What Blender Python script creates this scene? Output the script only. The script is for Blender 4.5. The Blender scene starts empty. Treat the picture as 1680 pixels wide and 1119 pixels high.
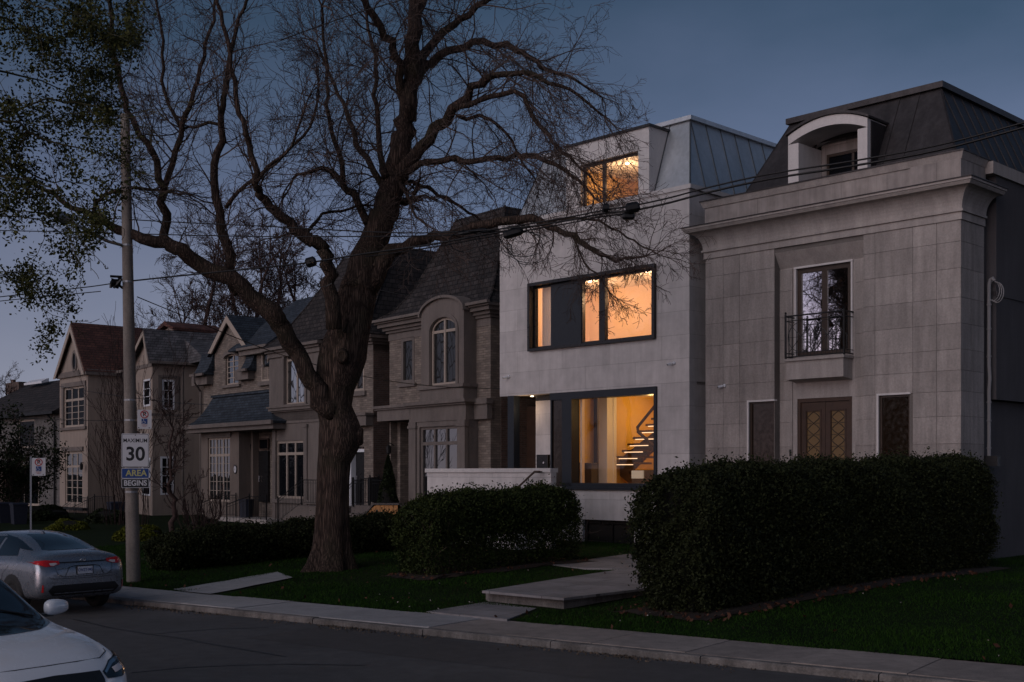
import bpy, bmesh, math, random
import numpy as np
from mathutils import Vector, Matrix
from mathutils.bvhtree import BVHTree
random.seed(7); rng = np.random.default_rng(7)
scene = bpy.context.scene
COL = scene.collection
# ---------------------------------------------------------------- camera
F = 1960.0; CX = 840.0; HY = 775.0; CAMH = 2.55
cam = bpy.data.cameras.new('camera'); camo = bpy.data.objects.new('camera', cam); COL.objects.link(camo)
camo.location = (0, 0, CAMH); camo.rotation_euler = (math.pi/2, 0, 0)
cam.sensor_width = 36; cam.lens = F/1680*36; cam.shift_y = (HY-559.5)/1680
cam.clip_end = 3000; cam.clip_start = .1
scene.camera = camo
scene.render.engine = 'CYCLES'
scene.view_settings.view_transform = 'Standard'; scene.view_settings.look = 'None'
scene.view_settings.gamma = 1; scene.view_settings.exposure = 1.62
scene.cycles.max_bounces = 6; scene.cycles.transparent_max_bounces = 12
scene.cycles.use_denoising = True
# ---------------------------------------------------------------- sky
SUN_EL = math.radians(2.5); SUN_ROT = math.radians(225)
w = bpy.data.worlds.new('World'); scene.world = w; w.use_nodes = True
nt = w.node_tree; bg = nt.nodes['Background']
sky = nt.nodes.new('ShaderNodeTexSky'); sky.sky_type = 'NISHITA'; sky.sun_disc = False
sky.sun_elevation = SUN_EL; sky.sun_rotation = SUN_ROT; sky.ozone_density = 2.0; sky.dust_density = 1.2
tc = nt.nodes.new('ShaderNodeTexCoord')
vm = nt.nodes.new('ShaderNodeVectorMath'); vm.operation = 'ABSOLUTE'
s0 = nt.nodes.new('ShaderNodeSeparateXYZ'); c0 = nt.nodes.new('ShaderNodeCombineXYZ'); mx0 = nt.nodes.new('ShaderNodeMath'); mx0.operation = 'MAXIMUM'; mx0.inputs[1].default_value = 0
a0 = nt.nodes.new('ShaderNodeMath'); a0.operation = 'ADD'; a0.inputs[1].default_value = .30
nt.links.new(tc.outputs['Generated'], s0.inputs[0]); nt.links.new(s0.outputs[0], c0.inputs[0]); nt.links.new(s0.outputs[1], c0.inputs[1])
nt.links.new(s0.outputs[2], mx0.inputs[0]); nt.links.new(mx0.outputs[0], a0.inputs[0]); nt.links.new(a0.outputs[0], c0.inputs[2])
nv = nt.nodes.new('ShaderNodeVectorMath'); nv.operation = 'NORMALIZE'; nt.links.new(c0.outputs[0], nv.inputs[0]); nt.links.new(nv.outputs[0], sky.inputs[0])
sp = nt.nodes.new('ShaderNodeSeparateXYZ')
nt.links.new(tc.outputs['Generated'], sp.inputs[0])
mp = nt.nodes.new('ShaderNodeMapping'); mp.inputs['Scale'].default_value = (1, 1, 2.2)
nz = nt.nodes.new('ShaderNodeTexNoise'); nz.inputs['Scale'].default_value = 3.2; nz.inputs['Detail'].default_value = 5
nt.links.new(tc.outputs['Generated'], mp.inputs[0]); nt.links.new(mp.outputs[0], nz.inputs[0])
ad = nt.nodes.new('ShaderNodeMath'); ad.operation = 'MULTIPLY_ADD'; ad.inputs[1].default_value = .20; 
nt.links.new(nz.outputs[0], ad.inputs[0]); nt.links.new(sp.outputs[2], ad.inputs[2])
rp = nt.nodes.new('ShaderNodeValToRGB'); e = rp.color_ramp.elements
e[0].position = .08; e[0].color = (1.5, .80, .68, 1)
e[1].position = .70; e[1].color = (.26, .27, .31, 1)
x = e.new(.19); x.color = (1.4, .86, .80, 1)
x = e.new(.31); x.color = (.82, .58, .62, 1)
x = e.new(.45); x.color = (.33, .315, .345, 1)
nt.links.new(ad.outputs[0], rp.inputs[0])
ml = nt.nodes.new('ShaderNodeMix'); ml.data_type = 'RGBA'; ml.blend_type = 'MULTIPLY'; ml.inputs[0].default_value = 1
nt.links.new(sky.outputs[0], ml.inputs[6]); nt.links.new(rp.outputs[0], ml.inputs[7])
nt.links.new(ml.outputs[2], bg.inputs[0]); bg.inputs[1].default_value = .135
# ---------------------------------------------------------------- low sun glow (soft, already at the horizon)
sl = bpy.data.lights.new('sun', 'SUN'); so = bpy.data.objects.new('sun', sl); COL.objects.link(so)
sl.energy = .42; sl.angle = math.radians(60); sl.color = (1, .91, .95)
SD = Vector((math.sin(SUN_ROT)*math.cos(SUN_EL+.35), math.cos(SUN_ROT)*math.cos(SUN_EL+.35), math.sin(SUN_EL+.35)))
so.rotation_euler = SD.to_track_quat('Z', 'Y').to_euler(); so.location = (0, -5, 30)

# ================================================================ helpers
def at(px, py, Z): return Vector(((px-CX)/F*Z, Z, CAMH+(HY-py)/F*Z))
def on_ground(px, py, z=0.0):
    Z = F*(CAMH-z)/(py-HY); return Vector(((px-CX)/F*Z, Z, z))
NS = Vector((.58, .815)).normalized(); DS = Vector((NS.y, -NS.x))     # across the street / along it to the right
KERB = 14.45; WALK = 16.05
def gz(x, y):
    s = NS.x*x+NS.y*y
    if s < KERB: return 0.0
    if s < WALK: return .105
    t = min(1, (s-WALK)/8.5); return .115+.235*t*t*(3-2*t)+.012*math.sin(x*1.3)*math.sin(y*.9)
def st(s, t, z=0.0): return Vector((NS.x*s+DS.x*t, NS.y*s+DS.y*t, z))

MATS = {}
def nodes_of(name):
    m = bpy.data.materials.new(name); m.use_nodes = True; MATS[name] = m
    t = m.node_tree; return m, t, t.nodes['Principled BSDF']
def N(t, typ, **kw):
    n = t.nodes.new(typ)
    for k, v in kw.items():
        if k.startswith('i_'):
            n.inputs[k[2:].replace('_', ' ')].default_value = v
        else: setattr(n, k, v)
    return n
def wallcoord(t, warp=0):
    tcn = N(t, 'ShaderNodeTexCoord'); s = N(t, 'ShaderNodeSeparateXYZ'); t.links.new(tcn.outputs['Object'], s.inputs[0])
    a = N(t, 'ShaderNodeMath', operation='ADD'); t.links.new(s.outputs[0], a.inputs[0]); t.links.new(s.outputs[1], a.inputs[1])
    c = N(t, 'ShaderNodeCombineXYZ'); t.links.new(a.outputs[0], c.inputs[0]); t.links.new(s.outputs[2], c.inputs[1])
    if warp:
        n = N(t, 'ShaderNodeTexNoise', i_Scale=3.0); t.links.new(tcn.outputs['Object'], n.inputs['Vector'])
        v = N(t, 'ShaderNodeVectorMath', operation='MULTIPLY_ADD'); v.inputs[1].default_value = (warp, warp, warp)
        t.links.new(n.outputs['Color'], v.inputs[0]); t.links.new(c.outputs[0], v.inputs[2]); return tcn, v.outputs[0]
    return tcn, c.outputs[0]
def mat(name, col, rough=.8, var=.18, scale=1.5, fine=30, bump=.0, metal=0, spec=.4, stain=0, island=0):
    m, t, b = nodes_of(name)
    tcn = N(t, 'ShaderNodeTexCoord')
    n = N(t, 'ShaderNodeTexNoise', i_Scale=scale, i_Detail=6.0); t.links.new(tcn.outputs['Object'], n.inputs['Vector'])
    n2 = N(t, 'ShaderNodeTexNoise', i_Scale=fine, i_Detail=4.0); t.links.new(tcn.outputs['Object'], n2.inputs['Vector'])
    av = N(t, 'ShaderNodeMath', operation='ADD'); t.links.new(n.outputs[0], av.inputs[0]); t.links.new(n2.outputs[0], av.inputs[1])
    r = N(t, 'ShaderNodeMapRange', i_From_Min=.7, i_From_Max=1.3, i_To_Min=1-var, i_To_Max=1+var)
    t.links.new(av.outputs[0], r.inputs[0])
    last = r.outputs[0]
    if stain:
        mpn = N(t, 'ShaderNodeMapping'); mpn.inputs['Scale'].default_value = (2.5, 2.5, .35); t.links.new(tcn.outputs['Object'], mpn.inputs[0])
        n3 = N(t, 'ShaderNodeTexNoise', i_Scale=1.6, i_Detail=7.0, i_Roughness=.65); t.links.new(mpn.outputs[0], n3.inputs['Vector'])
        r3 = N(t, 'ShaderNodeMapRange', i_From_Min=.38, i_From_Max=.62, i_To_Min=1-stain, i_To_Max=1.0); t.links.new(n3.outputs[0], r3.inputs[0])
        mm = N(t, 'ShaderNodeMath', operation='MULTIPLY'); t.links.new(last, mm.inputs[0]); t.links.new(r3.outputs[0], mm.inputs[1]); last = mm.outputs[0]
    if island:
        gi = N(t, 'ShaderNodeNewGeometry'); ri = N(t, 'ShaderNodeMapRange', i_To_Min=1-island, i_To_Max=1+island); t.links.new(gi.outputs['Random Per Island'], ri.inputs[0])
        mi = N(t, 'ShaderNodeMath', operation='MULTIPLY'); t.links.new(last, mi.inputs[0]); t.links.new(ri.outputs[0], mi.inputs[1]); last = mi.outputs[0]
    v = N(t, 'ShaderNodeVectorMath', operation='SCALE'); v.inputs[0].default_value = col[:3]; t.links.new(last, v.inputs['Scale'])
    t.links.new(v.outputs[0], b.inputs['Base Color'])
    b.inputs['Roughness'].default_value = rough; b.inputs['Metallic'].default_value = metal; b.inputs['Specular IOR Level'].default_value = spec
    if bump:
        bp = N(t, 'ShaderNodeBump', i_Strength=.6, i_Distance=bump); t.links.new(n2.outputs[0], bp.inputs['Height']); t.links.new(bp.outputs[0], b.inputs['Normal'])
    return m
def brick(name, c1, c2, mortar, bw, bh, ms=.012, offset=.5, rough=.85, warp=0, bump=.02, var=.15, bias=0, stain=0):
    m, t, b = nodes_of(name); tcn, vec = wallcoord(t, warp)
    br = N(t, 'ShaderNodeTexBrick', offset=offset); br.inputs['Scale'].default_value = 1
    br.inputs['Brick Width'].default_value = bw; br.inputs['Row Height'].default_value = bh
    br.inputs['Mortar Size'].default_value = ms; br.inputs['Mortar Smooth'].default_value = .2; br.inputs['Bias'].default_value = bias
    br.inputs['Color1'].default_value = (*c1, 1); br.inputs['Color2'].default_value = (*c2, 1); br.inputs['Mortar'].default_value = (*mortar, 1)
    t.links.new(vec, br.inputs['Vector'])
    n = N(t, 'ShaderNodeTexNoise', i_Scale=2.0, i_Detail=8.0, i_Roughness=.6); t.links.new(tcn.outputs['Object'], n.inputs['Vector'])
    r = N(t, 'ShaderNodeMapRange', i_From_Min=.35, i_From_Max=.65, i_To_Min=1-var, i_To_Max=1+var); t.links.new(n.outputs[0], r.inputs[0]); last = r.outputs[0]
    if stain:
        mpn = N(t, 'ShaderNodeMapping'); mpn.inputs['Scale'].default_value = (3, 3, .3); t.links.new(tcn.outputs['Object'], mpn.inputs[0])
        n3 = N(t, 'ShaderNodeTexNoise', i_Scale=1.4, i_Detail=7.0, i_Roughness=.65); t.links.new(mpn.outputs[0], n3.inputs['Vector'])
        r3 = N(t, 'ShaderNodeMapRange', i_From_Min=.38, i_From_Max=.62, i_To_Min=1-stain, i_To_Max=1.0); t.links.new(n3.outputs[0], r3.inputs[0])
        mm = N(t, 'ShaderNodeMath', operation='MULTIPLY'); t.links.new(last, mm.inputs[0]); t.links.new(r3.outputs[0], mm.inputs[1]); last = mm.outputs[0]
    v = N(t, 'ShaderNodeVectorMath', operation='SCALE'); t.links.new(br.outputs['Color'], v.inputs[0]); t.links.new(last, v.inputs['Scale'])
    t.links.new(v.outputs[0], b.inputs['Base Color']); b.inputs['Roughness'].default_value = rough; b.inputs['Specular IOR Level'].default_value = .3
    bp = N(t, 'ShaderNodeBump', i_Strength=.7, i_Distance=bump, invert=True); t.links.new(br.outputs['Fac'], bp.inputs['Height'])
    n4 = N(t, 'ShaderNodeTexNoise', i_Scale=25.0, i_Detail=4.0); t.links.new(tcn.outputs['Object'], n4.inputs['Vector'])
    bp2 = N(t, 'ShaderNodeBump', i_Strength=.5, i_Distance=bump*.5); t.links.new(n4.outputs[0], bp2.inputs['Height']); t.links.new(bp.outputs[0], bp2.inputs['Normal'])
    t.links.new(bp2.outputs[0], b.inputs['Normal']); return m
def glass(name, ior, see=True, dark=(.006, .007, .009), tint=(1, 1, 1), k=1.0):
    m, t, b = nodes_of(name); t.nodes.remove(b); out = t.nodes['Material Output']
    fr = N(t, 'ShaderNodeFresnel', i_IOR=ior); g = N(t, 'ShaderNodeBsdfGlossy'); g.inputs['Roughness'].default_value = .01; g.inputs['Color'].default_value = (.95, .97, 1, 1)
    tcn = N(t, 'ShaderNodeTexCoord'); nn = N(t, 'ShaderNodeTexNoise', i_Scale=1.1, i_Detail=1.0); t.links.new(tcn.outputs['Object'], nn.inputs['Vector'])
    bp = N(t, 'ShaderNodeBump', i_Strength=.18, i_Distance=.02); t.links.new(nn.outputs[0], bp.inputs['Height']); t.links.new(bp.outputs[0], g.inputs['Normal'])
    if see: o = N(t, 'ShaderNodeBsdfTransparent'); o.inputs[0].default_value = (*tint, 1)
    else: o = N(t, 'ShaderNodeBsdfDiffuse'); o.inputs[0].default_value = (*dark, 1)
    mx = N(t, 'ShaderNodeMixShader'); km = N(t, 'ShaderNodeMath', operation='MULTIPLY'); km.inputs[1].default_value = k; t.links.new(fr.outputs[0], km.inputs[0]); t.links.new(km.outputs[0], mx.inputs[0]); t.links.new(o.outputs[0], mx.inputs[1]); t.links.new(g.outputs[0], mx.inputs[2])
    t.links.new(mx.outputs[0], out.inputs[0]); return m
def emit(name, col, st_):
    m, t, b = nodes_of(name); b.inputs['Base Color'].default_value = (*col, 1); b.inputs['Emission Color'].default_value = (*col, 1); b.inputs['Emission Strength'].default_value = st_; return m
def plain(name, col, rough=.5, metal=0, coat=0, spec=.5):
    m, t, b = nodes_of(name); b.inputs['Base Color'].default_value = (*col, 1); b.inputs['Roughness'].default_value = rough
    b.inputs['Metallic'].default_value = metal; b.inputs['Coat Weight'].default_value = coat; b.inputs['Specular IOR Level'].default_value = spec; b.inputs['Coat Roughness'].default_value = .03
    tcn = N(t, 'ShaderNodeTexCoord'); n = N(t, 'ShaderNodeTexNoise', i_Scale=9.0, i_Detail=5.0); t.links.new(tcn.outputs['Object'], n.inputs['Vector'])
    r = N(t, 'ShaderNodeMapRange', i_From_Min=.3, i_From_Max=.7, i_To_Min=max(0, rough-.06), i_To_Max=min(1, rough+.1)); t.links.new(n.outputs[0], r.inputs[0]); t.links.new(r.outputs[0], b.inputs['Roughness'])
    return m

def add_lead(name, sc):
    t = MATS[name].node_tree; mx = [n for n in t.nodes if n.type == 'MIX_SHADER'][0]; km = [n for n in t.nodes if n.type == 'MATH'][0]
    tcn = N(t, 'ShaderNodeTexCoord'); v = N(t, 'ShaderNodeTexVoronoi', i_Scale=sc); v.feature = 'DISTANCE_TO_EDGE'; mpn = N(t, 'ShaderNodeMapping'); mpn.inputs['Scale'].default_value = (1, 1, .45); t.links.new(tcn.outputs['Object'], mpn.inputs[0]); t.links.new(mpn.outputs[0], v.inputs['Vector'])
    r = N(t, 'ShaderNodeMapRange', i_From_Min=.02, i_From_Max=.07); t.links.new(v.outputs['Distance'], r.inputs[0]); m2 = N(t, 'ShaderNodeMath', operation='MULTIPLY'); t.links.new(r.outputs[0], m2.inputs[0]); t.links.new(km.outputs[0], m2.inputs[1]); t.links.new(m2.outputs[0], mx.inputs[0])
brick('panel_limestone', (.60, .57, .56), (.52, .495, .49), (.40, .38, .37), 2.05, .70, ms=.007, bump=.006, var=.10, stain=.12)
brick('tan_limestone', (.34, .305, .285), (.29, .262, .248), (.2, .18, .17), 1.3, .66, ms=.006, bump=.006, var=.16, stain=.25)
mat('tan_stone_block', (.33, .298, .28), .85, .16, .9, 22, .006, stain=.26, island=.10)
mat('mortar_line', (.14, .125, .115), .95, .2)
mat('stone_trim', (.37, .335, .315), .85, .13, 1.0, 25, .004, stain=.22)
mat('white_stone_trim', (.60, .575, .565), .8, .08, 1.2, 20, .004, stain=.1)
mat('taupe_trim', (.155, .132, .120), .85, .13, 1.2, 20, .004, stain=.2)
brick('rubble_stone', (.225, .188, .158), (.135, .112, .097), (.12, .10, .09), .27, .085, ms=.009, warp=.035, bump=.03, var=.18)
brick('brown_brick', (.12, .075, .06), (.075, .05, .043), (.11, .095, .085), .23, .078, ms=.011, bump=.012, var=.25)
brick('grey_brick', (.10, .095, .095), (.07, .067, .067), (.2, .19, .18), .23, .078, ms=.011, bump=.012, var=.2)
mat('cream_stucco', (.285, .235, .20), .9, .1, .7, 40, .004, stain=.14)
mat('dark_stucco', (.078, .073, .078), .9, .12, .7, 40, .004, stain=.15)
mat('taupe_stucco', (.16, .13, .112), .9, .1, .7, 40, .004, stain=.14)
brick('red_shingle', (.115, .050, .038), (.065, .03, .026), (.02, .012, .01), .32, .14, ms=.012, bump=.03, var=.25)
brick('grey_shingle', (.115, .112, .12), (.06, .06, .066), (.02, .02, .022), .32, .14, ms=.012, bump=.03, var=.3)
brick('blue_shingle', (.040, .052, .068), (.022, .03, .042), (.008, .01, .012), .32, .13, ms=.012, bump=.03, var=.25)
brick('slate_shingle', (.042, .036, .035), (.022, .019, .019), (.007, .006, .006), .30, .2, ms=.018, bump=.05, var=.35)
mat('zinc', (.47, .50, .53), .42, .1, 1.0, 8, 0, metal=.6, stain=.12); mat('zinc_seam', (.10, .11, .12), .5, .1, 1.0, 8, 0, metal=.6)
mat('dark_metal_roof', (.055, .05, .052), .5, .25, 1.2, 10, 0, metal=.5, stain=.3)
plain('navy_frame', (.008, .013, .021), .45)
plain('black_iron', (.008, .008, .009), .45, .3)
plain('black_paint', (.010, .010, .011), .3)
plain('bronze_frame', (.040, .024, .016), .4)
mat('brown_wood', (.046, .024, .015), .5, .3, 3, 40, .002)
mat('dark_wood', (.06, .038, .028), .55, .3, 3, 40, .002)
mat('cedar_wood', (.40, .19, .065), .7, .25, 2, 30, .003)
mat('cream_frame', (.33, .275, .23), .6, .08)
plain('white_frame', (.62, .64, .68), .45)
plain('dark_bronze_glass', (.015, .009, .005), .12)
glass('window_glass', 1.55, True)
glass('dark_glass', 1.45, False, k=.28)
glass('bright_glass', 3.0, False)
glass('leaded_glass', 1.95, False, dark=(.02, .02, .02), k=.5)
add_lead('leaded_glass', 4.5)
glass('room_glass', 2.0, True); glass('hall_glass', 2.0, True, k=.35)
plain('curtain', (.25, .22, .2), .9)
mat('asphalt', (.072, .070, .072), .85, .25, .6, 60, .004, stain=.25)
mat('concrete_walk', (.25, .225, .21), .9, .18, .8, 45, .003, stain=.2)
mat('kerb_stone', (.17, .155, .145), .9, .35, 1.5, 35, .006, stain=.45)
mat('pale_concrete', (.30, .295, .30), .9, .18, .8, 45, .003, stain=.15)
mat('grey_paver', (.235, .22, .225), .85, .14, 1.2, 30, .003, stain=.15)
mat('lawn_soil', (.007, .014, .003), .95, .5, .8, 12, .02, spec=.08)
def paver(name, c1, c2, mortar, bw, bh, rot):
    m, t, b = nodes_of(name); tcn = N(t, 'ShaderNodeTexCoord'); mpn = N(t, 'ShaderNodeMapping'); mpn.inputs['Rotation'].default_value = (0, 0, rot); t.links.new(tcn.outputs['Object'], mpn.inputs[0])
    br = N(t, 'ShaderNodeTexBrick'); br.inputs['Scale'].default_value = 1; br.inputs['Brick Width'].default_value = bw; br.inputs['Row Height'].default_value = bh; br.inputs['Mortar Size'].default_value = .008
    br.inputs['Color1'].default_value = (*c1, 1); br.inputs['Color2'].default_value = (*c2, 1); br.inputs['Mortar'].default_value = (*mortar, 1); t.links.new(mpn.outputs[0], br.inputs['Vector'])
    n = N(t, 'ShaderNodeTexNoise', i_Scale=1.4, i_Detail=8.0, i_Roughness=.65); t.links.new(tcn.outputs['Object'], n.inputs['Vector']); r = N(t, 'ShaderNodeMapRange', i_From_Min=.32, i_From_Max=.66, i_To_Min=.62, i_To_Max=1.15); t.links.new(n.outputs[0], r.inputs[0])
    v = N(t, 'ShaderNodeVectorMath', operation='SCALE'); t.links.new(br.outputs['Color'], v.inputs[0]); t.links.new(r.outputs[0], v.inputs['Scale']); t.links.new(v.outputs[0], b.inputs['Base Color']); b.inputs['Roughness'].default_value = .85
    n4 = N(t, 'ShaderNodeTexNoise', i_Scale=40.0, i_Detail=4.0); t.links.new(tcn.outputs['Object'], n4.inputs['Vector']); bp = N(t, 'ShaderNodeBump', i_Strength=.4, i_Distance=.006); t.links.new(n4.outputs[0], bp.inputs['Height']); t.links.new(bp.outputs[0], b.inputs['Normal']); return m
paver('paver_stone', (.24, .225, .23), (.19, .178, .182), (.07, .065, .062), 1.25, .62, .62)
mat('mulch', (.022, .013, .009), .95, .6, 3, 35, .03)
mat('pole_wood', (.20, .175, .155), .9, .25, 2, 30, .004, stain=.3)
def barkmat(name, c1, c2, sc=(13, 13, 1.0), dist=.05):
    m, t, b = nodes_of(name); tcn = N(t, 'ShaderNodeTexCoord'); mpn = N(t, 'ShaderNodeMapping'); mpn.inputs['Scale'].default_value = sc; t.links.new(tcn.outputs['Object'], mpn.inputs[0])
    n = N(t, 'ShaderNodeTexNoise', i_Scale=1.5, i_Detail=9.0, i_Roughness=.62, i_Distortion=.6); t.links.new(mpn.outputs[0], n.inputs['Vector'])
    v = N(t, 'ShaderNodeTexVoronoi', i_Scale=1.7); v.feature = 'DISTANCE_TO_EDGE'; ad_ = N(t, 'ShaderNodeVectorMath', operation='MULTIPLY_ADD'); ad_.inputs[1].default_value = (.9, .9, .9); t.links.new(n.outputs['Color'], ad_.inputs[0]); t.links.new(mpn.outputs[0], ad_.inputs[2]); t.links.new(ad_.outputs[0], v.inputs['Vector'])
    r = N(t, 'ShaderNodeMapRange', i_From_Min=0.0, i_From_Max=.22); t.links.new(v.outputs['Distance'], r.inputs[0])
    mm = N(t, 'ShaderNodeMath', operation='MULTIPLY'); t.links.new(r.outputs[0], mm.inputs[0]); t.links.new(n.outputs[0], mm.inputs[1])
    r2 = N(t, 'ShaderNodeMapRange', i_From_Min=.0, i_From_Max=.62); t.links.new(mm.outputs[0], r2.inputs[0])
    mx = N(t, 'ShaderNodeMix', data_type='RGBA'); mx.inputs[6].default_value = (*c2, 1); mx.inputs[7].default_value = (*c1, 1); t.links.new(r2.outputs[0], mx.inputs[0])
    n2 = N(t, 'ShaderNodeTexNoise', i_Scale=1.3, i_Detail=3.0); t.links.new(tcn.outputs['Object'], n2.inputs['Vector']); mo = N(t, 'ShaderNodeMix', data_type='RGBA'); mo.inputs[7].default_value = (.055, .055, .032, 1)
    r3 = N(t, 'ShaderNodeMapRange', i_From_Min=.50, i_From_Max=.75, i_To_Max=.5); t.links.new(n2.outputs[0], r3.inputs[0]); t.links.new(r3.outputs[0], mo.inputs[0]); t.links.new(mx.outputs[2], mo.inputs[6])
    t.links.new(mo.outputs[2], b.inputs['Base Color']); b.inputs['Roughness'].default_value = .95; b.inputs['Specular IOR Level'].default_value = .15
    bp = N(t, 'ShaderNodeBump', i_Strength=1.0, i_Distance=dist); t.links.new(mm.outputs[0], bp.inputs['Height']); t.links.new(bp.outputs[0], b.inputs['Normal']); return m
barkmat('bark', (.115, .080, .064), (.028, .020, .017))
mat('twig_bark', (.060, .042, .036), .95, .3, 3, 30)
mat('far_twig', (.045, .027, .024), .95, .3, 3, 30)
mat('green_twig', (.05, .045, .022), .95, .3, 3, 30)
def leafmat(name, c1, c2, sc=4.0):
    m, t, b = nodes_of(name); tcn = N(t, 'ShaderNodeTexCoord'); gi = N(t, 'ShaderNodeNewGeometry')
    n = N(t, 'ShaderNodeTexNoise', i_Scale=sc, i_Detail=4.0); t.links.new(tcn.outputs['Object'], n.inputs['Vector'])
    a = N(t, 'ShaderNodeMath', operation='MULTIPLY_ADD'); a.inputs[1].default_value = .6; t.links.new(gi.outputs['Random Per Island'], a.inputs[0]); t.links.new(n.outputs[0], a.inputs[2])
    r = N(t, 'ShaderNodeMapRange', i_From_Min=.35, i_From_Max=1.15); t.links.new(a.outputs[0], r.inputs[0])
    mx = N(t, 'ShaderNodeMix', data_type='RGBA'); mx.inputs[6].default_value = (*c1, 1); mx.inputs[7].default_value = (*c2, 1)
    t.links.new(r.outputs[0], mx.inputs[0]); t.links.new(mx.outputs[2], b.inputs['Base Color']); b.inputs['Roughness'].default_value = .7; b.inputs['Specular IOR Level'].default_value = .12
    return m
leafmat('hedge_leaf', (.006, .009, .004), (.026, .032, .011))
leafmat('green_hedge_leaf', (.008, .014, .005), (.038, .052, .013))
leafmat('grass_blade', (.005, .020, .002), (.020, .052, .005), 1.2); MATS['grass_blade'].node_tree.nodes['Principled BSDF'].inputs['Specular IOR Level'].default_value = .08
leafmat('young_leaf', (.022, .026, .008), (.07, .075, .022), 2)
leafmat('yellow_leaf', (.03, .036, .004), (.11, .12, .012))
leafmat('dark_leaf', (.005, .009, .004), (.018, .026, .009))
leafmat('red_litter', (.03, .012, .008), (.10, .045, .028))
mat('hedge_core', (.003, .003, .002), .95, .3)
plain('sign_white', (.55, .55, .57), .45); plain('sign_back', (.3, .3, .31), .4, .6)
plain('sign_black', (.008, .008, .009), .5); plain('sign_blue', (.012, .05, .20), .45); plain('sign_red', (.35, .02, .02), .45); plain('sign_yellow', (.42, .40, .16), .5)
plain('galvanised', (.28, .29, .31), .45, .7)
plain('blue_bin', (.006, .009, .022), .6)
plain('silver_paint', (.25, .27, .31), .27, .7, .6)
plain('white_paint', (.72, .73, .76), .22, 0, 1.0)
plain('car_glass', (.006, .008, .010), .04, 0, .6, .9)
plain('tyre', (.012, .012, .012), .85); plain('rim', (.25, .25, .27), .3, .9)
plain('lamp_red', (.48, .010, .010), .12, 0, 1); plain('lamp_clear', (.55, .5, .5), .1, 0, 1); plain('chrome', (.6, .6, .62), .12, 1)
plain('plate_white', (.6, .62, .68), .4); plain('plate_ink', (.02, .04, .2), .5)
plain('grey_pipe', (.23, .225, .23), .5); plain('dark_trim', (.010, .010, .011), .5)
mat('room_peach', (.78, .60, .46), .9, .04); mat('room_amber', (.60, .37, .09), .9, .06); mat('room_floor', (.30, .2, .12), .5, .15); plain('room_white', (.8, .74, .66), .8)
plain('stair_dark', (.11, .06, .03), .35)
emit('led_strip', (1, .66, .38), .45); emit('downlight', (1, .72, .45), 3.0); emit('amber_pane', (.13, .075, .025), .012)
emit('screen_dim', (.45, .36, .26), .12)
M = MATS

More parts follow.
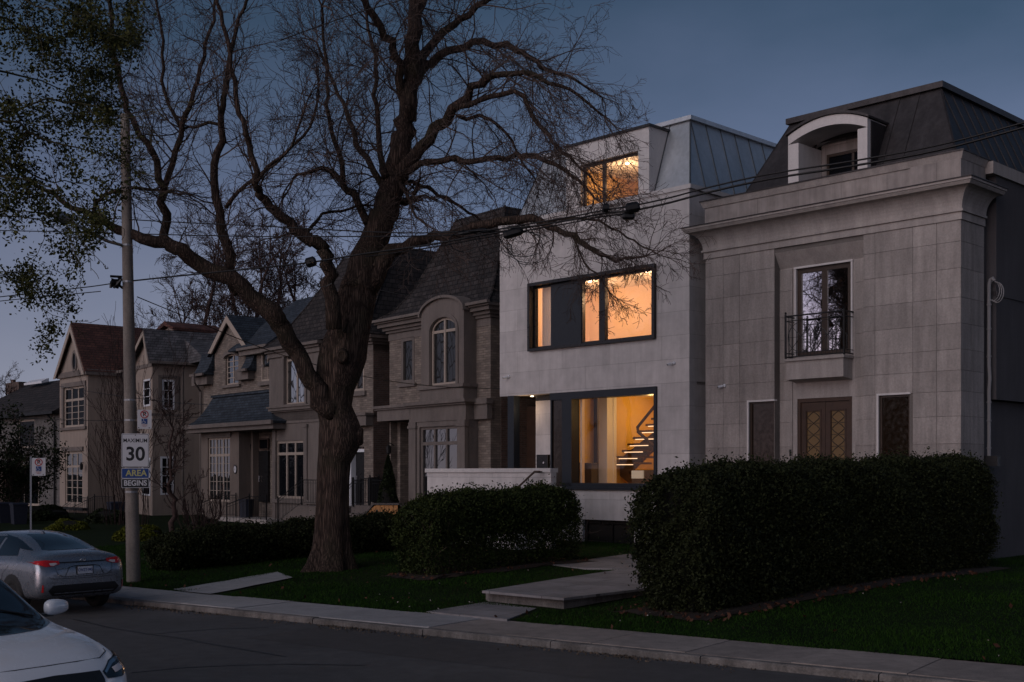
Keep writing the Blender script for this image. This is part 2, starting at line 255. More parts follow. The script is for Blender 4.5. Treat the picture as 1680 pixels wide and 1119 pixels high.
class MB:
    def __init__(s): s.v = []; s.f = []
    def add(s, vs, fs):
        b = len(s.v); s.v.extend([tuple(p) for p in vs]); s.f.extend([tuple(i+b for i in f) for f in fs]); return s
    def box(s, x0, x1, y0, y1, z0, z1):
        if x0 > x1: x0, x1 = x1, x0
        if y0 > y1: y0, y1 = y1, y0
        if z0 > z1: z0, z1 = z1, z0
        return s.add([(x0,y0,z0),(x1,y0,z0),(x1,y1,z0),(x0,y1,z0),(x0,y0,z1),(x1,y0,z1),(x1,y1,z1),(x0,y1,z1)],
                     [(0,3,2,1),(4,5,6,7),(0,1,5,4),(1,2,6,5),(2,3,7,6),(3,0,4,7)])
    def prism(s, poly, y0, y1, ax='y'):            # poly in (a,z); extruded along y (or x)
        n = len(poly)
        if ax == 'y': A = [(p[0], y0, p[1]) for p in poly]; B = [(p[0], y1, p[1]) for p in poly]
        elif ax == 'x': A = [(y0, p[0], p[1]) for p in poly]; B = [(y1, p[0], p[1]) for p in poly]
        else: A = [(p[0], p[1], y0) for p in poly]; B = [(p[0], p[1], y1) for p in poly]
        return s.add(A+B, [tuple(range(n)), tuple(range(2*n-1, n-1, -1))]+[(i, (i+1) % n+0, (i+1) % n+n, i+n) for i in range(n)])
    def rings(s, rs, cap=True):                    # list of rectangles (u0,u1,v0,v1,z) stacked
        vs = []; fs = []
        for (a, b, c, d, z) in rs: vs += [(a,c,z),(b,c,z),(b,d,z),(a,d,z)]
        for k in range(len(rs)-1):
            for i in range(4): j = (i+1) % 4; fs.append((4*k+i, 4*k+j, 4*k+4+j, 4*k+4+i))
        if cap: fs.append((3,2,1,0)); n = 4*(len(rs)-1); fs.append((n,n+1,n+2,n+3))
        return s.add(vs, fs)
    def tube(s, pts, rad, n=6, cap=True):
        pts = [Vector(p) for p in pts]; m = len(pts)
        if not hasattr(rad, '__len__'): rad = [rad]*m
        vs = []; fs = []; up = None
        for i, p in enumerate(pts):
            d = (pts[min(i+1, m-1)]-pts[max(i-1, 0)])
            if d.length < 1e-9: d = Vector((0, 0, 1))
            d.normalize()
            if up is None: up = Vector((0, 0, 1)) if abs(d.z) < .9 else Vector((1, 0, 0))
            a = d.cross(up)
            if a.length < 1e-6: a = d.orthogonal()
            a.normalize(); bb = a.cross(d); up = bb
            for k in range(n):
                t = 2*math.pi*(k+.5)/n; vs.append(p+a*(math.cos(t)*rad[i])+bb*(math.sin(t)*rad[i]))
        for i in range(m-1):
            for k in range(n): j = (k+1) % n; fs.append((i*n+k, i*n+j, i*n+n+j, i*n+n+k))
        if cap: fs.append(tuple(range(n))[::-1]); fs.append(tuple(range((m-1)*n, m*n)))
        return s.add(vs, fs)
    def lathe(s, prof, c=(0, 0, 0), n=16):          # prof list (r,z)
        vs = []; fs = []
        for r, z in prof:
            for k in range(n): t = 2*math.pi*k/n; vs.append((c[0]+r*math.cos(t), c[1]+r*math.sin(t), c[2]+z))
        for i in range(len(prof)-1):
            for k in range(n): j = (k+1) % n; fs.append((i*n+k, i*n+j, i*n+n+j, i*n+n+k))
        fs.append(tuple(range(n))[::-1]); fs.append(tuple(range((len(prof)-1)*n, len(prof)*n))); return s.add(vs, fs)
    def disc(s, c, r, ax, th, n=20):                # disc normal to axis ax ('x'/'y'), thickness
        P = [(math.cos(2*math.pi*k/n)*r, math.sin(2*math.pi*k/n)*r) for k in range(n)]
        if ax == 'y': return s.prism([(c[0]+a, c[2]+b) for a, b in P], c[1], c[1]+th)
        return s.prism([(c[1]+a, c[2]+b) for a, b in P], c[0], c[0]+th, 'x')
def tag(o, label=None, cat=None, group=None, kind=None):
    if label: o['label'] = label
    if cat: o['category'] = cat
    if group: o['group'] = group
    if kind: o['kind'] = kind
    return o
SPLIT = {'hip_ridges': 'hip_ridge', 'posts': 'post', 'corbels': 'corbel', 'gutter': 'gutter', 'pilasters': 'pilaster', 'bargeboards': 'bargeboard', 'window_trim': 'window_trim', 'recess_blocks': None, 'rail_posts': 'rail_post', 'steel_bands': 'steel_band', 'side_wall': 'side_wall', 'shutter_trim': 'shutter_trim', 'dormer_cheek': 'dormer_cheek', 'eaves_cornice': 'eaves_cornice', 'standing_seams': 'standing_seams', 'recess_blocks': 'recess_blocks', 'stoop': None, 'wiper': 'wiper', 'window_reveal': None}
def clusters(mb, pad=.03):
    n = len(mb.v); par = list(range(n))
    def fd(i):
        while par[i] != i: par[i] = par[par[i]]; i = par[i]
        return i
    for f in mb.f:
        for j in f[1:]: par[fd(j)] = fd(f[0])
    g = {}
    for i in range(n): g.setdefault(fd(i), []).append(i)
    bx = [(k, [min(mb.v[i][a] for i in v)-pad for a in range(3)], [max(mb.v[i][a] for i in v)+pad for a in range(3)]) for k, v in g.items()]
    for i in range(len(bx)):
        for j in range(i):
            if all(bx[i][1][a] < bx[j][2][a] and bx[j][1][a] < bx[i][2][a] for a in range(3)): par[fd(bx[i][0])] = fd(bx[j][0])
    out = {}
    for f in mb.f: out.setdefault(fd(f[0]), []).append(f)
    res = []
    for fs in out.values():
        ids = sorted({i for f in fs for i in f}); mp_ = {i: k for k, i in enumerate(ids)}; m2 = MB(); m2.v = [mb.v[i] for i in ids]; m2.f = [tuple(mp_[i] for i in f) for f in fs]; res.append(m2)
    return res
def mkobj(name, mb, material, parent=None, dz=0, smooth=False, bevel=0):
    if SPLIT.get(name):
        cl = clusters(mb, .9 if name == 'standing_seams' else .03)
        os_ = [mkobj1(SPLIT[name], c, material, parent, dz, smooth, bevel) for c in cl]; return os_[0]
    return mkobj1(name, mb, material, parent, dz, smooth, bevel)
def mkobj1(name, mb, material, parent=None, dz=0, smooth=False, bevel=0):
    me = bpy.data.meshes.new(name)
    vs = mb.v if not dz else [(a, b, c-dz) for a, b, c in mb.v]
    me.from_pydata(vs, [], mb.f); me.validate()
    bm = bmesh.new(); bm.from_mesh(me); bmesh.ops.recalc_face_normals(bm, faces=bm.faces); bm.to_mesh(me); bm.free()
    if material: me.materials.append(M[material] if isinstance(material, str) else material)
    if smooth: me.polygons.foreach_set('use_smooth', [True]*len(me.polygons))
    o = bpy.data.objects.new(name, me); COL.objects.link(o)
    if parent: o.parent = parent
    if bevel:
        b = o.modifiers.new('bevel', 'BEVEL'); b.width = bevel; b.segments = 2; b.limit_method = 'ANGLE'
    return o
def empty(name, loc, rz, label, cat, group=None):
    o = bpy.data.objects.new(name, None); COL.objects.link(o); o.location = loc; o.rotation_euler = (0, 0, rz); o.empty_display_size = .3
    return tag(o, label, cat, group)
def struct(name, mb, material, smooth=False):
    return tag(mkobj(name, mb, material, None, 0, smooth), kind='structure')
def fast_mesh(name, V, nper, material, parent=None):    # V: (n*nper,3) array of loose polygons
    V = np.asarray(V, dtype=np.float32).reshape(-1, 3); nv = len(V); nf = nv//nper
    me = bpy.data.meshes.new(name); me.vertices.add(nv); me.vertices.foreach_set('co', V.ravel())
    me.loops.add(nv); me.loops.foreach_set('vertex_index', np.arange(nv, dtype=np.int32))
    me.polygons.add(nf); me.polygons.foreach_set('loop_start', np.arange(0, nv, nper, dtype=np.int32))
    me.polygons.foreach_set('loop_total', np.full(nf, nper, dtype=np.int32)); me.update(calc_edges=True); me.materials.append(M[material])
    o = bpy.data.objects.new(name, me); COL.objects.link(o)
    if parent: o.parent = parent
    return o
def leaf_quads(C, size, elong=1.8, bias=None):
    n = len(C); a = rng.normal(size=(n, 3))
    if bias is not None: a += bias
    a /= np.linalg.norm(a, axis=1)[:, None]; b = rng.normal(size=(n, 3)); b -= (b*a).sum(1)[:, None]*a; b /= np.linalg.norm(b, axis=1)[:, None]
    s = size*rng.uniform(.6, 1.35, (n, 1)); L = a*s*elong*.5; W = b*s*.5
    return np.stack([C-L, C+W*.9, C+L, C-W*.9], 1).reshape(-1, 3)
def text_part(name, s, size, loc, rot, material, parent, ext=.001, xs=1.0, font_bold=0.0, align='CENTER'):
    cu = bpy.data.curves.new(name, 'FONT'); cu.body = s; cu.size = size; cu.extrude = ext; cu.align_x = align; cu.align_y = 'CENTER'; cu.offset = font_bold
    t = bpy.data.objects.new(name+'_tmp', cu); COL.objects.link(t)
    dg = bpy.context.evaluated_depsgraph_get(); me = bpy.data.meshes.new_from_object(t.evaluated_get(dg)); COL.objects.unlink(t); bpy.data.objects.remove(t)
    o = bpy.data.objects.new(name, me); me.materials.clear(); me.materials.append(M[material]); COL.objects.link(o)
    o.parent = parent; o.location = loc; o.rotation_euler = rot; o.scale = (xs, 1, 1); return o

class House:
    def __init__(s, name, px, Z, theta, label, g0=.3, cat='house'):
        th = math.radians(theta); s.O = Vector(((px-CX)/F*Z, Z)); s.U = Vector((math.sin(th), -math.cos(th))); s.V = Vector((math.cos(th), math.sin(th)))
        s.g0 = g0; s.rz = math.atan2(s.U.y, s.U.x)
        s.root = empty(name, (s.O.x, s.O.y, g0), s.rz, label, cat)
    def u(s, px, v=0):
        k = (px-CX)/F; P = s.O+s.V*v; return (k*P.y-P.x)/(s.U.x-k*s.U.y)
    def v(s, px, u=0):
        k = (px-CX)/F; P = s.O+s.U*u; return (k*P.y-P.x)/(s.V.x-k*s.V.y)
    def z(s, py, u, v=0): return CAMH+(HY-py)/F*(s.O.y+s.U.y*u+s.V.y*v)
    def uz(s, px, py, v=0):
        u = s.u(px, v); return u, s.z(py, u, v)
    def world(s, u, v, z=None):
        p = s.O+s.U*u+s.V*v; return Vector((p.x, p.y, s.g0 if z is None else z))
    def part(s, name, mb, m, parent=None, **kw):
        return mkobj(name, mb, m, parent or s.root, s.g0, **kw)
def cuts(lo, hi, extra): return sorted({round(x, 4) for x in [lo, hi]+[e for e in extra if lo < e < hi]})
def wall(mb, u0, u1, z0, z1, v0, v1, holes=(), ax='y'):
    """slab between v0 (front) and v1 with rectangular holes (u0,u1,z0,z1)"""
    us = cuts(u0, u1, [h[0] for h in holes]+[h[1] for h in holes]); zs = cuts(z0, z1, [h[2] for h in holes]+[h[3] for h in holes])
    def solid(i, j):
        if i < 0 or j < 0 or i >= len(us)-1 or j >= len(zs)-1: return False
        a = (us[i]+us[i+1])/2; b = (zs[j]+zs[j+1])/2
        return not any(h[0] < a < h[1] and h[2] < b < h[3] for h in holes)
    def P(u, v, z): return (u, v, z) if ax == 'y' else (v, u, z)
    for i in range(len(us)-1):
        for j in range(len(zs)-1):
            if not solid(i, j): continue
            a, b, c, d = us[i], us[i+1], zs[j], zs[j+1]
            mb.add([P(a,v0,c),P(b,v0,c),P(b,v0,d),P(a,v0,d)], [(0,1,2,3)]); mb.add([P(a,v1,c),P(b,v1,c),P(b,v1,d),P(a,v1,d)], [(3,2,1,0)])
            if not solid(i-1, j): mb.add([P(a,v0,c),P(a,v1,c),P(a,v1,d),P(a,v0,d)], [(0,1,2,3)])
            if not solid(i+1, j): mb.add([P(b,v0,c),P(b,v1,c),P(b,v1,d),P(b,v0,d)], [(3,2,1,0)])
            if not solid(i, j-1): mb.add([P(a,v0,c),P(b,v0,c),P(b,v1,c),P(a,v1,c)], [(0,1,2,3)])
            if not solid(i, j+1): mb.add([P(a,v0,d),P(b,v0,d),P(b,v1,d),P(a,v1,d)], [(3,2,1,0)])
    return mb
def window(h, u0, u1, z0, z1, v, cols, rows, fm, gm, fw=.06, mw=.035, parent=None, ax='y', name='window', inner=None, depth=.07, label=None):
    """frame with rails; cols = number of lights or list of fractions; rows the same. pane is a sub-part"""
    f = MB()
    def B(a, b, c, d, e, g):
        return f.box(a, b, c, d, e, g) if ax == 'y' else f.box(c, d, a, b, e, g)
    sg = 1 if ax == 'y' else -1
    B(u0, u0+fw, v, v+sg*depth, z0, z1); B(u1-fw, u1, v, v+sg*depth, z0, z1); B(u0+fw, u1-fw, v, v+sg*depth, z0, z0+fw); B(u0+fw, u1-fw, v, v+sg*depth, z1-fw, z1)
    a0, a1, b0, b1 = u0+fw, u1-fw, z0+fw, z1-fw
    cf = [i/cols for i in range(1, cols)] if isinstance(cols, int) else cols
    rf = [i/rows for i in range(1, rows)] if isinstance(rows, int) else rows
    for c in cf:
        c, wd = c if isinstance(c, tuple) else (c, mw); x = a0+(a1-a0)*c; B(x-wd/2, x+wd/2, v+sg*.008, v+sg*(depth-.008), b0, b1)
    for r in rf:
        r, wd = r if isinstance(r, tuple) else (r, mw); x = b0+(b1-b0)*r; B(a0, a1, v+sg*.011, v+sg*(depth-.011), x-wd/2, x+wd/2)
    fo = h.part(name, f, fm, parent)
    if label: fo['label'] = label
    g = MB(); vv = v+sg*depth*.5
    if ax == 'y': g.add([(a0,vv,b0),(a1,vv,b0),(a1,vv,b1),(a0,vv,b1)], [(0,1,2,3)])
    else: g.add([(vv,a0,b0),(vv,a1,b0),(vv,a1,b1),(vv,a0,b1)], [(0,1,2,3)])
    h.part('pane', g, gm, fo); return fo
def arc(cx, cz, rx, rz, a0, a1, n=14): return [(cx+rx*math.cos(a0+(a1-a0)*i/n), cz+rz*math.sin(a0+(a1-a0)*i/n)) for i in range(n+1)]
def arch_top(mb, u0, u1, zs, zt, v0, v1):      # fills the corners of a rectangle above springing zs round an arch reaching zt
    c = (u0+u1)/2; r = (u1-u0)/2
    L = [(u0, zt+.001)]+arc(c, zs, r, zt-zs, math.pi, math.pi/2, 8); R = [(u1, zt+.001)]+arc(c, zs, r, zt-zs, 0, math.pi/2, 8)
    mb.prism(L, v0, v1); mb.prism(R, v0, v1)
def arch_band(mb, c, zs, r0, r1, h0, h1, v0, v1, n=14, a0=0, a1=math.pi):
    I = arc(c, zs, r0, h0, a0, a1, n); O_ = arc(c, zs, r1, h1, a0, a1, n)
    for i in range(n): mb.prism([I[i], I[i+1], O_[i+1], O_[i]], v0, v1)
def cornice(mb, u0, u1, v, z0, steps, left=True, right=True, vback=.1, dR=None):
    """steps: list (projection, height) from bottom up; wraps the ends by the projection"""
    z = z0
    for p, hh in steps:
        mb.box(u0-(p if left else 0), u1+(p if right else 0), v-p, v+vback if dR is None else dR, z, z+hh); z += hh
    return z
def railing(h, pts, zh, name_parent, step=.13, post=.022, bal=.008, ztop2=.12):
    """pts: local (u,v,zfloor) polyline; rails, posts and balusters are parts"""
    r = MB(); b = MB(); p = MB()
    for i in range(len(pts)-1):
        a = Vector(pts[i]); c = Vector(pts[i+1]); n = max(1, int((c-a).length/step))
        up = Vector((0, 0, zh)); r.tube([a+up, c+up], post*.8, 6); r.tube([a+up-Vector((0,0,ztop2)), c+up-Vector((0,0,ztop2))], post*.5, 4); r.tube([a+Vector((0,0,.1)), c+Vector((0,0,.1))], post*.5, 4)
        for k in range(1, n): q = a.lerp(c, k/n); b.tube([q+Vector((0,0,.1)), q+up], bal, 4, False)
    for q in pts: q = Vector(q); p.box(q.x-post, q.x+post, q.y-post, q.y+post, q.z, q.z+zh+.06); p.lathe([(.001, .0), (post*1.3, .02), (post*1.3, .05), (.001, .075)], (q.x, q.y, q.z+zh+.05), 8)
    h.part('handrail', r, 'black_iron', name_parent); h.part('balusters', b, 'black_iron', name_parent); h.part('posts', p, 'black_iron', name_parent)
# ================================================================ ground, road, pavement
g = MB(); g.add([(-900,-700,-.05),(900,-700,-.05),(900,1100,-.05),(-900,1100,-.05)], [(0,1,2,3)]); struct('ground', g, 'lawn_soil')
g = MB(); a_, b_ = -400, 300
g.add([st(5.0,a_,0), st(5.0,b_,0), st(KERB,b_,0), st(KERB,a_,0)], [(0,1,2,3)]); struct('road', g, 'asphalt')
# tar seams and old patches of the road
def crack(pts, wd, name, z=.004):
    m_ = MB()
    for i in range(len(pts)-1):
        p, q = Vector(pts[i]), Vector(pts[i+1]); d = (q-p).normalized(); n_ = Vector((-d.y, d.x, 0))*wd/2
        m_.add([(p-n_).to_tuple()[:2]+(z,), (q-n_).to_tuple()[:2]+(z,), (q+n_).to_tuple()[:2]+(z,), (p+n_).to_tuple()[:2]+(z,)], [(0,1,2,3)])
    return struct(name, m_, 'dark_trim')
crack([on_ground(120,1016), on_ground(180,1030), on_ground(245,1041), on_ground(290,1046), on_ground(340,1056), on_ground(400,1066), on_ground(470,1078)], .035, 'road_seam')
crack([on_ground(245,1041), on_ground(300,1036), on_ground(360,1032), on_ground(440,1030)], .03, 'road_seam')
crack([on_ground(215,1104), on_ground(300,1096), on_ground(380,1092), on_ground(480,1090), on_ground(600,1092)], .035, 'road_seam')
m_ = MB(); m_.add([st(12.6,-14,.003), st(12.6,9,.003), st(14.2,9,.003), st(14.2,-14,.003)], [(0,1,2,3)]); mat('asphalt_patch', (.062, .058, .058), .9, .2, .6, 60, .004, stain=.2); struct('road_patch', m_, 'asphalt_patch')
# pavement: slabs with joints, kerb
sl_ = MB(); pale = MB(); step_ = 1.5; t0 = -60.0; i = 0
while t0 < 40:
    tgt = pale if -30 < t0 < -13.4 else sl_
    q = [st(KERB+.16,t0+.006,0), st(KERB+.16,t0+step_-.006,0), st(WALK,t0+step_-.006,0), st(WALK,t0+.006,0)]
    dzz = .105+.005*math.sin(i*2.3)
    tgt.add([(p.x,p.y,0) for p in q]+[(p.x,p.y,dzz) for p in q], [(0,1,2,3),(7,6,5,4),(0,1,5,4),(1,2,6,5),(2,3,7,6),(3,0,4,7)]); t0 += step_; i += 1
mat('slab_tan', (.25, .215, .195), .9, .18, .8, 45, .003, stain=.25, island=.08)
struct('pavement', sl_, 'slab_tan'); struct('pavement_pale_section', pale, 'pale_concrete')
kb = MB(); t0 = -60.0; rk = random.Random(3)
while t0 < 40:
    L_ = 2.4; h_ = .095+rk.uniform(-.006, .006); o_ = rk.uniform(-.012, .012)
    q = [st(KERB+o_,t0+.008,0), st(KERB+o_,t0+L_-.008,0), st(KERB+.155,t0+L_-.008,0), st(KERB+.155,t0+.008,0)]
    q2 = [st(KERB+o_+.025,t0+.008,0), st(KERB+o_+.025,t0+L_-.008,0), st(KERB+.155,t0+L_-.008,0), st(KERB+.155,t0+.008,0)]
    kb.add([(p.x,p.y,-.02) for p in q]+[(p.x,p.y,h_-.02) for p in q]+[(p.x,p.y,h_) for p in q2], [(0,1,5,4),(1,2,6,5),(3,0,4,7),(4,5,9,8),(5,6,10,9),(7,4,8,11),(6,7,11,10),(2,3,7,6),(8,9,10,11)]); t0 += L_
struct('kerb', kb, 'kerb_stone')
# near side kerb and pavement
nk = MB(); q = [st(3.4,-60), st(3.4,40), st(5.0,40), st(5.0,-60)]
nk.add([(p.x,p.y,-.04) for p in q]+[(p.x,p.y,.13) for p in q], [(4,5,6,7),(0,1,5,4),(1,2,6,5),(2,3,7,6),(3,0,4,7)]); struct('near_pavement', nk, 'slab_tan')
# lawn, one sheet rising gently from the pavement to the houses
lw = MB(); ns_, nt_ = 110, 240
S_ = [WALK+(i/ns_)**1.6*150 for i in range(ns_+1)]; T_ = [-120+240*j/nt_ for j in range(nt_+1)]
vs = []
for s_ in S_:
    for t_ in T_: p = st(s_, t_); vs.append((p.x, p.y, gz(p.x, p.y)))
lw.add(vs, [(i*(nt_+1)+j, i*(nt_+1)+j+1, (i+1)*(nt_+1)+j+1, (i+1)*(nt_+1)+j) for i in range(ns_) for j in range(nt_)])
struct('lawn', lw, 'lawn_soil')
def slab_px(name, pts, z, th, m, pz=None):
    """flat slab whose top outline is given by its picture corners at height z"""
    P = [on_ground(px, py, z) for px, py in pts]; mb = MB(); n = len(P)
    mb.add([(p.x,p.y,z-th) for p in P]+[(p.x,p.y,z) for p in P], [tuple(range(n)), tuple(range(2*n-1, n-1, -1))]+[(i, (i+1) % n, (i+1) % n+n, i+n) for i in range(n)])
    return struct(name, mb, m)
# front walk of the white house
slab_px('walkway_lower', [(700,1003), (793,988), (890,994), (832,1016)], .137, .12, 'paver_stone')
slab_px('walkway_step', [(791,969), (925,981), (1110,959), (1110,918), (1046,930), (930,947)], .36, .045, 'paver_stone')
slab_px('walkway_riser', [(797,971), (925,983), (1110,962), (1110,926), (1046,934), (930,951)], .314, .24, 'kerb_stone')
ed = MB(); P = [on_ground(px, py, .355) for px, py in [(791,969), (925,981), (1090,962)]]
slab_px('walkway_upper', [(1110,945), (1090,921), (1046,916), (1035,908), (905,926), (960,932), (1046,934)], .366, .1, 'paver_stone')
def drape_px(name, pts, off, m, sub=5):
    bm = bmesh.new(); vs = []
    for px, py in pts:
        z = .2
        for _ in range(6): p = on_ground(px, py, z); z = gz(p.x, p.y)+off
        vs.append(bm.verts.new((p.x, p.y, z)))
    bm.faces.new(vs); bmesh.ops.triangulate(bm, faces=bm.faces[:])
    bmesh.ops.subdivide_edges(bm, edges=bm.edges[:], cuts=sub, use_grid_fill=True)
    for v in bm.verts: v.co.z = gz(v.co.x, v.co.y)+off+rng.uniform(0, .012)
    me = bpy.data.meshes.new(name); bm.to_mesh(me); bm.free(); me.materials.append(M[m]); o = bpy.data.objects.new(name, me); COL.objects.link(o); return tag(o, kind='structure')
drape_px('side_path', [(284,968), (345,975), (480,948), (455,938)], .014, 'pale_concrete')
def drape_poly(name, P, off, m, sub=12):
    bm = bmesh.new(); vs = [bm.verts.new((x_, y_, 0)) for x_, y_ in P]; bm.faces.new(vs); bmesh.ops.subdivide_edges(bm, edges=bm.edges[:], cuts=sub, use_grid_fill=True)
    R = random.Random(5)
    for v in bm.verts:
        if v.is_boundary: v.co.x += R.uniform(-.12, .12); v.co.y += R.uniform(-.12, .12)
        v.co.z = gz(v.co.x, v.co.y)+off+(R.uniform(0, .03) if not v.is_boundary else -.03)
    me = bpy.data.meshes.new(name); bm.to_mesh(me); bm.free(); me.materials.append(M[m]); o = bpy.data.objects.new(name, me); COL.objects.link(o); return tag(o, kind='structure')
def hedge_foot(a, b, w, e):
    a = Vector(a); b = Vector(b); d = (b-a).normalized(); n_ = Vector((-d.y, d.x)); return [tuple(q) for q in (a-d*e-n_*(w/2+e), b+d*e-n_*(w/2+e), b+d*e+n_*(w/2+e*.4), a-d*e+n_*(w/2+e*.4))]
HA = ((2.62, 20.2), (10.55, 27.9)); HB = ((-2.2, 26.4), (1.25, 29.74))
FOOT_A = hedge_foot(*HA, 1.4, .33); FOOT_B = hedge_foot(*HB, 1.25, .28)
drape_poly('mulch_bed', FOOT_B, .04, 'mulch'); drape_poly('mulch_bed', FOOT_A, .04, 'mulch')

# ================================================================ right-hand limestone house
A = House('limestone_house', 1576, 29.0, 44.1, 'tan limestone house with dark mansard roof and arched dormer, behind the tallest hedge')
uL = A.u(1158); zP0 = 9.56; zcap = 10.30
r0, r1 = A.u(1271), A.u(1417, 0); zrt = A.z(393, r1)
wl0, wl1, wlt = A.u(1229), A.u(1269.5), A.z(659, A.u(1250)); wr0, wr1, wrt = A.u(1442), A.u(1492), A.z(648, A.u(1467))
HZ = [.3, .95, 1.6, 2.25, 2.6, 3.25, 3.92, 4.53, 5.04, 5.55, 6.18, 6.81, 7.52, 8.17, 8.69]
holes = [(r0, r1, .0, zrt), (wl0, wl1, 2.1, wlt), (wr0, wr1, 2.1, wrt)]
base = wall(MB(), uL, 0, 0, zcap-.1, 0.01, .3, holes); A.part('front_wall', base, 'mortar_line')
def blocks(h, ucs, zcs, holes, v, th, gap, skip=None, ax='y'):
    mb = MB()
    for i in range(len(ucs)-1):
        for j in range(len(zcs)-1):
            a, b, c, d = ucs[i], ucs[i+1], zcs[j], zcs[j+1]
            for hh in holes:                         # trim against openings
                if a < hh[1] and b > hh[0] and c < hh[3] and d > hh[2]:
                    if c < hh[3] < d-.04 and a >= hh[0]-.02 and b <= hh[1]+.02: c = hh[3]
                    elif a < hh[0]-.03: b = hh[0]
                    elif b > hh[1]+.03: a = hh[1]
                    else: a = b
            if b-a < .03 or d-c < .03: continue
            if ax == 'y': mb.box(a+gap, b-gap, v, v+th, c+gap, d-gap)
            else: mb.box(v-th, v, a+gap, b-gap, c+gap, d-gap)
    return mb
uc = [uL, A.u(1187), A.u(1214), r0]; uc2 = [r1, A.u(1436), A.u(1498), A.u(1537), 0.0]
A.part('facing_blocks', blocks(A, uc, HZ, holes, -.016, .03, .004), 'tan_stone_block')
A.part('facing_blocks', blocks(A, uc2, HZ, holes, -.016, .03, .004), 'tan_stone_block')
# recess with splayed head, french window and balcony
rv = .26; fu0, fu1 = A.u(1307, rv), A.u(1397, rv); fz0, fz1 = A.z(586, fu0, rv), A.z(429, fu1, rv)
du0, du1 = A.u(1308, rv), A.u(1398, rv); dzt = A.z(650, du1, rv)
m_ = wall(MB(), r0, r1, 0, zrt, rv, rv+.2, [(fu0, fu1, fz0, fz1), (du0, du1, 1.95, dzt)])
m_.prism([(0, zrt), (rv, zrt), (rv, zrt-.42)], r0, r1, 'x')
A.part('recess_wall', m_, 'stone_trim')
# continuous pilaster strips either side of the recess
m_ = MB()
for a, b in ((r0+.01, fu0-.12), (fu1+.12, r1-.01)):
    for j in range(len(HZ)-2): m_.box(a, b, rv-.03, rv+.01, HZ[j]+.004, min(HZ[j+1], zrt-.45)-.004)
A.part('recess_blocks', m_, 'tan_stone_block')
m_ = MB(); m_.box(fu0-.06, fu1+.06, rv-.05, rv+.02, fz1+.0, fz1+.05); m_.box(fu0-.05, fu0-.0, rv-.04, rv+.05, fz0, fz1); m_.box(fu1, fu1+.05, rv-.04, rv+.05, fz0, fz1); A.part('window_surround', m_, 'white_stone_trim')
window(A, fu0, fu1, fz0, fz1, rv+.04, [(.5, .17)], 1, 'bronze_frame', 'bright_glass', fw=.13, name='french_window')
bz0 = A.z(590, fu0, 0); bz1 = bz0-.07; bb = bz0-.62
m_ = MB(); m_.box(fu0-.08, fu1+.08, -.26, rv, bz0-.07, bz0); A.part('balcony_slab', m_, 'stone_trim')
m_ = MB(); m_.prism([(-.2, bb+.06), (rv, bb-.0), (rv, bz0-.07), (-.2, bz0-.07)], fu0-.03, fu1+.03, 'x'); A.part('balcony_apron', m_, 'stone_trim')
# balcony rail with circle-and-cross pattern
bal = empty('balcony_rail', (0, 0, 0), 0, None, None); bal.parent = A.root
rz0, rz1 = bz0-A.g0+.05, bz0-A.g0+1.15; bu0, bu1 = fu0-.05, fu1+.05; bv = -.2
m_ = MB()
for zz, rr in ((rz1, .022), (rz1-.13, .012), (rz0, .016), (rz0+.1, .01)): m_.tube([(bu0, bv, zz), (bu1, bv, zz)], rr, 6); m_.tube([(bu0, bv, zz), (bu0, rv, zz)], rr, 6); m_.tube([(bu1, bv, zz), (bu1, rv, zz)], rr, 6)
mkobj('rail_bars', m_, 'black_iron', bal)
m_ = MB()
for x_ in (bu0, bu1): m_.box(x_-.022, x_+.022, bv-.022, bv+.022, rz0-.05, rz1+.06); m_.lathe([(.001, 0), (.035, .03), (.001, .07)], (x_, bv, rz1+.06), 8)
mkobj('rail_posts', m_, 'black_iron', bal)
m_ = MB(); wd = bu1-bu0
for k in range(1, 16):
    x_ = bu0+wd*k/16
    m_.tube([(x_, bv, rz0), (x_, bv, rz1-.13 if k % 2 == 0 else rz1-.45)], .007, 4)
for c_ in (.27, .73):
    cx_ = bu0+wd*c_; cz_ = (rz0+rz1)/2-.03; rr = (rz1-rz0)*.36
    m_.tube([(cx_+rr*math.cos(t), bv-.004, cz_+rr*math.sin(t)) for t in [2*math.pi*k/28 for k in range(29)]], .010, 4, False)
    for s_ in (1, -1): m_.tube([(cx_-wd*.21, bv-.006, cz_-s_*rr), (cx_+wd*.21, bv-.006, cz_+s_*rr)], .009, 4)
    m_.tube([(cx_-wd*.22, bv-.005, cz_), (cx_+wd*.22, bv-.005, cz_)], .008, 4)
for k in range(2): m_.tube([(bu0, bv+(rv-bv)*(k+1)/3, rz0), (bu0, bv+(rv-bv)*(k+1)/3, rz1)], .008, 4); m_.tube([(bu1, bv+(rv-bv)*(k+1)/3, rz0), (bu1, bv+(rv-bv)*(k+1)/3, rz1)], .008, 4)
mkobj('rail_scrollwork', m_, 'black_iron', bal)
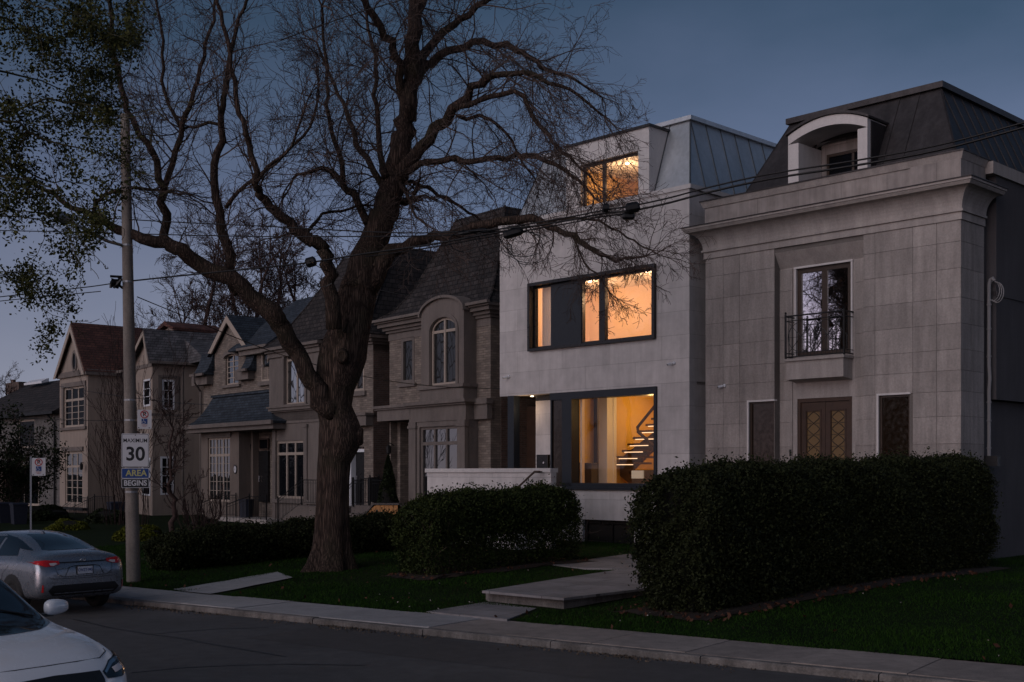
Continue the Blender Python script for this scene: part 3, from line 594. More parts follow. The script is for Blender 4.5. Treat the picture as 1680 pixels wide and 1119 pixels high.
# double door with quatrefoil lights
m_ = MB(); z0_ = 1.95
m_.box(du0, du0+.09, rv+.02, rv+.14, z0_, dzt); m_.box(du1-.09, du1, rv+.02, rv+.14, z0_, dzt); m_.box(du0+.09, du1-.09, rv+.02, rv+.14, dzt-.10, dzt); A.part('door_frame', m_, 'brown_wood')
dm = (du0+du1)/2
for a, b in ((du0+.09, dm-.005), (dm+.005, du1-.09)):
    gu0, gu1, gz0_, gz1_ = a+.17, b-.17, z0_+.35, dzt-.36
    m_ = wall(MB(), a, b, z0_, dzt-.11, rv+.06, rv+.11, [(gu0, gu1, gz0_, gz1_)])
    m_.box(gu0-.05, gu0-.02, rv+.045, rv+.06, gz0_-.05, gz1_+.05); m_.box(gu1+.02, gu1+.05, rv+.045, rv+.06, gz0_-.05, gz1_+.05); m_.box(gu0-.02, gu1+.02, rv+.045, rv+.06, gz1_+.02, gz1_+.05)
    d_ = A.part('door', m_, 'brown_wood')
    m_ = MB(); m_.box(gu0, gu1, rv+.09, rv+.1, gz0_, gz1_); A.part('amber_glass', m_, 'amber_pane', d_)
    m_ = MB(); nq = 6; ch = (gz1_-gz0_)/nq; cu_ = (gu0+gu1)/2; ru = (gu1-gu0)/2
    for k in range(nq):
        cz_ = gz0_+ch*(k+.5)
        pts = []
        for q_ in range(33):
            t = 2*math.pi*q_/32; rr = .74+.26*abs(math.sin(2*t))**.5*-1+.26; pts.append((cu_+ru*rr*math.cos(t), rv+.082, cz_+ch*.5*rr*math.sin(t)))
        m_.tube(pts, .011, 4, False)
        for s_ in (1, -1): m_.tube([(cu_+s_*ru, rv+.083, cz_-ch*.5), (cu_+s_*ru*.25, rv+.083, cz_-ch*.5)], .01, 4, False)
    A.part('door_grille', m_, 'black_iron', d_)
window(A, wl0, wl1, 2.1, wlt, .06, 1, 1, 'bronze_frame', 'dark_bronze_glass', fw=.05, name='side_window')
window(A, wr0, wr1, 2.1, wrt, .06, 1, 1, 'bronze_frame', 'dark_bronze_glass', fw=.05, name='side_window')
m_ = MB()
for a, b, t_ in ((wl0, wl1, wlt), (wr0, wr1, wrt)): m_.box(a-.055, a-.002, -.03, .1, 2.1, t_+.05); m_.box(a-.002, b+.04, -.03, .1, t_+.002, t_+.05)
A.part('window_trim', m_, 'white_stone_trim')
for px_, py_, nm in ((1297,743,'door_bell'),):
    u_, z_ = A.uz(px_, py_, rv-.03); m_ = MB(); m_.box(u_-.03, u_+.03, rv-.05, rv-.03, z_-.09, z_+.09); A.part(nm, m_, 'black_paint')
# entablature: band, cove, cornice, parapet
dR = 1.25
m_ = MB(); m_.box(uL-.05, .05, -.05, dR, 8.69, 8.88); m_.box(uL-.10, .10, -.10, dR, 8.88, 8.94); A.part('frieze_band', m_, 'stone_trim')
m_ = MB(); nC = 8
rs = []
for k in range(nC+1):
    t = k/nC; p_ = .06+.36*(1-math.cos(t*math.pi/2)); rs.append((uL-p_, p_, -p_, dR+p_*.3, 8.94+.50*math.sin(t*math.pi/2)))
m_.rings(rs); A.part('cove', m_, 'stone_trim')
m_ = MB(); m_.rings([(uL-.43, .43, -.43, dR+.2, 9.44), (uL-.47, .47, -.47, dR+.2, 9.50), (uL-.47, .47, -.47, dR+.2, 9.52)]); m_.rings([(uL-.50, .50, -.50, dR+.22, 9.523), (uL-.50, .50, -.50, dR+.22, 9.58)]); A.part('cornice', m_, 'stone_trim')
m_ = MB(); m_.rings([(uL-.53, .53, -.53, dR+.25, 9.583), (uL-.53, .53, -.53, dR+.25, 9.605), (uL-.05, .05, -.05, dR, 9.66)]); A.part('cornice_flashing', m_, 'dark_metal_roof')
m_ = MB(); m_.rings([(uL-.02, .02, -.02, dR, 9.5), (uL-.02, .02, -.02, dR, 10.2)])
A.part('parapet', m_, 'tan_limestone')
m_ = MB(); u4 = [uL-.1, A.u(1214), A.u(1290), A.u(1420), A.u(1495), .1]
m_.rings([(uL-.05, .05, -.05, dR+.02, 10.16), (uL-.09, .09, -.09, dR+.02, 10.26), (uL-.12, .12, -.12, dR+.02, 10.33)]); A.part('parapet_cap', m_, 'stone_trim')
m_ = MB()
for a, b in ((A.u(1495), .04),): m_.box(a, b, -.07, dR+.04, 9.64, 10.17)
A.part('parapet_pier', m_, 'tan_limestone')
m_ = MB(); m_.box(uL-.14, .14, -.14, 12, 10.333, 10.37); A.part('parapet_flashing', m_, 'dark_metal_roof')
# side return and stucco flank
m_ = wall(MB(), .3, dR, 0, 8.69, -.3, .0, [], 'x'); A.part('side_return', m_, 'mortar_line')
m_ = MB()
for a, b in ((.0, .56), (.56, dR)):
    for j in range(len(HZ)-1): m_.box(-.01, .016, a+(.004 if a else -.016), b-.004, HZ[j]+.004, HZ[j+1]-.004)
A.part('side_return_blocks', m_, 'tan_stone_block')
m_ = MB(); m_.box(-.5, -.08, dR, 12, .0, 10.16); m_.box(uL, uL+.3, .3, 12, 0, 10.1); m_.box(uL, -.5, 11.7, 12, 0, 10.1)
A.part('side_wall', m_, 'dark_stucco')
m_ = MB(); zb = A.z(655, 0, 1.3); m_.box(-.1, .17, dR+.35, 12.02, zb, 10.0); m_.box(-.1, .2, dR+.35, 12.02, zb+2.6, zb+2.72); A.part('upper_side_projection', m_, 'dark_stucco')
m_ = MB(); m_.box(-.5, .24, dR+.02, 12.1, 10.0, 10.30); A.part('side_coping', m_, 'stone_trim')
# roof
def mansard(h, name, u0, u1, v0, v1, z0, z1, iu, iv, m, capm, seam_m, capth=.16, seams=True, sp=.55, iuR=None, seam_w=.018, gap=None, gz_=None):
    iuR = iu if iuR is None else iuR; a, b, c, d = u0+iu, u1-iuR, v0+iv, v1-iv
    mb = MB(); mb.add([(u0,v0,z0),(u1,v0,z0),(u1,v1,z0),(u0,v1,z0),(a,c,z1),(b,c,z1),(b,d,z1),(a,d,z1)], [(1,2,6,5),(2,3,7,6),(3,0,4,7),(4,5,6,7)])
    g0_, g1_ = gap
    mb.add([(u0,v0,z0),(g0_,v0,z0),(g0_,c,z1),(a,c,z1)], [(0,1,2,3)]); mb.add([(g1_,v0,z0),(u1,v0,z0),(b,c,z1),(g1_,c,z1)], [(0,1,2,3)])
    if gz_ is not None:
        vg = v0+(c-v0)*(gz_-z0)/(z1-z0); mb.add([(g0_,vg,gz_),(g1_,vg,gz_),(g1_,c,z1),(g0_,c,z1)], [(0,1,2,3)])
    R_ = h.part(name, mb, m)
    e_ = MB(); e_.box(a-.1, b+.1, c-.1, d+.1, z1+.002, z1+capth); h.part('roof_edge', e_, capm, R_)
    s_ = MB(); n = max(2, int((b-a)/sp))
    for k in range(n+1):
        x_ = a+(b-a)*k/n; xb = u0+(u1-u0)*k/n if k in (0, n) else x_
        if not (g0_-.02 < x_ < g1_+.02): s_.tube([(xb, v0-.01, z0), (x_, c-.01, z1)], seam_w, 4)
    n = int((d-c)/sp)
    for k in range(0, n+1):
        y_ = c+(d-c)*k/n; s_.tube([(u1+.01, y_, z0), (b+.01, y_, z1)], seam_w, 4); s_.tube([(u0-.01, y_, z0), (a-.01, y_, z1)], seam_w, 4)
    s_.tube([(u1, v0, z0), (b, c, z1)], seam_w*1.5, 4); s_.tube([(u0, v0, z0), (a, c, z1)], seam_w*1.5, 4)
    h.part('standing_seams', s_, seam_m, R_); return R_
# front right top corner of the mansard is at picture (1545,139)
ri, rj = .95, 1.05; zt = A.z(146, -.30-ri, .3+rj)
mansard(A, 'mansard_roof', A.u(1216, .3), -.22, .3, 11.8, 10.30, zt, ri, rj, 'dark_metal_roof', 'dark_metal_roof', 'dark_metal_roof', gap=(A.u(1310), A.u(1407)), gz_=11.6)
# arched dormer
dv = -.0; a0, a1 = A.u(1293, dv), A.u(1423, dv); zb0 = 10.3; i0, i1 = A.u(1310, dv), A.u(1407, dv)
zsp = 11.45; cu_ = (a0+a1)/2
def seg_band(mb, u0_, u1_, zi, hi, zo, ho, v0_, v1_, n=16):
    def f(u_, z_, h_): t = (u_-(u0_+u1_)/2)/((u1_-u0_)/2); return z_+h_*(1-t*t)
    for k in range(n):
        p, q = u0_+(u1_-u0_)*k/n, u0_+(u1_-u0_)*(k+1)/n; mb.prism([(p, f(p,zi,hi)), (q, f(q,zi,hi)), (q, f(q,zo,ho)), (p, f(p,zo,ho))], v0_, v1_)
m_ = MB(); m_.box(a0, i0, dv, 1.15, zb0, zsp); m_.box(i1, a1, dv, 1.15, zb0, zsp)
seg_band(m_, a0, a1, zsp, .28, zsp+.24, .30, dv, 1.15); A.part('dormer_surround', m_, 'white_stone_trim')
m_ = MB(); seg_band(m_, a0-.06, a1+.06, zsp+.245, .31, zsp+.30, .33, dv-.06, 3.0); A.part('dormer_roof', m_, 'dark_metal_roof')
m_ = MB(); m_.box(a1-.03, a1+.02, .16, 2.6, zb0, zsp+.2); m_.box(a0-.02, a0+.03, .16, 2.6, zb0, zsp+.2); A.part('dormer_cheek', m_, 'dark_metal_roof')
wv = 1.16; w0 = A.u(1356, wv)
m_ = MB(); m_.box(i0, w0, wv, wv+.1, zb0, zsp+.3); m_.box(w0, i1, wv, wv+.1, zsp-.15, zsp+.3); A.part('dormer_back', m_, 'tan_limestone')
window(A, w0, i1, zb0, zsp-.15, wv, [(.5, .07)], 1, 'bronze_frame', 'dark_glass', fw=.08, name='dormer_window')
# higher block of roof further back on the right
m_ = MB(); m_.rings([(-.05, 2.5, 6.5, 12, 9.5), (.3, 2.4, 7.3, 11.6, zt-.1), (.3, 2.4, 7.3, 11.6, zt+.1)]); A.part('rear_roof', m_, 'dark_metal_roof')
# service conduit with mast loops
cu2 = .07; cv = dR+.16
m_ = MB(); zc = lambda y: A.z(y, cu2, cv)
m_.tube([(cu2, cv, zc(752)), (cu2, cv, zc(640)), (cu2+.02, cv, zc(622)), (cu2, cv, zc(600)), (cu2, cv, zc(468)), (cu2+.03, cv, zc(459)), (cu2+.09, cv, zc(457)), (cu2+.13, cv, zc(462))], .045, 8)
for y_ in (735, 690, 660, 585, 540, 500): m_.tube([(cu2, cv, zc(y_)-.02), (cu2, cv, zc(y_)+.02)], .06, 8)
A.part('service_conduit', m_, 'grey_pipe')
m_ = MB()
for k in range(3):
    pts = [(cu2+.1+.06*k+.17*math.sin(t)*(1 if t < 3 else .7), cv-.02*k, zc(478)+.25*math.cos(t)-.03*k) for t in [j*.35 for j in range(12)]]
    m_.tube(pts, .013, 5)
A.part('cable_loop', m_, 'grey_pipe')
m_ = MB(); m_.box(cu2-.12, cu2+.25, cv-.08, cv+.1, zc(765), zc(748)); A.part('meter_box', m_, 'dark_trim')
def camera_unit(h, px, py, v=0, vert=False):
    u_, z_ = h.uz(px, py, v); e_ = MB(); e_.disc((u_+.08, v-.05, z_+.02), .045, 'y', .05, 10); e_.tube([(u_+.07, v-.06, z_+.02), (u_, v-.11, z_+.0)], .018, 6); p_ = h.part('security_camera', e_, 'white_frame')
    q = MB(); q.tube([(u_+.02, v-.06, z_+.0), (u_-.05, v-.17, z_-.03)], [.042, .036], 10); h.part('camera_barrel', q, 'white_frame', p_)
    q = MB(); q.tube([(u_-.05, v-.17, z_-.03), (u_-.055, v-.178, z_-.033)], .028, 10); h.part('lens', q, 'black_paint', p_)
camera_unit(A, 1186, 634)
# porch floor and steps hidden behind the hedge
m_ = MB(); m_.box(du0-.6, du1+.6, -1.2, rv, .25, 1.95); m_.box(du0-.4, du1+.4, -1.6, -1.2, .25, 1.6); m_.box(du0-.4, du1+.4, -2.0, -1.6, .25, 1.25); A.part('entrance_steps', m_, 'stone_trim')

# ================================================================ modern white house
Bh = House('modern_house', 1131, 34.9, 44.1, 'modern pale limestone house with lit picture windows and grey zinc mansard roof')
uL = Bh.u(820); zO = 5.13; zT = Bh.z(309, 0)
uw0, uw1 = Bh.u(869), Bh.u(1077); uwb, uwt = Bh.z(577, uw0), Bh.z(466, uw0)
gx0, gx1 = Bh.u(925), Bh.u(1078.5); gzb, gzt = Bh.z(800, gx1), Bh.z(634.5, gx1)
bx0, bx1 = Bh.u(956), Bh.u(1040); bzb, bzt = Bh.z(893, bx0), Bh.z(852, bx0)
m_ = wall(MB(), uL, 0, zO, zT, 0, .35, [(uw0, uw1, uwb, uwt)])
Bh.part('upper_facade', m_, 'panel_limestone')
pp = Bh.u(905)
m_ = wall(MB(), pp, 0, 0, zO-.001, 0.0, .35, [(pp-.1, gx1, gzb, zO+.1), (bx0, bx1, bzb, bzt)])
Bh.part('lower_facade', m_, 'panel_limestone')
Dp = 13
m_ = MB(); m_.box(-.35, 0, .35, Dp, 0, zT-.02); m_.box(uL, uL+.3, 2.2, Dp, 0, zT-.02); m_.box(uL, uL+.3, .35, 2.2, zO, zT-.02); m_.box(uL+.3, -.35, Dp-.3, Dp, 0, zT-.02)
Bh.part('side_wall', m_, 'panel_limestone')
m_ = MB(); m_.box(uL-.0, .0, 0.35, 2.0, zO, zO+.1); Bh.part('porch_soffit', m_, 'taupe_stucco')
m_ = MB(); m_.box(uL-.04, .07, -.04, .42, zT, zT+.13); m_.box(-.36, .07, .42, Dp, zT, zT+.13); m_.box(uL-.04, uL+.36, .42, Dp, zT, zT+.13); Bh.part('parapet_cap', m_, 'white_stone_trim')
m_ = MB(); m_.box(uL+.3, -.35, .35, Dp-.3, zT-.3, zT-.2); Bh.part('roof_deck', m_, 'dark_metal_roof')
# upper picture window: black box frame, two lights, navy panel
fo = MB(); t_ = .10
fo.box(uw0, uw0+t_, -.12, .3, uwb, uwt); fo.box(uw1-t_, uw1, -.12, .3, uwb, uwt); fo.box(uw0+t_, uw1-t_, -.12, .3, uwb, uwb+t_*.8); fo.box(uw0+t_, uw1-t_, -.12, .3, uwt-t_, uwt)
W1 = Bh.part('picture_window', fo, 'black_paint')
c0, c1, c2, c3, c4 = Bh.u(879, .12), Bh.u(905, .12), Bh.u(957, .12), Bh.u(984, .12), Bh.u(994, .12)
m_ = MB(); m_.box(c1+.04, c2-.04, .06, .2, uwb+.08, uwt-.1); Bh.part('solid_panel', m_, 'navy_frame', W1)
m_ = MB()
for a, b in ((uw0+t_, c0), (c1, c1+.04), (c2-.04, c2), (c3, c4), (uw1-t_-.05, uw1-t_)): m_.box(a, b, .08, .22, uwb+.08, uwt-.1)
m_.box(uw0+t_, uw1-t_, .1, .2, uwb+.08, uwb+.15); m_.box(uw0+t_, uw1-t_, .1, .2, uwt-.17, uwt-.1); Bh.part('mullions', m_, 'black_paint', W1)
for a, b in ((c0, c1), (c2, c3), (c4, uw1-t_-.05)):
    m_ = MB(); m_.add([(a,.15,uwb+.15),(b,.15,uwb+.15),(b,.15,uwt-.17),(a,.15,uwt-.17)], [(0,1,2,3)]); Bh.part('pane', m_, 'room_glass', W1)
# main floor picture window
fo = MB(); fo.box(gx0-.02, Bh.u(940), -.07, .3, gzb, gzt-.22); fo.box(gx1-.09, gx1, -.07, .3, gzb, gzt-.22); fo.box(gx0-.02, gx1, -.07, .3, gzb-.0, gzb+.12); fo.box(gx0-.02-(gx0-Bh.u(905)), gx1, -.07, .3, gzt-.22, gzt+.0)
fo.box(gx0, gx1+.05, -.10, .1, gzb-.09, gzb-.002)
W2 = Bh.part('picture_window', fo, 'navy_frame')
m_ = MB(); pz0, pz1, pu0, pu1 = gzb+.12, gzt-.22, Bh.u(940), gx1-.09
m_.add([(pu0,.12,pz0),(pu1,.12,pz0),(pu1,.12,pz1),(pu0,.12,pz1)], [(0,1,2,3)]); Bh.part('pane', m_, 'hall_glass', W2)
# tall dark sidelight beside it
m_ = MB(); m_.box(pp, gx0-.03, .02, .12, 1.6, gzt-.22); S1 = Bh.part('sidelight', m_, 'dark_bronze_glass'); m_ = MB(); m_.box(pp-.03, pp+.03, -.03, .2, 1.6, gzt-.2); Bh.part('frame', m_, 'navy_frame', S1)
# basement window
window(Bh, bx0, bx1, bzb, bzt, .1, [.55], 1, 'black_paint', 'leaded_glass', fw=.12, name='basement_window', depth=.12)
m_ = MB(); m_.box(bx0-.05, .02, -.10, .02, .1, bzb-.05); Bh.part('plinth', m_, 'white_stone_trim')
# entrance porch
cp0, cp1 = Bh.u(832, .0), Bh.u(845, .0)
m_ = MB(); m_.box(cp0, cp0+.30, .02, .30, 1.5, zO); Bh.part('corner_post', m_, 'navy_frame')
fzl = 1.5
m_ = MB(); m_.box(uL-.0, pp+.05, -3.2, 2.3, .1, fzl); Bh.part('porch_terrace', m_, 'white_stone_trim')
m_ = MB(); bvv = 2.0; m_.box(uL, pp+.2, bvv, bvv+.2, fzl, zO); Bh.part('porch_back_wall', m_, 'dark_wood')
d0, d1_ = Bh.u(852, bvv-.05), Bh.u(876, bvv-.05)
m_ = MB(); m_.box(d0, d0+1.1, bvv-.08, bvv-.002, fzl, zO-.25); Dd = Bh.part('front_door', m_, 'brown_wood')
m_ = MB(); m_.tube([(d0+.95, bvv-.14, fzl+.7), (d0+.95, bvv-.14, fzl+1.7)], .02, 6); Bh.part('handle', m_, 'black_iron', Dd)
q0, q1 = Bh.u(879, .5), Bh.u(904, .5); zq = Bh.z(658, q0, .5)
m_ = MB(); m_.box(q0, q1, .5, 1.0, fzl, zq); Bh.part('stone_pillar', m_, 'panel_limestone')
m_ = MB(); m_.box(q0, q1, .5, 1.0, zq+.0, zO); Bh.part('pillar_head', m_, 'black_paint')
mu0, mz1 = Bh.uz(880, 746, .38); mu1, mz0 = Bh.uz(898.5, 768, .38)
m_ = MB(); m_.box(mu0, mu1, .38, .5, mz0, mz1); Mb = Bh.part('mailbox', m_, 'black_paint', bevel=.01)
m_ = MB(); m_.disc(((mu0*.35+mu1*.65), .365, (mz0*.6+mz1*.4)), .035, 'y', .02, 10); Bh.part('lock', m_, 'chrome', Mb)
m_ = MB(); uu, zz_ = Bh.u(885, .8), zO-.01; m_.disc((0, 0, 0), .06, 'y', .02, 12); m_ = MB(); m_.lathe([(.05, -.02), (.05, .0)], (uu, .45, zz_), 12); Bh.part('soffit_downlight', m_, 'downlight'); l_ = bpy.data.lights.new('porch_light', 'POINT'); l_.energy = 2.4; l_.color = (1, .66, .38); l_.shadow_soft_size = .05; o_ = bpy.data.objects.new('porch_light', l_); COL.objects.link(o_); o_.parent = Bh.root; o_.location = (uu, .0, zz_-.45-Bh.g0)
# terrace parapet wall with cap
tv = -3.3; ta, tb = Bh.u(701, tv), Bh.u(904, tv); tz = Bh.z(775, ta, tv); 
m_ = MB(); m_.box(ta, tb, tv, tv+.22, .1, tz); Tw = Bh.part('terrace_parapet', m_, 'panel_limestone')
m_ = MB(); m_.box(ta-.06, tb+.02, tv-.05, tv+.27, tz, tz+.12); Bh.part('parapet_cap', m_, 'white_stone_trim', Tw)
m_ = MB(); m_.box(ta, uL, tv+.22, -3.0, .1, 1.2); Bh.part('terrace_return', m_, 'panel_limestone')
# stair handrail in front of the parapet, numerals
hv = tv-.25; p1 = Bh.uz(881, 774, hv); p0 = Bh.uz(846, 803, hv); p2 = Bh.uz(872, 774, hv)
m_ = MB(); m_.tube([(p1[0]+.1, hv, p1[1]), (p1[0]-.1, hv, p1[1]), (p0[0], hv, p0[1])], .035, 6); m_.tube([(p1[0], hv, p1[1]), (p1[0], hv+.2, p1[1])], .02, 6); Bh.part('stair_handrail', m_, 'dark_wood')
m_ = MB()
for k in range(5): m_.box(p1[0]-.3*k-.3, p1[0]-.3*k, tv-1.1, tv, .1, 1.35-.2*k)
Bh.part('entrance_stairs', m_, 'white_stone_trim')
nu, nz_ = Bh.uz(867, 795, tv-.01)
for k, ch in enumerate('107'):
    text_part('house_numeral', ch, .17, (nu, tv-.012, nz_+.15-.16*k-Bh.g0), (math.pi/2, 0, 0), 'black_paint', Bh.root, .01)
camera_unit(Bh, 833, 619); camera_unit(Bh, 1103, 597)
# metal mansard and dormer
zt2 = Bh.z(197, -.9, 1.2); iu_ = .72; z00 = zT-.15
mansard(Bh, 'mansard_roof', uL+.25, -.22, .32, Dp-.3, z00, zt2, iu_, .9, 'zinc', 'zinc', 'zinc_seam', .13, True, .75, iuR=.68, gap=(Bh.u(932, .22), Bh.u(1062, .22)), gz_=zt2-.5)
dv = .22; e0, e1 = Bh.u(929, dv), Bh.u(1065, dv); ez1 = Bh.z(207, e1, dv)
x0_, x1_ = Bh.u(953, dv), Bh.u(1047, dv); xz1 = Bh.z(247, x1_, dv); xz0 = zT+.02
m_ = wall(MB(), e0, e1, zT-.1, ez1, dv, dv+.25, [(x0_, x1_, xz0, xz1)])
m_.box(e0, e0+.2, dv+.25, 2.6, zT-.1, ez1); m_.box(e1-.2, e1, dv+.25, 2.6, zT-.1, ez1)
Bh.part('dormer', m_, 'white_stone_trim')
m_ = MB(); m_.box(e0-.07, e1+.07, dv-.07, 2.8, ez1, ez1+.07); Bh.part('dormer_roof', m_, 'black_paint')
window(Bh, x0_, x1_, xz0, xz1, dv+.14, [(.35, .14)], 1, 'bronze_frame', 'room_glass', fw=.09, name='dormer_window')
# rooms behind the lit windows
def room(h, name, u0, u1, v0, v1, z0, z1, wallm, lamps, energy, floor='room_floor', r=.15, col=(1, .60, .32)):
    mb = MB(); mb.add([(u0,v0,z0),(u0,v1,z0),(u0,v1,z1),(u0,v0,z1)], [(0,1,2,3)]); mb.add([(u1,v0,z0),(u1,v1,z0),(u1,v1,z1),(u1,v0,z1)], [(0,1,2,3)]); mb.add([(u0,v1,z0),(u1,v1,z0),(u1,v1,z1),(u0,v1,z1)], [(0,1,2,3)])
    R_ = h.part(name, mb, wallm); mb = MB(); mb.add([(u0,v0,z0),(u1,v0,z0),(u1,v1,z0),(u0,v1,z0)], [(0,1,2,3)]); h.part('room_floor', mb, floor, R_)
    mb = MB(); mb.add([(u0,v0,z1),(u1,v0,z1),(u1,v1,z1),(u0,v1,z1)], [(0,1,2,3)]); h.part('room_ceiling', mb, 'room_white', R_)
    for (a, b) in lamps:
        mb = MB(); mb.lathe([(.07, -.015), (.07, -.002)], (a, b, z1), 12); h.part('ceiling_light', mb, 'downlight', R_)
        l = bpy.data.lights.new('room_light', 'POINT'); l.energy = energy; l.color = col; l.shadow_soft_size = r
        o = bpy.data.objects.new('room_light', l); COL.objects.link(o); o.parent = h.root; o.location = (a, b, z1-.62-h.g0)
    return R_
room(Bh, 'lit_bedroom', uw0-.4, uw1+.3, .36, 3.4, uwb-.5, uwt+.12, 'room_peach', [(uw0+1.2, 1.6), (uw1-1.6, 1.5)], 25)
m_ = MB(); m_.box(c3+.15, c3+.3, 3.0, 3.1, uwb-.5, uwt-.6); m_.box(c4+1.1, c4+1.2, 1.8, 3.4, uwb-.5, uwt+.1); Bh.part('bedroom_partition', m_, 'room_white')
m_ = MB()
for k in range(10): x_ = uw0+.15+.07*k; m_.box(x_, x_+.045, .45, .52, uwb-.3, uwt)
Bh.part('bedroom_curtain', m_, 'room_white')
room(Bh, 'lit_dormer_room', x0_-.3, x1_+.25, dv+.27, 3.2, xz0-.4, xz1+.02, 'room_amber', [(x0_+1.1, 1.2)], 17)
# living hall with column, curtain, piano-dark doorway and open stair
rz0_, rz1_ = gzb-.12, gzt+.10; V1 = 5.2
room(Bh, 'lit_hall', gx0-.5, gx1+.7, .36, V1, rz0_, rz1_, 'room_amber', [(gx0+1.2, 3.9), (gx1-1.2, 1.3)], 19, col=(1, .60, .22))
k0, k1 = Bh.u(982, 1.6), Bh.u(996, 1.6); k2 = Bh.u(1003, 1.9)
m_ = MB(); m_.box(k0, k1, 1.6, 2.0, rz0_, rz1_-.05); m_.box(k1+.02, k2, 1.9, 2.05, rz0_, rz1_-.05); Bh.part('hall_column', m_, 'room_white')
j0, j1 = Bh.u(944, 1.0), Bh.u(976, 2.2)
m_ = MB(); m_.box(pu0+.04, pu0+.12, .3, .42, pz0, pz1); m_.box(pu0+.04, k0, .34, .46, rz1_-.3, rz1_-.22); Bh.part('window_reveal', m_, 'room_peach')
m_ = MB(); m_.box(gx0-.4, j1, 2.6, 2.7, rz0_, rz1_-.35); Bh.part('dark_partition', m_, 'brown_wood')
m_ = MB(); q_ = Bh.u(948, 1.4); m_.box(q_, q_+.7, 1.3, 1.7, rz0_, rz0_+.85); m_.box(q_-.03, q_+.75, 1.25, 1.75, rz0_+.85, rz0_+.89); Bh.part('console_table', m_, 'taupe_stucco')
# open stair: treads with lit undersides, mono stringer, handrail
sv = 3.0; trd = [(1012,1045,749),(1022,1052,741),(1032,1063,731),(1042,1072,720),(1050,1080,710),(1056,1090,700),(1063,1095,690),(1070,1100,680)]
tm = MB(); lm = MB()
for a, b, y_ in [(1003,1040,760.5),(1011,1047,750.5),(1020,1056,740),(1029,1065,729.5),(1038,1074,719),(1049,1084,708),(1059,1094,697.5),(1068,1104,687.5),(1077,1112,678)]:
    ua, ub = Bh.u(a, sv), Bh.u(b, sv); z_ = Bh.z(y_, ua, sv); tm.box(ua, ub, sv, sv+.95, z_-.03, z_+.04); lm.box(ua+.12, ub-.05, sv-.01, sv+.02, z_-.055, z_-.031)
St = Bh.part('open_staircase', tm, 'stair_dark'); Bh.part('tread_light', lm, 'led_strip', St)
m_ = MB(); ua, za_ = Bh.uz(1003, 762, sv+.3); ub, zb_ = Bh.uz(1095, 690, sv+.3); uc_, zc_ = Bh.uz(1050, 762, sv+.3)
m_.prism([(ua, za_), (ub, zb_), (ub+.1, zb_-.35), (ua+.55, za_-.42), (ua, za_-.4)], sv+.35, sv+.55); m_.prism([(ua+.2, za_-.3), (ua+.9, za_-.3), (ua+1.5, rz0_-.1), (ua+1.2, rz0_-.1)], sv+.35, sv+.5); Bh.part('stringer', m_, 'stair_dark', St)
m_ = MB(); P_ = [Bh.uz(1076, 664, sv-.3), Bh.uz(1046, 701, sv-.3), Bh.uz(1047, 709, sv-.3), Bh.uz(1060, 720, sv-.3), Bh.uz(1082, 742, sv-.3)]
m_.tube([(p[0], sv-.3, p[1]) for p in P_], .055, 6); Bh.part('stair_handrail', m_, 'brown_wood', St)
m_ = MB(); ea, ez = Bh.uz(1036, 772, .9); m_.box(ea, Bh.u(1055, .9), .9, .95, Bh.z(785, ea, .9), ez); Bh.part('easel_screen', m_, 'screen_dim'); 
m_ = MB(); m_.box(ea-.03, Bh.u(1072, .9), .955, 1.0, rz0_, Bh.z(771, ea, .9)); Bh.part('low_cabinet', m_, 'stair_dark')
# ================================================================ arched stone house (left of the white one)
C = House('arched_stone_house', 805, 41.5, 38.3, 'rubble stone house with tall round-arched bay window and steep slate roof')
uL = C.u(639)
ze = C.z(497, 0)-.05      # eave
zb1 = C.z(655, C.u(761), -.45)   # top of ground floor entablature
m_ = wall(MB(), uL, 0, 0, ze-.3, 0, .3, [(C.u(641), C.u(682), 1.2, C.z(684, C.u(672))), (C.u(659), C.u(680), C.z(630, C.u(659)), C.z(552, C.u(680)))]); m_.box(-.3, 0, .3, 11, 0, ze-.3); m_.box(uL, uL+.3, .3, 11, 0, ze-.3); m_.box(uL, 0, 10.7, 11, 0, ze-.3)
C.part('rubble_walls', m_, 'rubble_stone')
m_ = MB(); m_.box(-.02, .02, .45, 10.9, .3, ze-.31); C.part('side_brick', m_, 'brown_brick')
# recessed doorway
dv = 1.3; m_ = MB(); m_.box(C.u(641), C.u(686), dv, dv+.2, 1.1, C.z(680, C.u(672))); C.part('porch_back', m_, 'rubble_stone')
d0, d1_ = C.u(659, dv), C.u(675, dv)+.2; zd = C.z(729, d0, dv)
m_ = MB(); m_.box(d0-.08, d0, dv-.05, dv, 1.3, C.z(706, d0, dv)); m_.box(d0, d1_, dv-.05, dv, zd, zd+.08); C.part('door_frame', m_, 'dark_wood')
m_ = MB(); m_.box(d0, d1_, dv-.08, dv-.01, 1.3, zd-.01); Dd = C.part('door', m_, 'brown_wood'); m_ = MB(); m_.tube([(d1_-.15, dv-.12, 2.2), (d1_-.15, dv-.12, 2.5)], .02, 6); C.part('handle', m_, 'black_iron', Dd)
window(C, d0, d1_, zd+.08, C.z(706, d0, dv), dv-.06, 1, 1, 'dark_wood', 'dark_glass', name='transom', fw=.05)
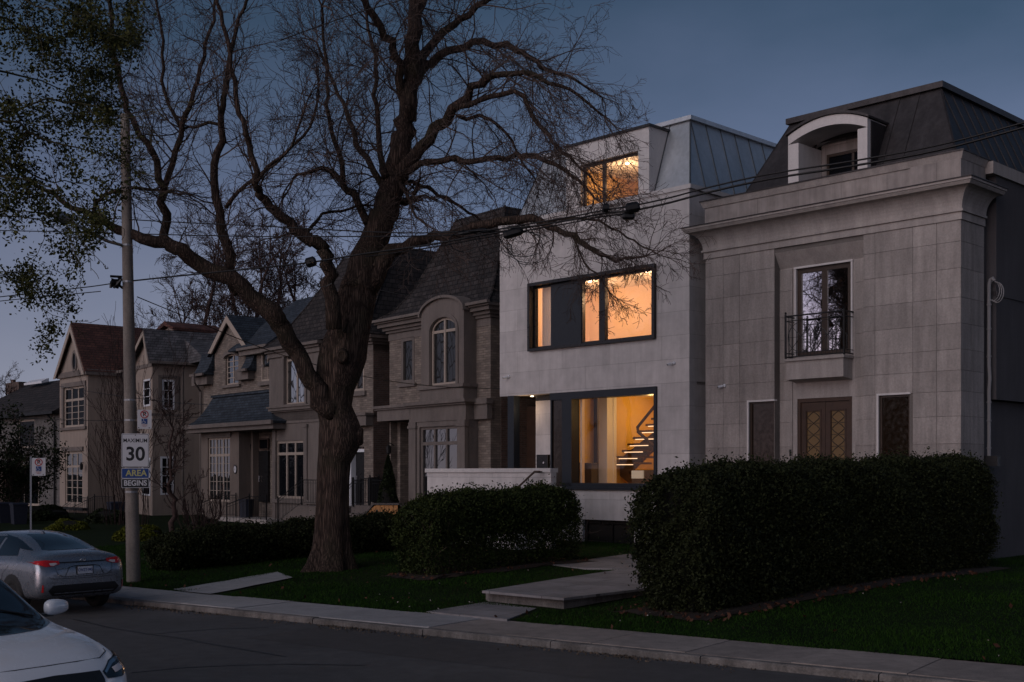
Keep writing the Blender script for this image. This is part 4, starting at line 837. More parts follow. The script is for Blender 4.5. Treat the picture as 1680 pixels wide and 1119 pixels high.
# projecting bay, ground floor
bv = -.55; b0, b1 = C.u(673, bv), C.u(764, bv)
g0_, g1_ = C.u(688, bv), C.u(752, bv); gzt, gzb = C.z(701, g0_, bv), 1.45
m_ = wall(MB(), b0, b1, 0, zb1-.75, bv, 0, [(g0_, g1_, gzb, gzt)]); C.part('bay_ground_floor', m_, 'taupe_trim')
m_ = MB()
for a in (b0, b1-.42): m_.box(a-.02, a+.44, bv-.06, bv+.1, 0, zb1-.98); m_.box(a-.06, a+.48, bv-.1, bv+.1, zb1-.98, zb1-.88); m_.box(a-.03, a+.45, bv-.07, bv+.1, zb1-.88, zb1-.75)
C.part('pilasters', m_, 'taupe_trim')
window(C, g0_, g1_, gzb, gzt, bv+.08, [(1/3, .10), (2/3, .10)], [(.80, .12)], 'taupe_trim', 'dark_glass', fw=.10, name='bay_window', depth=.12)
m_ = MB(); cornice(m_, b0, b1, bv, zb1-.75, [(.03, .12), (.0, .42), (.10, .07), (.20, .12)], dR=0.05)
l0 = C.u(618, bv+.1); cornice(m_, l0, b0-.2, bv+.12, zb1-.62, [(.0, .42), (.08, .06), (.14, .10)], dR=0.4); m_.box(b1-.2, .06, bv+.35, .02, zb1-.74, zb1-.22); m_.box(b1-.2, .12, bv+.28, .02, zb1-.22, zb1-.02)
C.part('entablature', m_, 'taupe_trim')
# arched bay, first floor
a0, a1 = C.u(691, bv), C.u(761, bv); w0, w1 = C.u(706, bv), C.u(748, bv); zs, zt_ = C.z(546, w0, bv), C.z(521, C.u(727, bv), bv); zo = C.z(489, C.u(727, bv), bv); wz0 = C.z(633, w0, bv)
zso = C.z(521, a0, bv)
m_ = wall(MB(), a0, a1, zb1, zs, bv, 0.0, [(w0, w1, wz0, zs)])
c_ = (a0+a1)/2; cw = (w0+w1)/2
n = 16; I = arc(cw, zs, (w1-w0)/2, zt_-zs, 0, math.pi, n); O_ = [(a1, zs)]+arc(c_, zso, (a1-a0)/2, zo-zso, 0, math.pi, n-2)+[(a0, zs)]
for i in range(n): m_.prism([I[i], I[i+1], O_[i+1], O_[i]], bv, 0)
C.part('arched_surround', m_, 'taupe_trim')
m_ = MB(); arch_band(m_, c_, zso, (a1-a0)/2, (a1-a0)/2+.09, zo-zso, zo-zso+.10, bv-.10, .25, 16); arch_band(m_, cw, zs, (w1-w0)/2+.02, (w1-w0)/2+.16, zt_-zs+.02, zt_-zs+.16, bv-.04, bv+.02, 16)
m_.box(w0-.16, w0-.02, bv-.04, bv+.02, wz0, zs); m_.box(w1+.02, w1+.16, bv-.04, bv+.02, wz0, zs)
C.part('arch_moulding', m_, 'taupe_trim')
m_ = MB(); arch_band(m_, c_, zso, .02, (a1-a0)/2+.12, .02, zo-zso+.13, .0, 1.6, 12); C.part('arched_dormer_roof', m_, 'slate_shingle')
wf = MB(); fw = .08; arch_band(wf, cw, zs, (w1-w0)/2-fw, (w1-w0)/2, zt_-zs-fw, zt_-zs, bv+.08, bv+.18, 14)
wf.box(w0, w0+fw, bv+.08, bv+.18, wz0, zs); wf.box(w1-fw, w1, bv+.08, bv+.18, wz0, zs); wf.box(w0, w1, bv+.085, bv+.175, wz0-.0, wz0+fw); wf.box(cw-.05, cw+.05, bv+.075, bv+.17, wz0+fw, zt_-.05); wf.box(w0+fw, w1-fw, bv+.09, bv+.165, zs-.05, zs+.05)
W_ = C.part('arched_window', wf, 'cream_frame')
m_ = MB(); m_.box(w0+.02, w1-.02, bv+.13, bv+.14, wz0+.02, zs); m_.prism(arc(cw, zs, (w1-w0)/2-.03, zt_-zs-.03, 0, math.pi, 14), bv+.13, bv+.14); C.part('pane', m_, 'leaded_glass', W_)
m_ = MB(); m_.box(a0-.1, a1+.1, bv-.12, .1, wz0-.14, wz0-.02); m_.box(a0-.03, a1+.03, bv-.04, .1, zb1-.02, wz0-.14); C.part('bay_sill', m_, 'taupe_trim')
u0_, u1_ = C.u(659), C.u(680); z0_, z1_ = C.z(630, u0_), C.z(552, u1_)
window(C, u0_, u1_, z0_, z1_, -.02, 1, 1, 'taupe_trim', 'leaded_glass', fw=.13, name='narrow_window', depth=.14)
m_ = MB(); m_.box(u0_-.15, u1_+.15, -.1, .05, z0_-.13, z0_-.01); C.part('window_sill', m_, 'taupe_trim')
m_ = MB(); cornice(m_, uL-.02, a0-.05, 0, ze-.72, [(.02, .28), (.10, .10), (.2, .12), (.34, .14), (.44, .10)], right=False); cornice(m_, a1+.05, 0, 0, ze-.72, [(.02, .28), (.10, .10), (.2, .12), (.34, .14), (.44, .10)], left=False, dR=10.5)
C.part('eaves_cornice', m_, 'taupe_trim')
m_ = MB(); m_.box(uL-.50, a0-.06, -.55, -.42, ze-.02, ze+.08); m_.box(a1+.06, .50, -.55, -.42, ze-.02, ze+.08); C.part('gutter', m_, 'taupe_trim')
zr = lambda y, i: C.z(y, uL+i, i)
m_ = MB(); m_.rings([(uL-.46, .46, -.46, 11.2, ze+.02), (uL+.12, -.12, .14, 10.8, ze+.42), (uL+.62, -.62, .72, 10.2, ze+1.25), (uL+1.75, -1.75, 2.0, 9.0, ze+4.0)]); C.part('steep_roof', m_, 'slate_shingle')
m_ = MB()
for sgn in (0, 1):
    P_ = [(-.46, -.46, .02), (.12, .14, .42), (.62, .72, 1.25), (1.75, 2.0, 4.0)]
    m_.tube([((uL+a if not sgn else -a), b, ze+c+.02) for a, b, c in P_], .045, 5)
C.part('hip_ridges', m_, 'slate_shingle')
sb = MB(); x_, z_ = C.uz(643, 731, -.1); sb.tube([(x_, 0, z_), (x_, -.2, z_+.1), (x_, -.25, z_)], .02, 5); sb.lathe([(.03, -.3), (.09, -.25), (.11, 0), (.02, .08)], (x_, -.25, z_-.05), 8); C.part('wall_lantern', sb, 'black_iron')
# stoop with railing
m_ = MB(); m_.box(uL-.2, b0, -1.6, 1.3, .2, 1.3); m_.box(uL+.0, b0-.1, -2.0, -1.6, .2, 1.0); m_.box(uL, b0-.1, -2.4, -2.0, .2, .7); C.part('stoop', m_, 'taupe_trim')
st_r = empty('stoop_railing', (0,0,0), 0, None, None); st_r.parent = C.root
railing(C, [(uL-.2, .0, 1.3), (uL-.2, -1.55, 1.3), (uL+.4, -1.55, 1.3)], .95, st_r); railing(C, [(uL+1.0, -1.55, 1.3), (b0-.05, -1.55, 1.3)], .95, st_r)

# ================================================================ stone house behind the big tree
E = House('stone_bay_house', 612, 47.2, 40, 'rubble stone house with black door and leaded bay window, partly behind the big bare tree')
uL = -7.45; ze = E.z(549, 0)
m_ = wall(MB(), uL, 0, 0, ze-.3, 0, .3, [(E.u(577), E.u(597.5), 1.2, E.z(733, E.u(590))), (E.u(572), E.u(598), E.z(643, E.u(572)), E.z(577, E.u(598)))]); m_.box(-.3, 0, .3, 11, 0, ze-.3); m_.box(uL, uL+.3, .3, 11, 0, ze-.3); m_.box(uL, 0, 10.7, 11, 0, ze-.3); E.part('rubble_walls', m_, 'rubble_stone')
m_ = MB(); m_.box(-.02, .02, .02, 10.9, .3, ze-.31); E.part('side_brick', m_, 'brown_brick')
d0, d1_ = E.u(577), E.u(597.5); zd = E.z(742, d0)
m_ = MB(); m_.box(d0, d1_, .2, .3, 1.2, zd); Dd = E.part('door', m_, 'black_paint'); m_ = MB(); m_.tube([(d0+.15, .14, 2.1), (d0+.15, .14, 2.4)], .02, 6); E.part('handle', m_, 'chrome', Dd)
m_ = MB(); m_.box(d0, d1_, .05, .25, zd, zd+.12); m_.box(d0-.12, d0, -.03, .25, 1.2, E.z(733, d0)); E.part('door_frame', m_, 'white_frame')
window(E, d0, d1_, zd+.12, E.z(731, d0), .2, 2, 1, 'cream_frame', 'dark_glass', name='transom', fw=.03)
u0_, u1_ = E.u(572), E.u(598); z0_, z1_ = E.z(643, u0_), E.z(577, u1_)
window(E, u0_, u1_, z0_, z1_, -.02, [.5], 1, 'cream_frame', 'leaded_glass', fw=.09, name='upper_window', depth=.14)
m_ = MB(); m_.box(u0_-.15, u1_+.15, -.1, .05, z0_-.2, z0_-.01); E.part('window_sill', m_, 'taupe_trim')
zl = E.z(677, 0, -.3)
m_ = MB(); m_.box(E.u(530, -.4), .02, -.35, .0, zl-.5, zl-.1); m_.box(E.u(530, -.4), .08, -.42, .0, zl-.1, zl); E.part('door_canopy_beam', m_, 'taupe_trim')
# bay
bv = -.6; b0, b1 = E.u(449, bv), E.u(524, bv); zt1 = E.z(668, b0, bv)
g0_, g1_ = E.u(451, bv), E.u(499, bv); g0_ += .1
gzt, gzb = E.z(724, g0_, bv), E.z(817, g0_, bv)
m_ = wall(MB(), b0, b1, 0, zt1, bv, 0, [(g0_, g1_, gzb, gzt)]); E.part('bay_ground_floor', m_, 'taupe_trim')
m_ = MB(); cornice(m_, b0, b1, bv, zt1-.75, [(.04, .1), (.0, .4), (.08, .06), (.18, .12), (.24, .07)], dR=0.02); m_.box(b0-.08, b1+.08, bv-.1, 0, gzb-.2, gzb-.04)
for a in (b0, g1_+.05): m_.box(a-.02, a+.25, bv-.06, 0, .5, zt1-.95); m_.box(a-.06, a+.30, bv-.1, 0, zt1-.95, zt1-.83)
E.part('bay_entablature', m_, 'taupe_trim')
window(E, g0_, g1_, gzb, gzt, bv+.05, [(1/3, .10), (2/3, .10)], [(.80, .12)], 'cream_frame', 'dark_glass', fw=.10, name='bay_window', depth=.12)
b0 = E.u(443, bv+.1); w0, w1 = E.u(465, bv), E.u(499, bv); wz0 = E.z(664, w0, bv); zs = E.z(590, w0, bv); zt_ = zs+.55
m_ = wall(MB(), b0, b1, zt1, ze-.2, bv+.06, 0.02, [(w0, w1, wz0, zt_)]); arch_top(m_, w0, w1, zs, zt_, bv+.07, 0); E.part('bay_first_floor', m_, 'taupe_trim')
m_ = MB(); arch_band(m_, (w0+w1)/2, zs, (w1-w0)/2, (w1-w0)/2+.14, zt_-zs, zt_-zs+.14, bv, bv+.1, 12); m_.box(w0-.14, w0, bv, bv+.08, wz0, zs); m_.box(w1, w1+.14, bv, bv+.08, wz0, zs); m_.box(w0-.2, w1+.2, bv-.04, bv+.08, wz0-.12, wz0); E.part('arch_moulding', m_, 'taupe_trim')
window(E, w0, w1, wz0, zt_, bv+.16, [(.5, .1)], [(.78, .09)], 'cream_frame', 'leaded_glass', fw=.07, name='arched_window')
m_ = MB(); cornice(m_, uL, 0, 0, ze-.62, [(.02, .25), (.10, .1), (.22, .12), (.36, .13)], dR=10.8); cornice(m_, b0, b1, bv, ze-.45, [(.02, .2), (.12, .1), (.26, .12)], dR=0); E.part('eaves_cornice', m_, 'taupe_trim')
m_ = MB(); m_.rings([(uL-.3, .4, -.75, 11.3, ze), (uL+.2, -.15, -.1, 10.9, ze+.5), (uL+.9, -.8, .8, 10.2, ze+1.8), (uL+2.0, -1.55, 2.1, 9.2, ze+4.0)]); E.part('steep_roof', m_, 'slate_shingle')
m_ = MB(); m_.tube([(.4, -.75, ze), (-.15, -.1, ze+.52), (-.8, .8, ze+1.82), (-1.55, 2.1, ze+4.02)], .045, 5); m_.tube([(uL-.3, -.75, ze), (uL+.2, -.1, ze+.52), (uL+.9, .8, ze+1.82), (uL+2.0, 2.1, ze+4.02)], .045, 5); E.part('hip_ridges', m_, 'slate_shingle')
m_ = MB(); x0_ = E.u(505, -1); m_.box(E.u(508, -.9), .1, -1.6, -.02, .2, 1.2); m_.box(E.u(520,-1.8), E.u(590, -1.8), -2.0, -1.6, .2, .9); m_.box(E.u(520,-2), E.u(590, -2), -2.4, -2.0, .2, .6); E.part('stoop', m_, 'taupe_trim')
er = empty('stoop_railing', (0,0,0), 0, None, None); er.parent = E.root
q0 = (E.u(458, -2.6), -2.6, .6); q1 = (E.u(494, -1.6), -1.6, 1.25); q2 = (E.u(540, -1.6), -1.6, 1.25)
railing(E, [(E.u(456,-1.9), -1.9, .45), (E.u(495,-1.9), -1.9, 1.25), (E.u(535,-1.9), -1.9, 1.25)], 1.0, er)
railing(E, [(E.u(562,-1.9), -1.9, .75), (E.u(580,-1.9), -1.9, 1.25), (E.u(607,-1.9), -1.9, 1.35), (.1, .2, 1.35)], 1.0, er)

# ================================================================ gabled stone house with dark blue shingles
D = House('gabled_stone_house', 447, 54.0, 40, 'stone house with small gable, arched window and dark blue shingled porch roof')
uL = D.u(334)
def dz(y, px, v=0): return D.z(y, D.u(px, v), v)
ze = dz(600, 334)
m_ = wall(MB(), uL, 0, 0, dz(612, 334), 0, .3, [(D.u(370), D.u(391), dz(632, 370), 99)]); m_ = wall(m_, D.u(404), 0, dz(612, 334)+.001, dz(565, 430), 0, .3, [(D.u(430), D.u(449), dz(626, 430), dz(575, 445))])
m_.box(-.3, 0, .3, 10, 0, dz(600, 440)); m_.box(uL, uL+.3, .3, 10, 0, dz(605, 334))
D.part('rubble_walls', m_, 'rubble_stone')
pk = D.uz(372, 518, -.22); gl = D.uz(344, 578, -.22); gr = D.uz(403, 568, -.22); zg0 = dz(612, 334)
m_ = MB(); w0, w1 = D.u(370), D.u(391); wz0, zs, zt_ = dz(632, 370), dz(588, 370), dz(581, 380)
# gable wall with window opening
gw = wall(MB(), gl[0]+.1, gr[0]-.1, zg0, zt_+.15, 0, .3, [(w0, w1, zg0-.5, zt_)]); arch_top(gw, w0, w1, zs, zt_, .01, .29)
zz = zt_+.15; gw.prism([(gl[0]+.1, zz), (gr[0]-.1, zz), (pk[0]+.15, pk[1]-.35), (pk[0]-.15, pk[1]-.35)], 0, .3); D.part('gable_wall', gw, 'rubble_stone')
window(D, w0, w1, dz(632, 370), zt_, .08, [(.5, .07)], 5, 'cream_frame', 'dark_glass', fw=.07, name='arched_window')
m_ = MB(); arch_band(m_, (w0+w1)/2, zs, (w1-w0)/2+.01, (w1-w0)/2+.16, zt_-zs+.01, zt_-zs+.17, -.1, .05, 10); m_.box(w0-.3, w1+.3, -.12, .02, wz0-.14, wz0-.02); D.part('window_hood', m_, 'taupe_trim')
m_ = MB()
for a, b in ((gl, pk), (gr, pk)):
    du_ = .16 if a is gl else -.16
    m_.prism([(a[0]-du_, a[1]-.05), (a[0]+du_*1.2, a[1]-.08), (b[0], b[1]-.32), (b[0], b[1]+.02)], -.25, -.18)
D.part('bargeboards', m_, 'cream_frame')
m_ = MB()
for a in (gl, gr):
    s_ = -1 if a is gl else 1
    x_ = a[0]+s_*.25; z_ = a[1]-.1
    m_.prism([(x_, z_), (x_, z_-.12), (pk[0], pk[1]-.1), (pk[0], pk[1]+.06)], -.24, 6.0)
D.part('gable_roof', m_, 'blue_shingle')
m_ = MB(); zR = dz(565, 430, .0); m_.prism([(-.45, zR-.2), (-.45, zR-.1), (3.2, zR+2.6), (7.2, zR+2.6), (10.5, zR-.2)], pk[0]+.6, .25, 'x'); D.part('main_roof', m_, 'blue_shingle')
m_ = MB(); m_.box(D.u(403), D.u(452), -.5, -.38, zR-.22, zR-.10); m_.box(D.u(403), 0, -.36, .1, zR-.45, zR-.22); D.part('gutter', m_, 'taupe_trim')
def flare(pL, pR, ytop, ybot, vout, name, v0=0.0):   # small bell-cast pent roof
    mb = MB(); n = 6; ua, ub = D.u(pL, -vout), D.u(pR, 0); zt0 = dz(ytop, (pL+pR)/2, 0); zb0 = dz(ybot, (pL+pR)/2, -vout)
    prof = [(v0, zt0)]+[(-vout*(k/n)**1.0, zb0+(zt0-zb0)*(1-k/n)**1.8) for k in range(1, n+1)]+[(-vout, zb0-.08), (v0, zb0-.08)]
    mb.prism(prof, ua, ub, 'x'); o = D.part(name, mb, 'blue_shingle')
    g_ = MB(); g_.box(ua-.03, ub+.03, -vout-.1, -vout, zb0-.12, zb0-.0); D.part('gutter', g_, 'taupe_trim', o); return o
flare(314, 351, 582, 612, .55, 'pent_roof'); flare(392, 421, 571, 604, .5, 'pent_roof')
m_ = MB(); m_.box(D.u(325), D.u(350), -.35, 0, dz(629, 337)-.1, dz(613, 337)-.1); m_.box(D.u(396), D.u(418), -.35, 0, dz(620, 407)-.1, dz(607, 407)); D.part('corbels', m_, 'taupe_trim')
# small window with its own hood
s0, s1 = D.u(430), D.u(449); z0_, z1_ = dz(626, 430), dz(575, 445)
window(D, s0, s1, z0_, z1_, -.03, 2, 1, 'cream_frame', 'leaded_glass', fw=.08, name='small_window', depth=.12); m_ = MB(); m_.box(s0-.15, s1+.1, -.15, 0, z0_-.2, z0_-.02); D.part('window_sill', m_, 'taupe_trim')
flare(436, 448, 584, 597, .5, 'window_hood_roof')
# porch roof (hipped bell-cast)
zt0, zb0 = dz(652, 352, -.1), dz(698, 318, -1.6)
n = 6; rs = []
pu0, pu1 = D.u(306, -1.5), D.u(448, -1.5)+.1; tu0, tu1 = D.u(351, 0), D.u(440, 0)+.3
for k in range(n+1):
    t = k/n; cc = (1-t)**.6 if t < 1 else 0; e_ = (t)**.62
    rs.append((pu0+(tu0-pu0)*e_, pu1+(tu1-pu1)*e_, -1.55+1.5*e_, .1, zb0+(zt0-zb0)*t))
m_ = MB(); m_.rings([(pu0, pu1, -1.55, .1, zb0-.1)]+rs); PR = D.part('porch_roof', m_, 'blue_shingle')
m_ = MB(); m_.box(pu0-.05, pu1, -1.66, -1.56, zb0-.16, zb0+.02); m_.box(pu0, pu1-.1, -1.5, -.3, zb0-.35, zb0-.12); D.part('gutter', m_, 'taupe_trim', PR)
m_ = MB(); m_.box(tu0-.05, tu1+.05, -.15, .02, zt0-.02, zt0+.10); D.part('lead_flashing', m_, 'blue_shingle', PR)
# ground floor: stucco front with tall window, door
v1 = -.9; a0, a1 = D.u(330, v1), D.u(392, v1); w0, w1 = D.u(341, v1), D.u(377, v1); wz1, wz0 = D.z(719, w0, v1), D.z(822, w0, v1)
m_ = wall(MB(), a0, a1, 0, zb0-.2, v1, 0, [(w0, w1, wz0, wz1)]); D.part('stucco_bay', m_, 'taupe_stucco')
m_ = MB(); m_.box(a1, D.u(415, -.3), -.3, 0, 0, zb0-.2); D.part('stucco_bay', m_, 'taupe_stucco')
window(D, w0, w1, wz0, wz1, v1+.06, [(1/3, .11), (2/3, .11), 1/6, .5, 5/6], [(.74, .12), .15, .3, .45, .6, .87], 'cream_frame', 'dark_glass', fw=.09, mw=.025, name='tall_window')
m_ = MB(); m_.box(w0-.25, w1+.25, v1-.1, v1+.02, wz1+.1, wz1+.2); m_.box(w0-.15, w1+.15, v1-.05, v1+.02, wz1+.0, wz1+.1); D.part('window_head', m_, 'taupe_trim')
d0, d1_ = D.u(425, -.1), D.u(440, -.1); zd = dz(720, 430)
m_ = MB(); m_.box(d0, d1_, -.12, -.02, 1.2, zd-.55); Dd = D.part('door', m_, 'black_paint'); m_ = MB(); m_.tube([(d0+.12, -.17, 2.1), (d0+.12, -.17, 2.4)], .02, 6); D.part('handle', m_, 'chrome', Dd)
window(D, d0, d1_, zd-.5, zd, -.12, 1, 1, 'dark_wood', 'dark_glass', name='transom', fw=.05)
x_, z_ = D.uz(386.5, 770, v1); m_ = MB(); P_ = arc(x_, z_, .17, .21, 0, 2*math.pi, 20)[:-1]; m_.prism(P_, v1-.03, v1-.002); Pq = D.part('number_plaque', m_, 'black_paint')
m_ = MB(); m_.prism(arc(x_, z_, .12, .155, 0, 2*math.pi, 20)[:-1], v1-.035, v1-.031); D.part('plaque_face', m_, 'sign_white', Pq); text_part('plaque_number', '6', .17, (x_, v1-.038, z_-D.g0), (math.pi/2, 0, 0), 'black_paint', D.root)
x_, z_ = D.uz(402, 790, -.3); m_ = MB(); m_.prism([(x_-.2, z_-.12), (x_+.2, z_-.12), (x_+.2, z_+.06), (x_+.14, z_+.12), (x_-.14, z_+.12), (x_-.2, z_+.06)], -.45, -.3); D.part('mailbox', m_, 'black_iron')
x_, z_ = D.uz(417, 730, -.1); m_ = MB(); m_.tube([(x_, 0, z_+.1), (x_, -.2, z_+.15)], .02, 5); m_.lathe([(.02, -.35), (.08, -.3), (.12, .0), (.02, .1)], (x_, -.25, z_), 8); D.part('wall_lantern', m_, 'black_iron')
m_ = MB()
for k, (l_, r_, y_) in enumerate([(358, 437, 848), (347, 432, 858), (335, 420, 867)]):
    vv = -1.7-.45*k; u0_ = D.u(l_, vv); z_ = D.z(y_, u0_, vv); m_.box(u0_, D.u(r_, vv), vv-.02 if k == 0 else vv, -.1 if k == 0 else vv+.5, -.1, z_)
D.part('entrance_steps', m_, 'stone_trim')
dr = empty('step_railing', (0,0,0), 0, None, None); dr.parent = D.root
zt_ = D.z(848, D.u(360, -1.7), -1.7)
railing(D, [(D.u(372,-2.6), -2.6, zt_-.35), (D.u(409,-1.7), -1.7, zt_), (D.u(437,-1.7), -1.7, zt_)], .98, dr)
railing(D, [(D.u(330,-2.4), -2.4, zt_-.35), (D.u(362,-1.5), -1.5, zt_), (D.u(387,-1.0), -1.0, zt_)], .98, dr)
m_ = MB(); x_ = D.u(400, -1.0); m_.lathe([(.28, 0), (.33, .75), (.36, .76), (.36, .82), (.30, .82)], (x_+.25, -1.0, zt_), 12); pl_ = D.part('planter', m_, 'blue_bin')
# downpipe
m_ = MB(); x_ = D.u(331); zc_ = dz(618, 331); m_.tube([(D.u(318, -.7), -.7, zc_+.1), (D.u(319, -.6), -.6, zc_-.35), (x_, -.06, zc_-.75), (x_, -.06, .4)], .05, 6); D.part('downpipe', m_, 'taupe_trim')

# ================================================================ cream stucco house with grey roof
G = House('grey_roof_house', 250, 61, 34, 'cream stucco house with grey shingle roof and white shuttered windows')
pk = G.uz(235, 541, -.3); el = G.uz(219, 590); er_ = G.uz(251, 588); zE = er_[1]
u0_ = el[0]; Lv = 2.75
m_ = wall(MB(), u0_, 0, 0, zE-.1, 0, .25, [(G.u(236), G.u(247), G.z(670, u0_), G.z(627, u0_)), (G.u(234), G.u(247), G.z(812, u0_), G.z(752, u0_))]); m_.prism([(u0_, zE-.1), (0, zE-.1), (pk[0], pk[1]-.15)], 0, .25); G.part('gable_wall', m_, 'cream_stucco')
q = lambda px: G.v(px, 0)
s0, s1 = q(266), q(286); a0, a1 = q(263), q(285)
sz0, sz1 = G.z(672, 0, q(275)), G.z(623, 0, q(275)); tz0, tz1 = G.z(812, 0, q(275)), G.z(749, 0, q(275))
m_ = wall(MB(), .25, q(300), 0, zE-.1, 0, -.25, [(s0, s1, sz0, sz1), (a0, a1, tz0, tz1)], 'x'); G.part('side_wall', m_, 'cream_stucco')
m_ = MB(); m_.box(-.3, .12, q(300), 9, 0, zE-.1); m_.box(-6, 0, 8.7, 9, 0, zE-.1); m_.box(u0_-4, u0_, .5, .8, 0, zE-.2); G.part('rear_wall', m_, 'cream_stucco')
window(G, s0, s1, sz0, sz1, .03, 2, 3, 'white_frame', 'dark_glass', fw=.10, mw=.03, ax='x', name='side_window'); window(G, a0, a1, tz0, tz1, .03, 2, 4, 'white_frame', 'dark_glass', fw=.10, mw=.03, ax='x', name='side_window')
window(G, G.u(236), G.u(247), G.z(670, u0_), G.z(627, u0_), -.03, 1, 3, 'white_frame', 'dark_glass', fw=.09, mw=.03, name='front_window'); window(G, G.u(234), G.u(247), G.z(812, u0_), G.z(752, u0_), -.03, 1, 4, 'white_frame', 'dark_glass', fw=.09, mw=.03, name='front_window')
m_ = MB(); m_.box(.0, .05, s0-.22, s0-.02, sz0, sz1+.1); m_.box(.0, .05, s1+.02, s1+.22, sz0, sz1+.1); m_.box(.0, .06, s0-.22, s1+.22, sz1+.11, sz1+.22); G.part('shutter_trim', m_, 'taupe_trim')
m_ = MB(); zb = G.z(678, 0, 0); m_.box(u0_-.03, .05, -.05, 8, zb-.12, zb); m_.box(u0_-.03, .04, -.04, .02, zE-.4, zE-.2); G.part('string_course', m_, 'taupe_trim')
m_ = MB(); s_ = (pk[1]-zE+.1)/(pk[0]-0)
for (xe) in (u0_-.3, .35):
    dzz = (zE-.12)-(0); m_.prism([(xe, zE-.25), (xe, zE-.15), (pk[0], pk[1]+.05), (pk[0], pk[1]-.08)], -.3, 8.5)
m_.prism([(-.2, zE-.2), (2.4, zE-.2), (2.4, zE+.0), (-1.2, pk[1]-.0)], q(300)+.2, 7.5)
G.part('roof', m_, 'grey_shingle')
m_ = MB(); m_.box(.35, .46, -.3, q(300)+.1, zE-.28, zE-.14); m_.box(.35, .46, q(300), 7, zE-.28, zE-.14); m_.tube([(.1, q(300)-.05, zE-.3), (.1, q(300)-.05, .5)], .05, 6); G.part('gutter', m_, 'taupe_trim')
m_ = MB()
for xe in (u0_-.3, .35): m_.prism([(xe, zE-.3), (xe+(.25 if xe < 0 else -.25), zE-.32), (pk[0], pk[1]-.3), (pk[0], pk[1]-.02)], -.34, -.301)
G.part('bargeboards', m_, 'cream_frame')

# ================================================================ cream stucco house with red-brown roof
Fh = House('red_roof_house', 144, 64, 41, 'cream stucco house with red-brown shingle roof and oval gable window', g0=.25)
u0_ = Fh.u(98); pk = Fh.uz(116, 532, -.22); ebl = Fh.uz(89, 618, -.4); zE = Fh.z(606, 0)
c_ = (u0_+0)/2-.3
w0, w1 = Fh.u(105), Fh.u(139); wz1, wz0 = Fh.z(632, w1), Fh.z(702, w0); lw0, lw1 = Fh.u(107), Fh.u(135); lz1, lz0 = Fh.z(742, lw0), Fh.z(826, lw0)
m_ = wall(MB(), u0_, 0, 0, zE, 0, .3, [(w0, w1, wz0, wz1), (lw0, lw1, lz0, lz1)]); m_.prism([(u0_, zE), (0, zE), (pk[0], pk[1]-.25)], 0, .3); m_.box(u0_, u0_+.3, .3, 9, 0, zE); Fh.part('front_wall', m_, 'cream_stucco')
m_ = MB(); m_.box(-.3, 0, .3, 2.2, 0, zE); m_.box(-.3, Fh.u(222, 2.0), 2.0, 2.3, 0, zE-.2); Fh.part('side_wall', m_, 'cream_stucco')
window(Fh, w0, w1, wz0, wz1, .05, [(1/3, .12), (2/3, .12)], [(.70, .13), .175, .35, .52], 'cream_frame', 'dark_glass', fw=.12, mw=.03, name='upper_window'); window(Fh, lw0, lw1, lz0, lz1, .05, [(1/3, .11), (2/3, .11)], [(.74, .12), .15, .3, .45, .6], 'cream_frame', 'dark_glass', fw=.1, mw=.03, name='lower_window')
m_ = MB(); m_.box(w0-.25, w0, -.05, .05, wz0, wz1+.25); m_.box(w1, w1+.22, -.05, .05, wz0, wz1+.25); m_.box(w0-.25, w1+.22, -.08, .05, wz1, wz1+.25); m_.box(w0-.3, w1+.3, -.12, .04, wz0-.15, wz0-.0); m_.box(lw0-.2, lw1+.2, -.09, .04, lz1+.05, lz1+.28); Fh.part('window_surround', m_, 'taupe_trim')
m_ = MB(); m_.box(u0_-.1, .12, -.12, 2.1, zE-.28, zE-.1); m_.box(u0_-.06, .06, -.06, 2.1, zE-.1, zE+.03); Fh.part('string_course', m_, 'taupe_trim')
ox, oz = Fh.uz(123, 593, 0); m_ = MB(); I = arc(ox, oz, .23, .45, 0, 2*math.pi, 20); O_ = arc(ox, oz, .36, .62, 0, 2*math.pi, 20)
for i in range(20): m_.prism([I[i], I[i+1], O_[i+1], O_[i]], -.06, .02)
Ov = Fh.part('oval_window', m_, 'taupe_trim'); m_ = MB(); m_.prism(I[:-1], -.02, -.01); Fh.part('pane', m_, 'dark_glass', Ov)
m_ = MB(); xl, xr = Fh.u(88, -.22), .12; zl = Fh.z(618, xl, -.22)
for xe in (xl, xr): m_.prism([(xe, zl-.1), (xe, zl+.03), (pk[0], pk[1]+.12), (pk[0], pk[1]-.06)], -.22, 10)
zR = Fh.z(610, 0, 2); m_.prism([(1.4, zR-.12), (1.4, zR), (5.6, pk[1]-.2), (9.8, zR), (9.8, zR-.12)], .0, Fh.u(262, 5.5), 'x')
Fh.part('roof', m_, 'red_shingle')
m_ = MB()
for xe in (xl, xr):
    d_ = .3 if xe == xl else -.3; m_.prism([(xe, zl-.15), (xe+d_, zl-.15), (pk[0], pk[1]-.40), (pk[0], pk[1]+.0)], -.27, -.225)
Fh.part('bargeboards', m_, 'cream_frame')
m_ = MB(); m_.box(.13, .24, -.2, 1.5, zl-.15, zl-.0); m_.box(.5, Fh.u(215, 1.4), 1.28, 1.4, zR-.16, zR-.02); m_.tube([(.1, 1.9, zE-.1), (.1, 1.9, .4)], .05, 6); Fh.part('gutter', m_, 'taupe_trim')
vv = 2.0; a, b = Fh.u(176, vv), Fh.u(186, vv); window(Fh, a, b, Fh.z(690, a, vv), Fh.z(632, a, vv), vv-.08, 1, 2, 'taupe_trim', 'dark_glass', fw=.12, name='narrow_window'); window(Fh, a-.2, b+.5, 1.0, Fh.z(738, a, vv), vv-.08, 1, [.8], 'dark_wood', 'dark_glass', fw=.12, name='doorway')
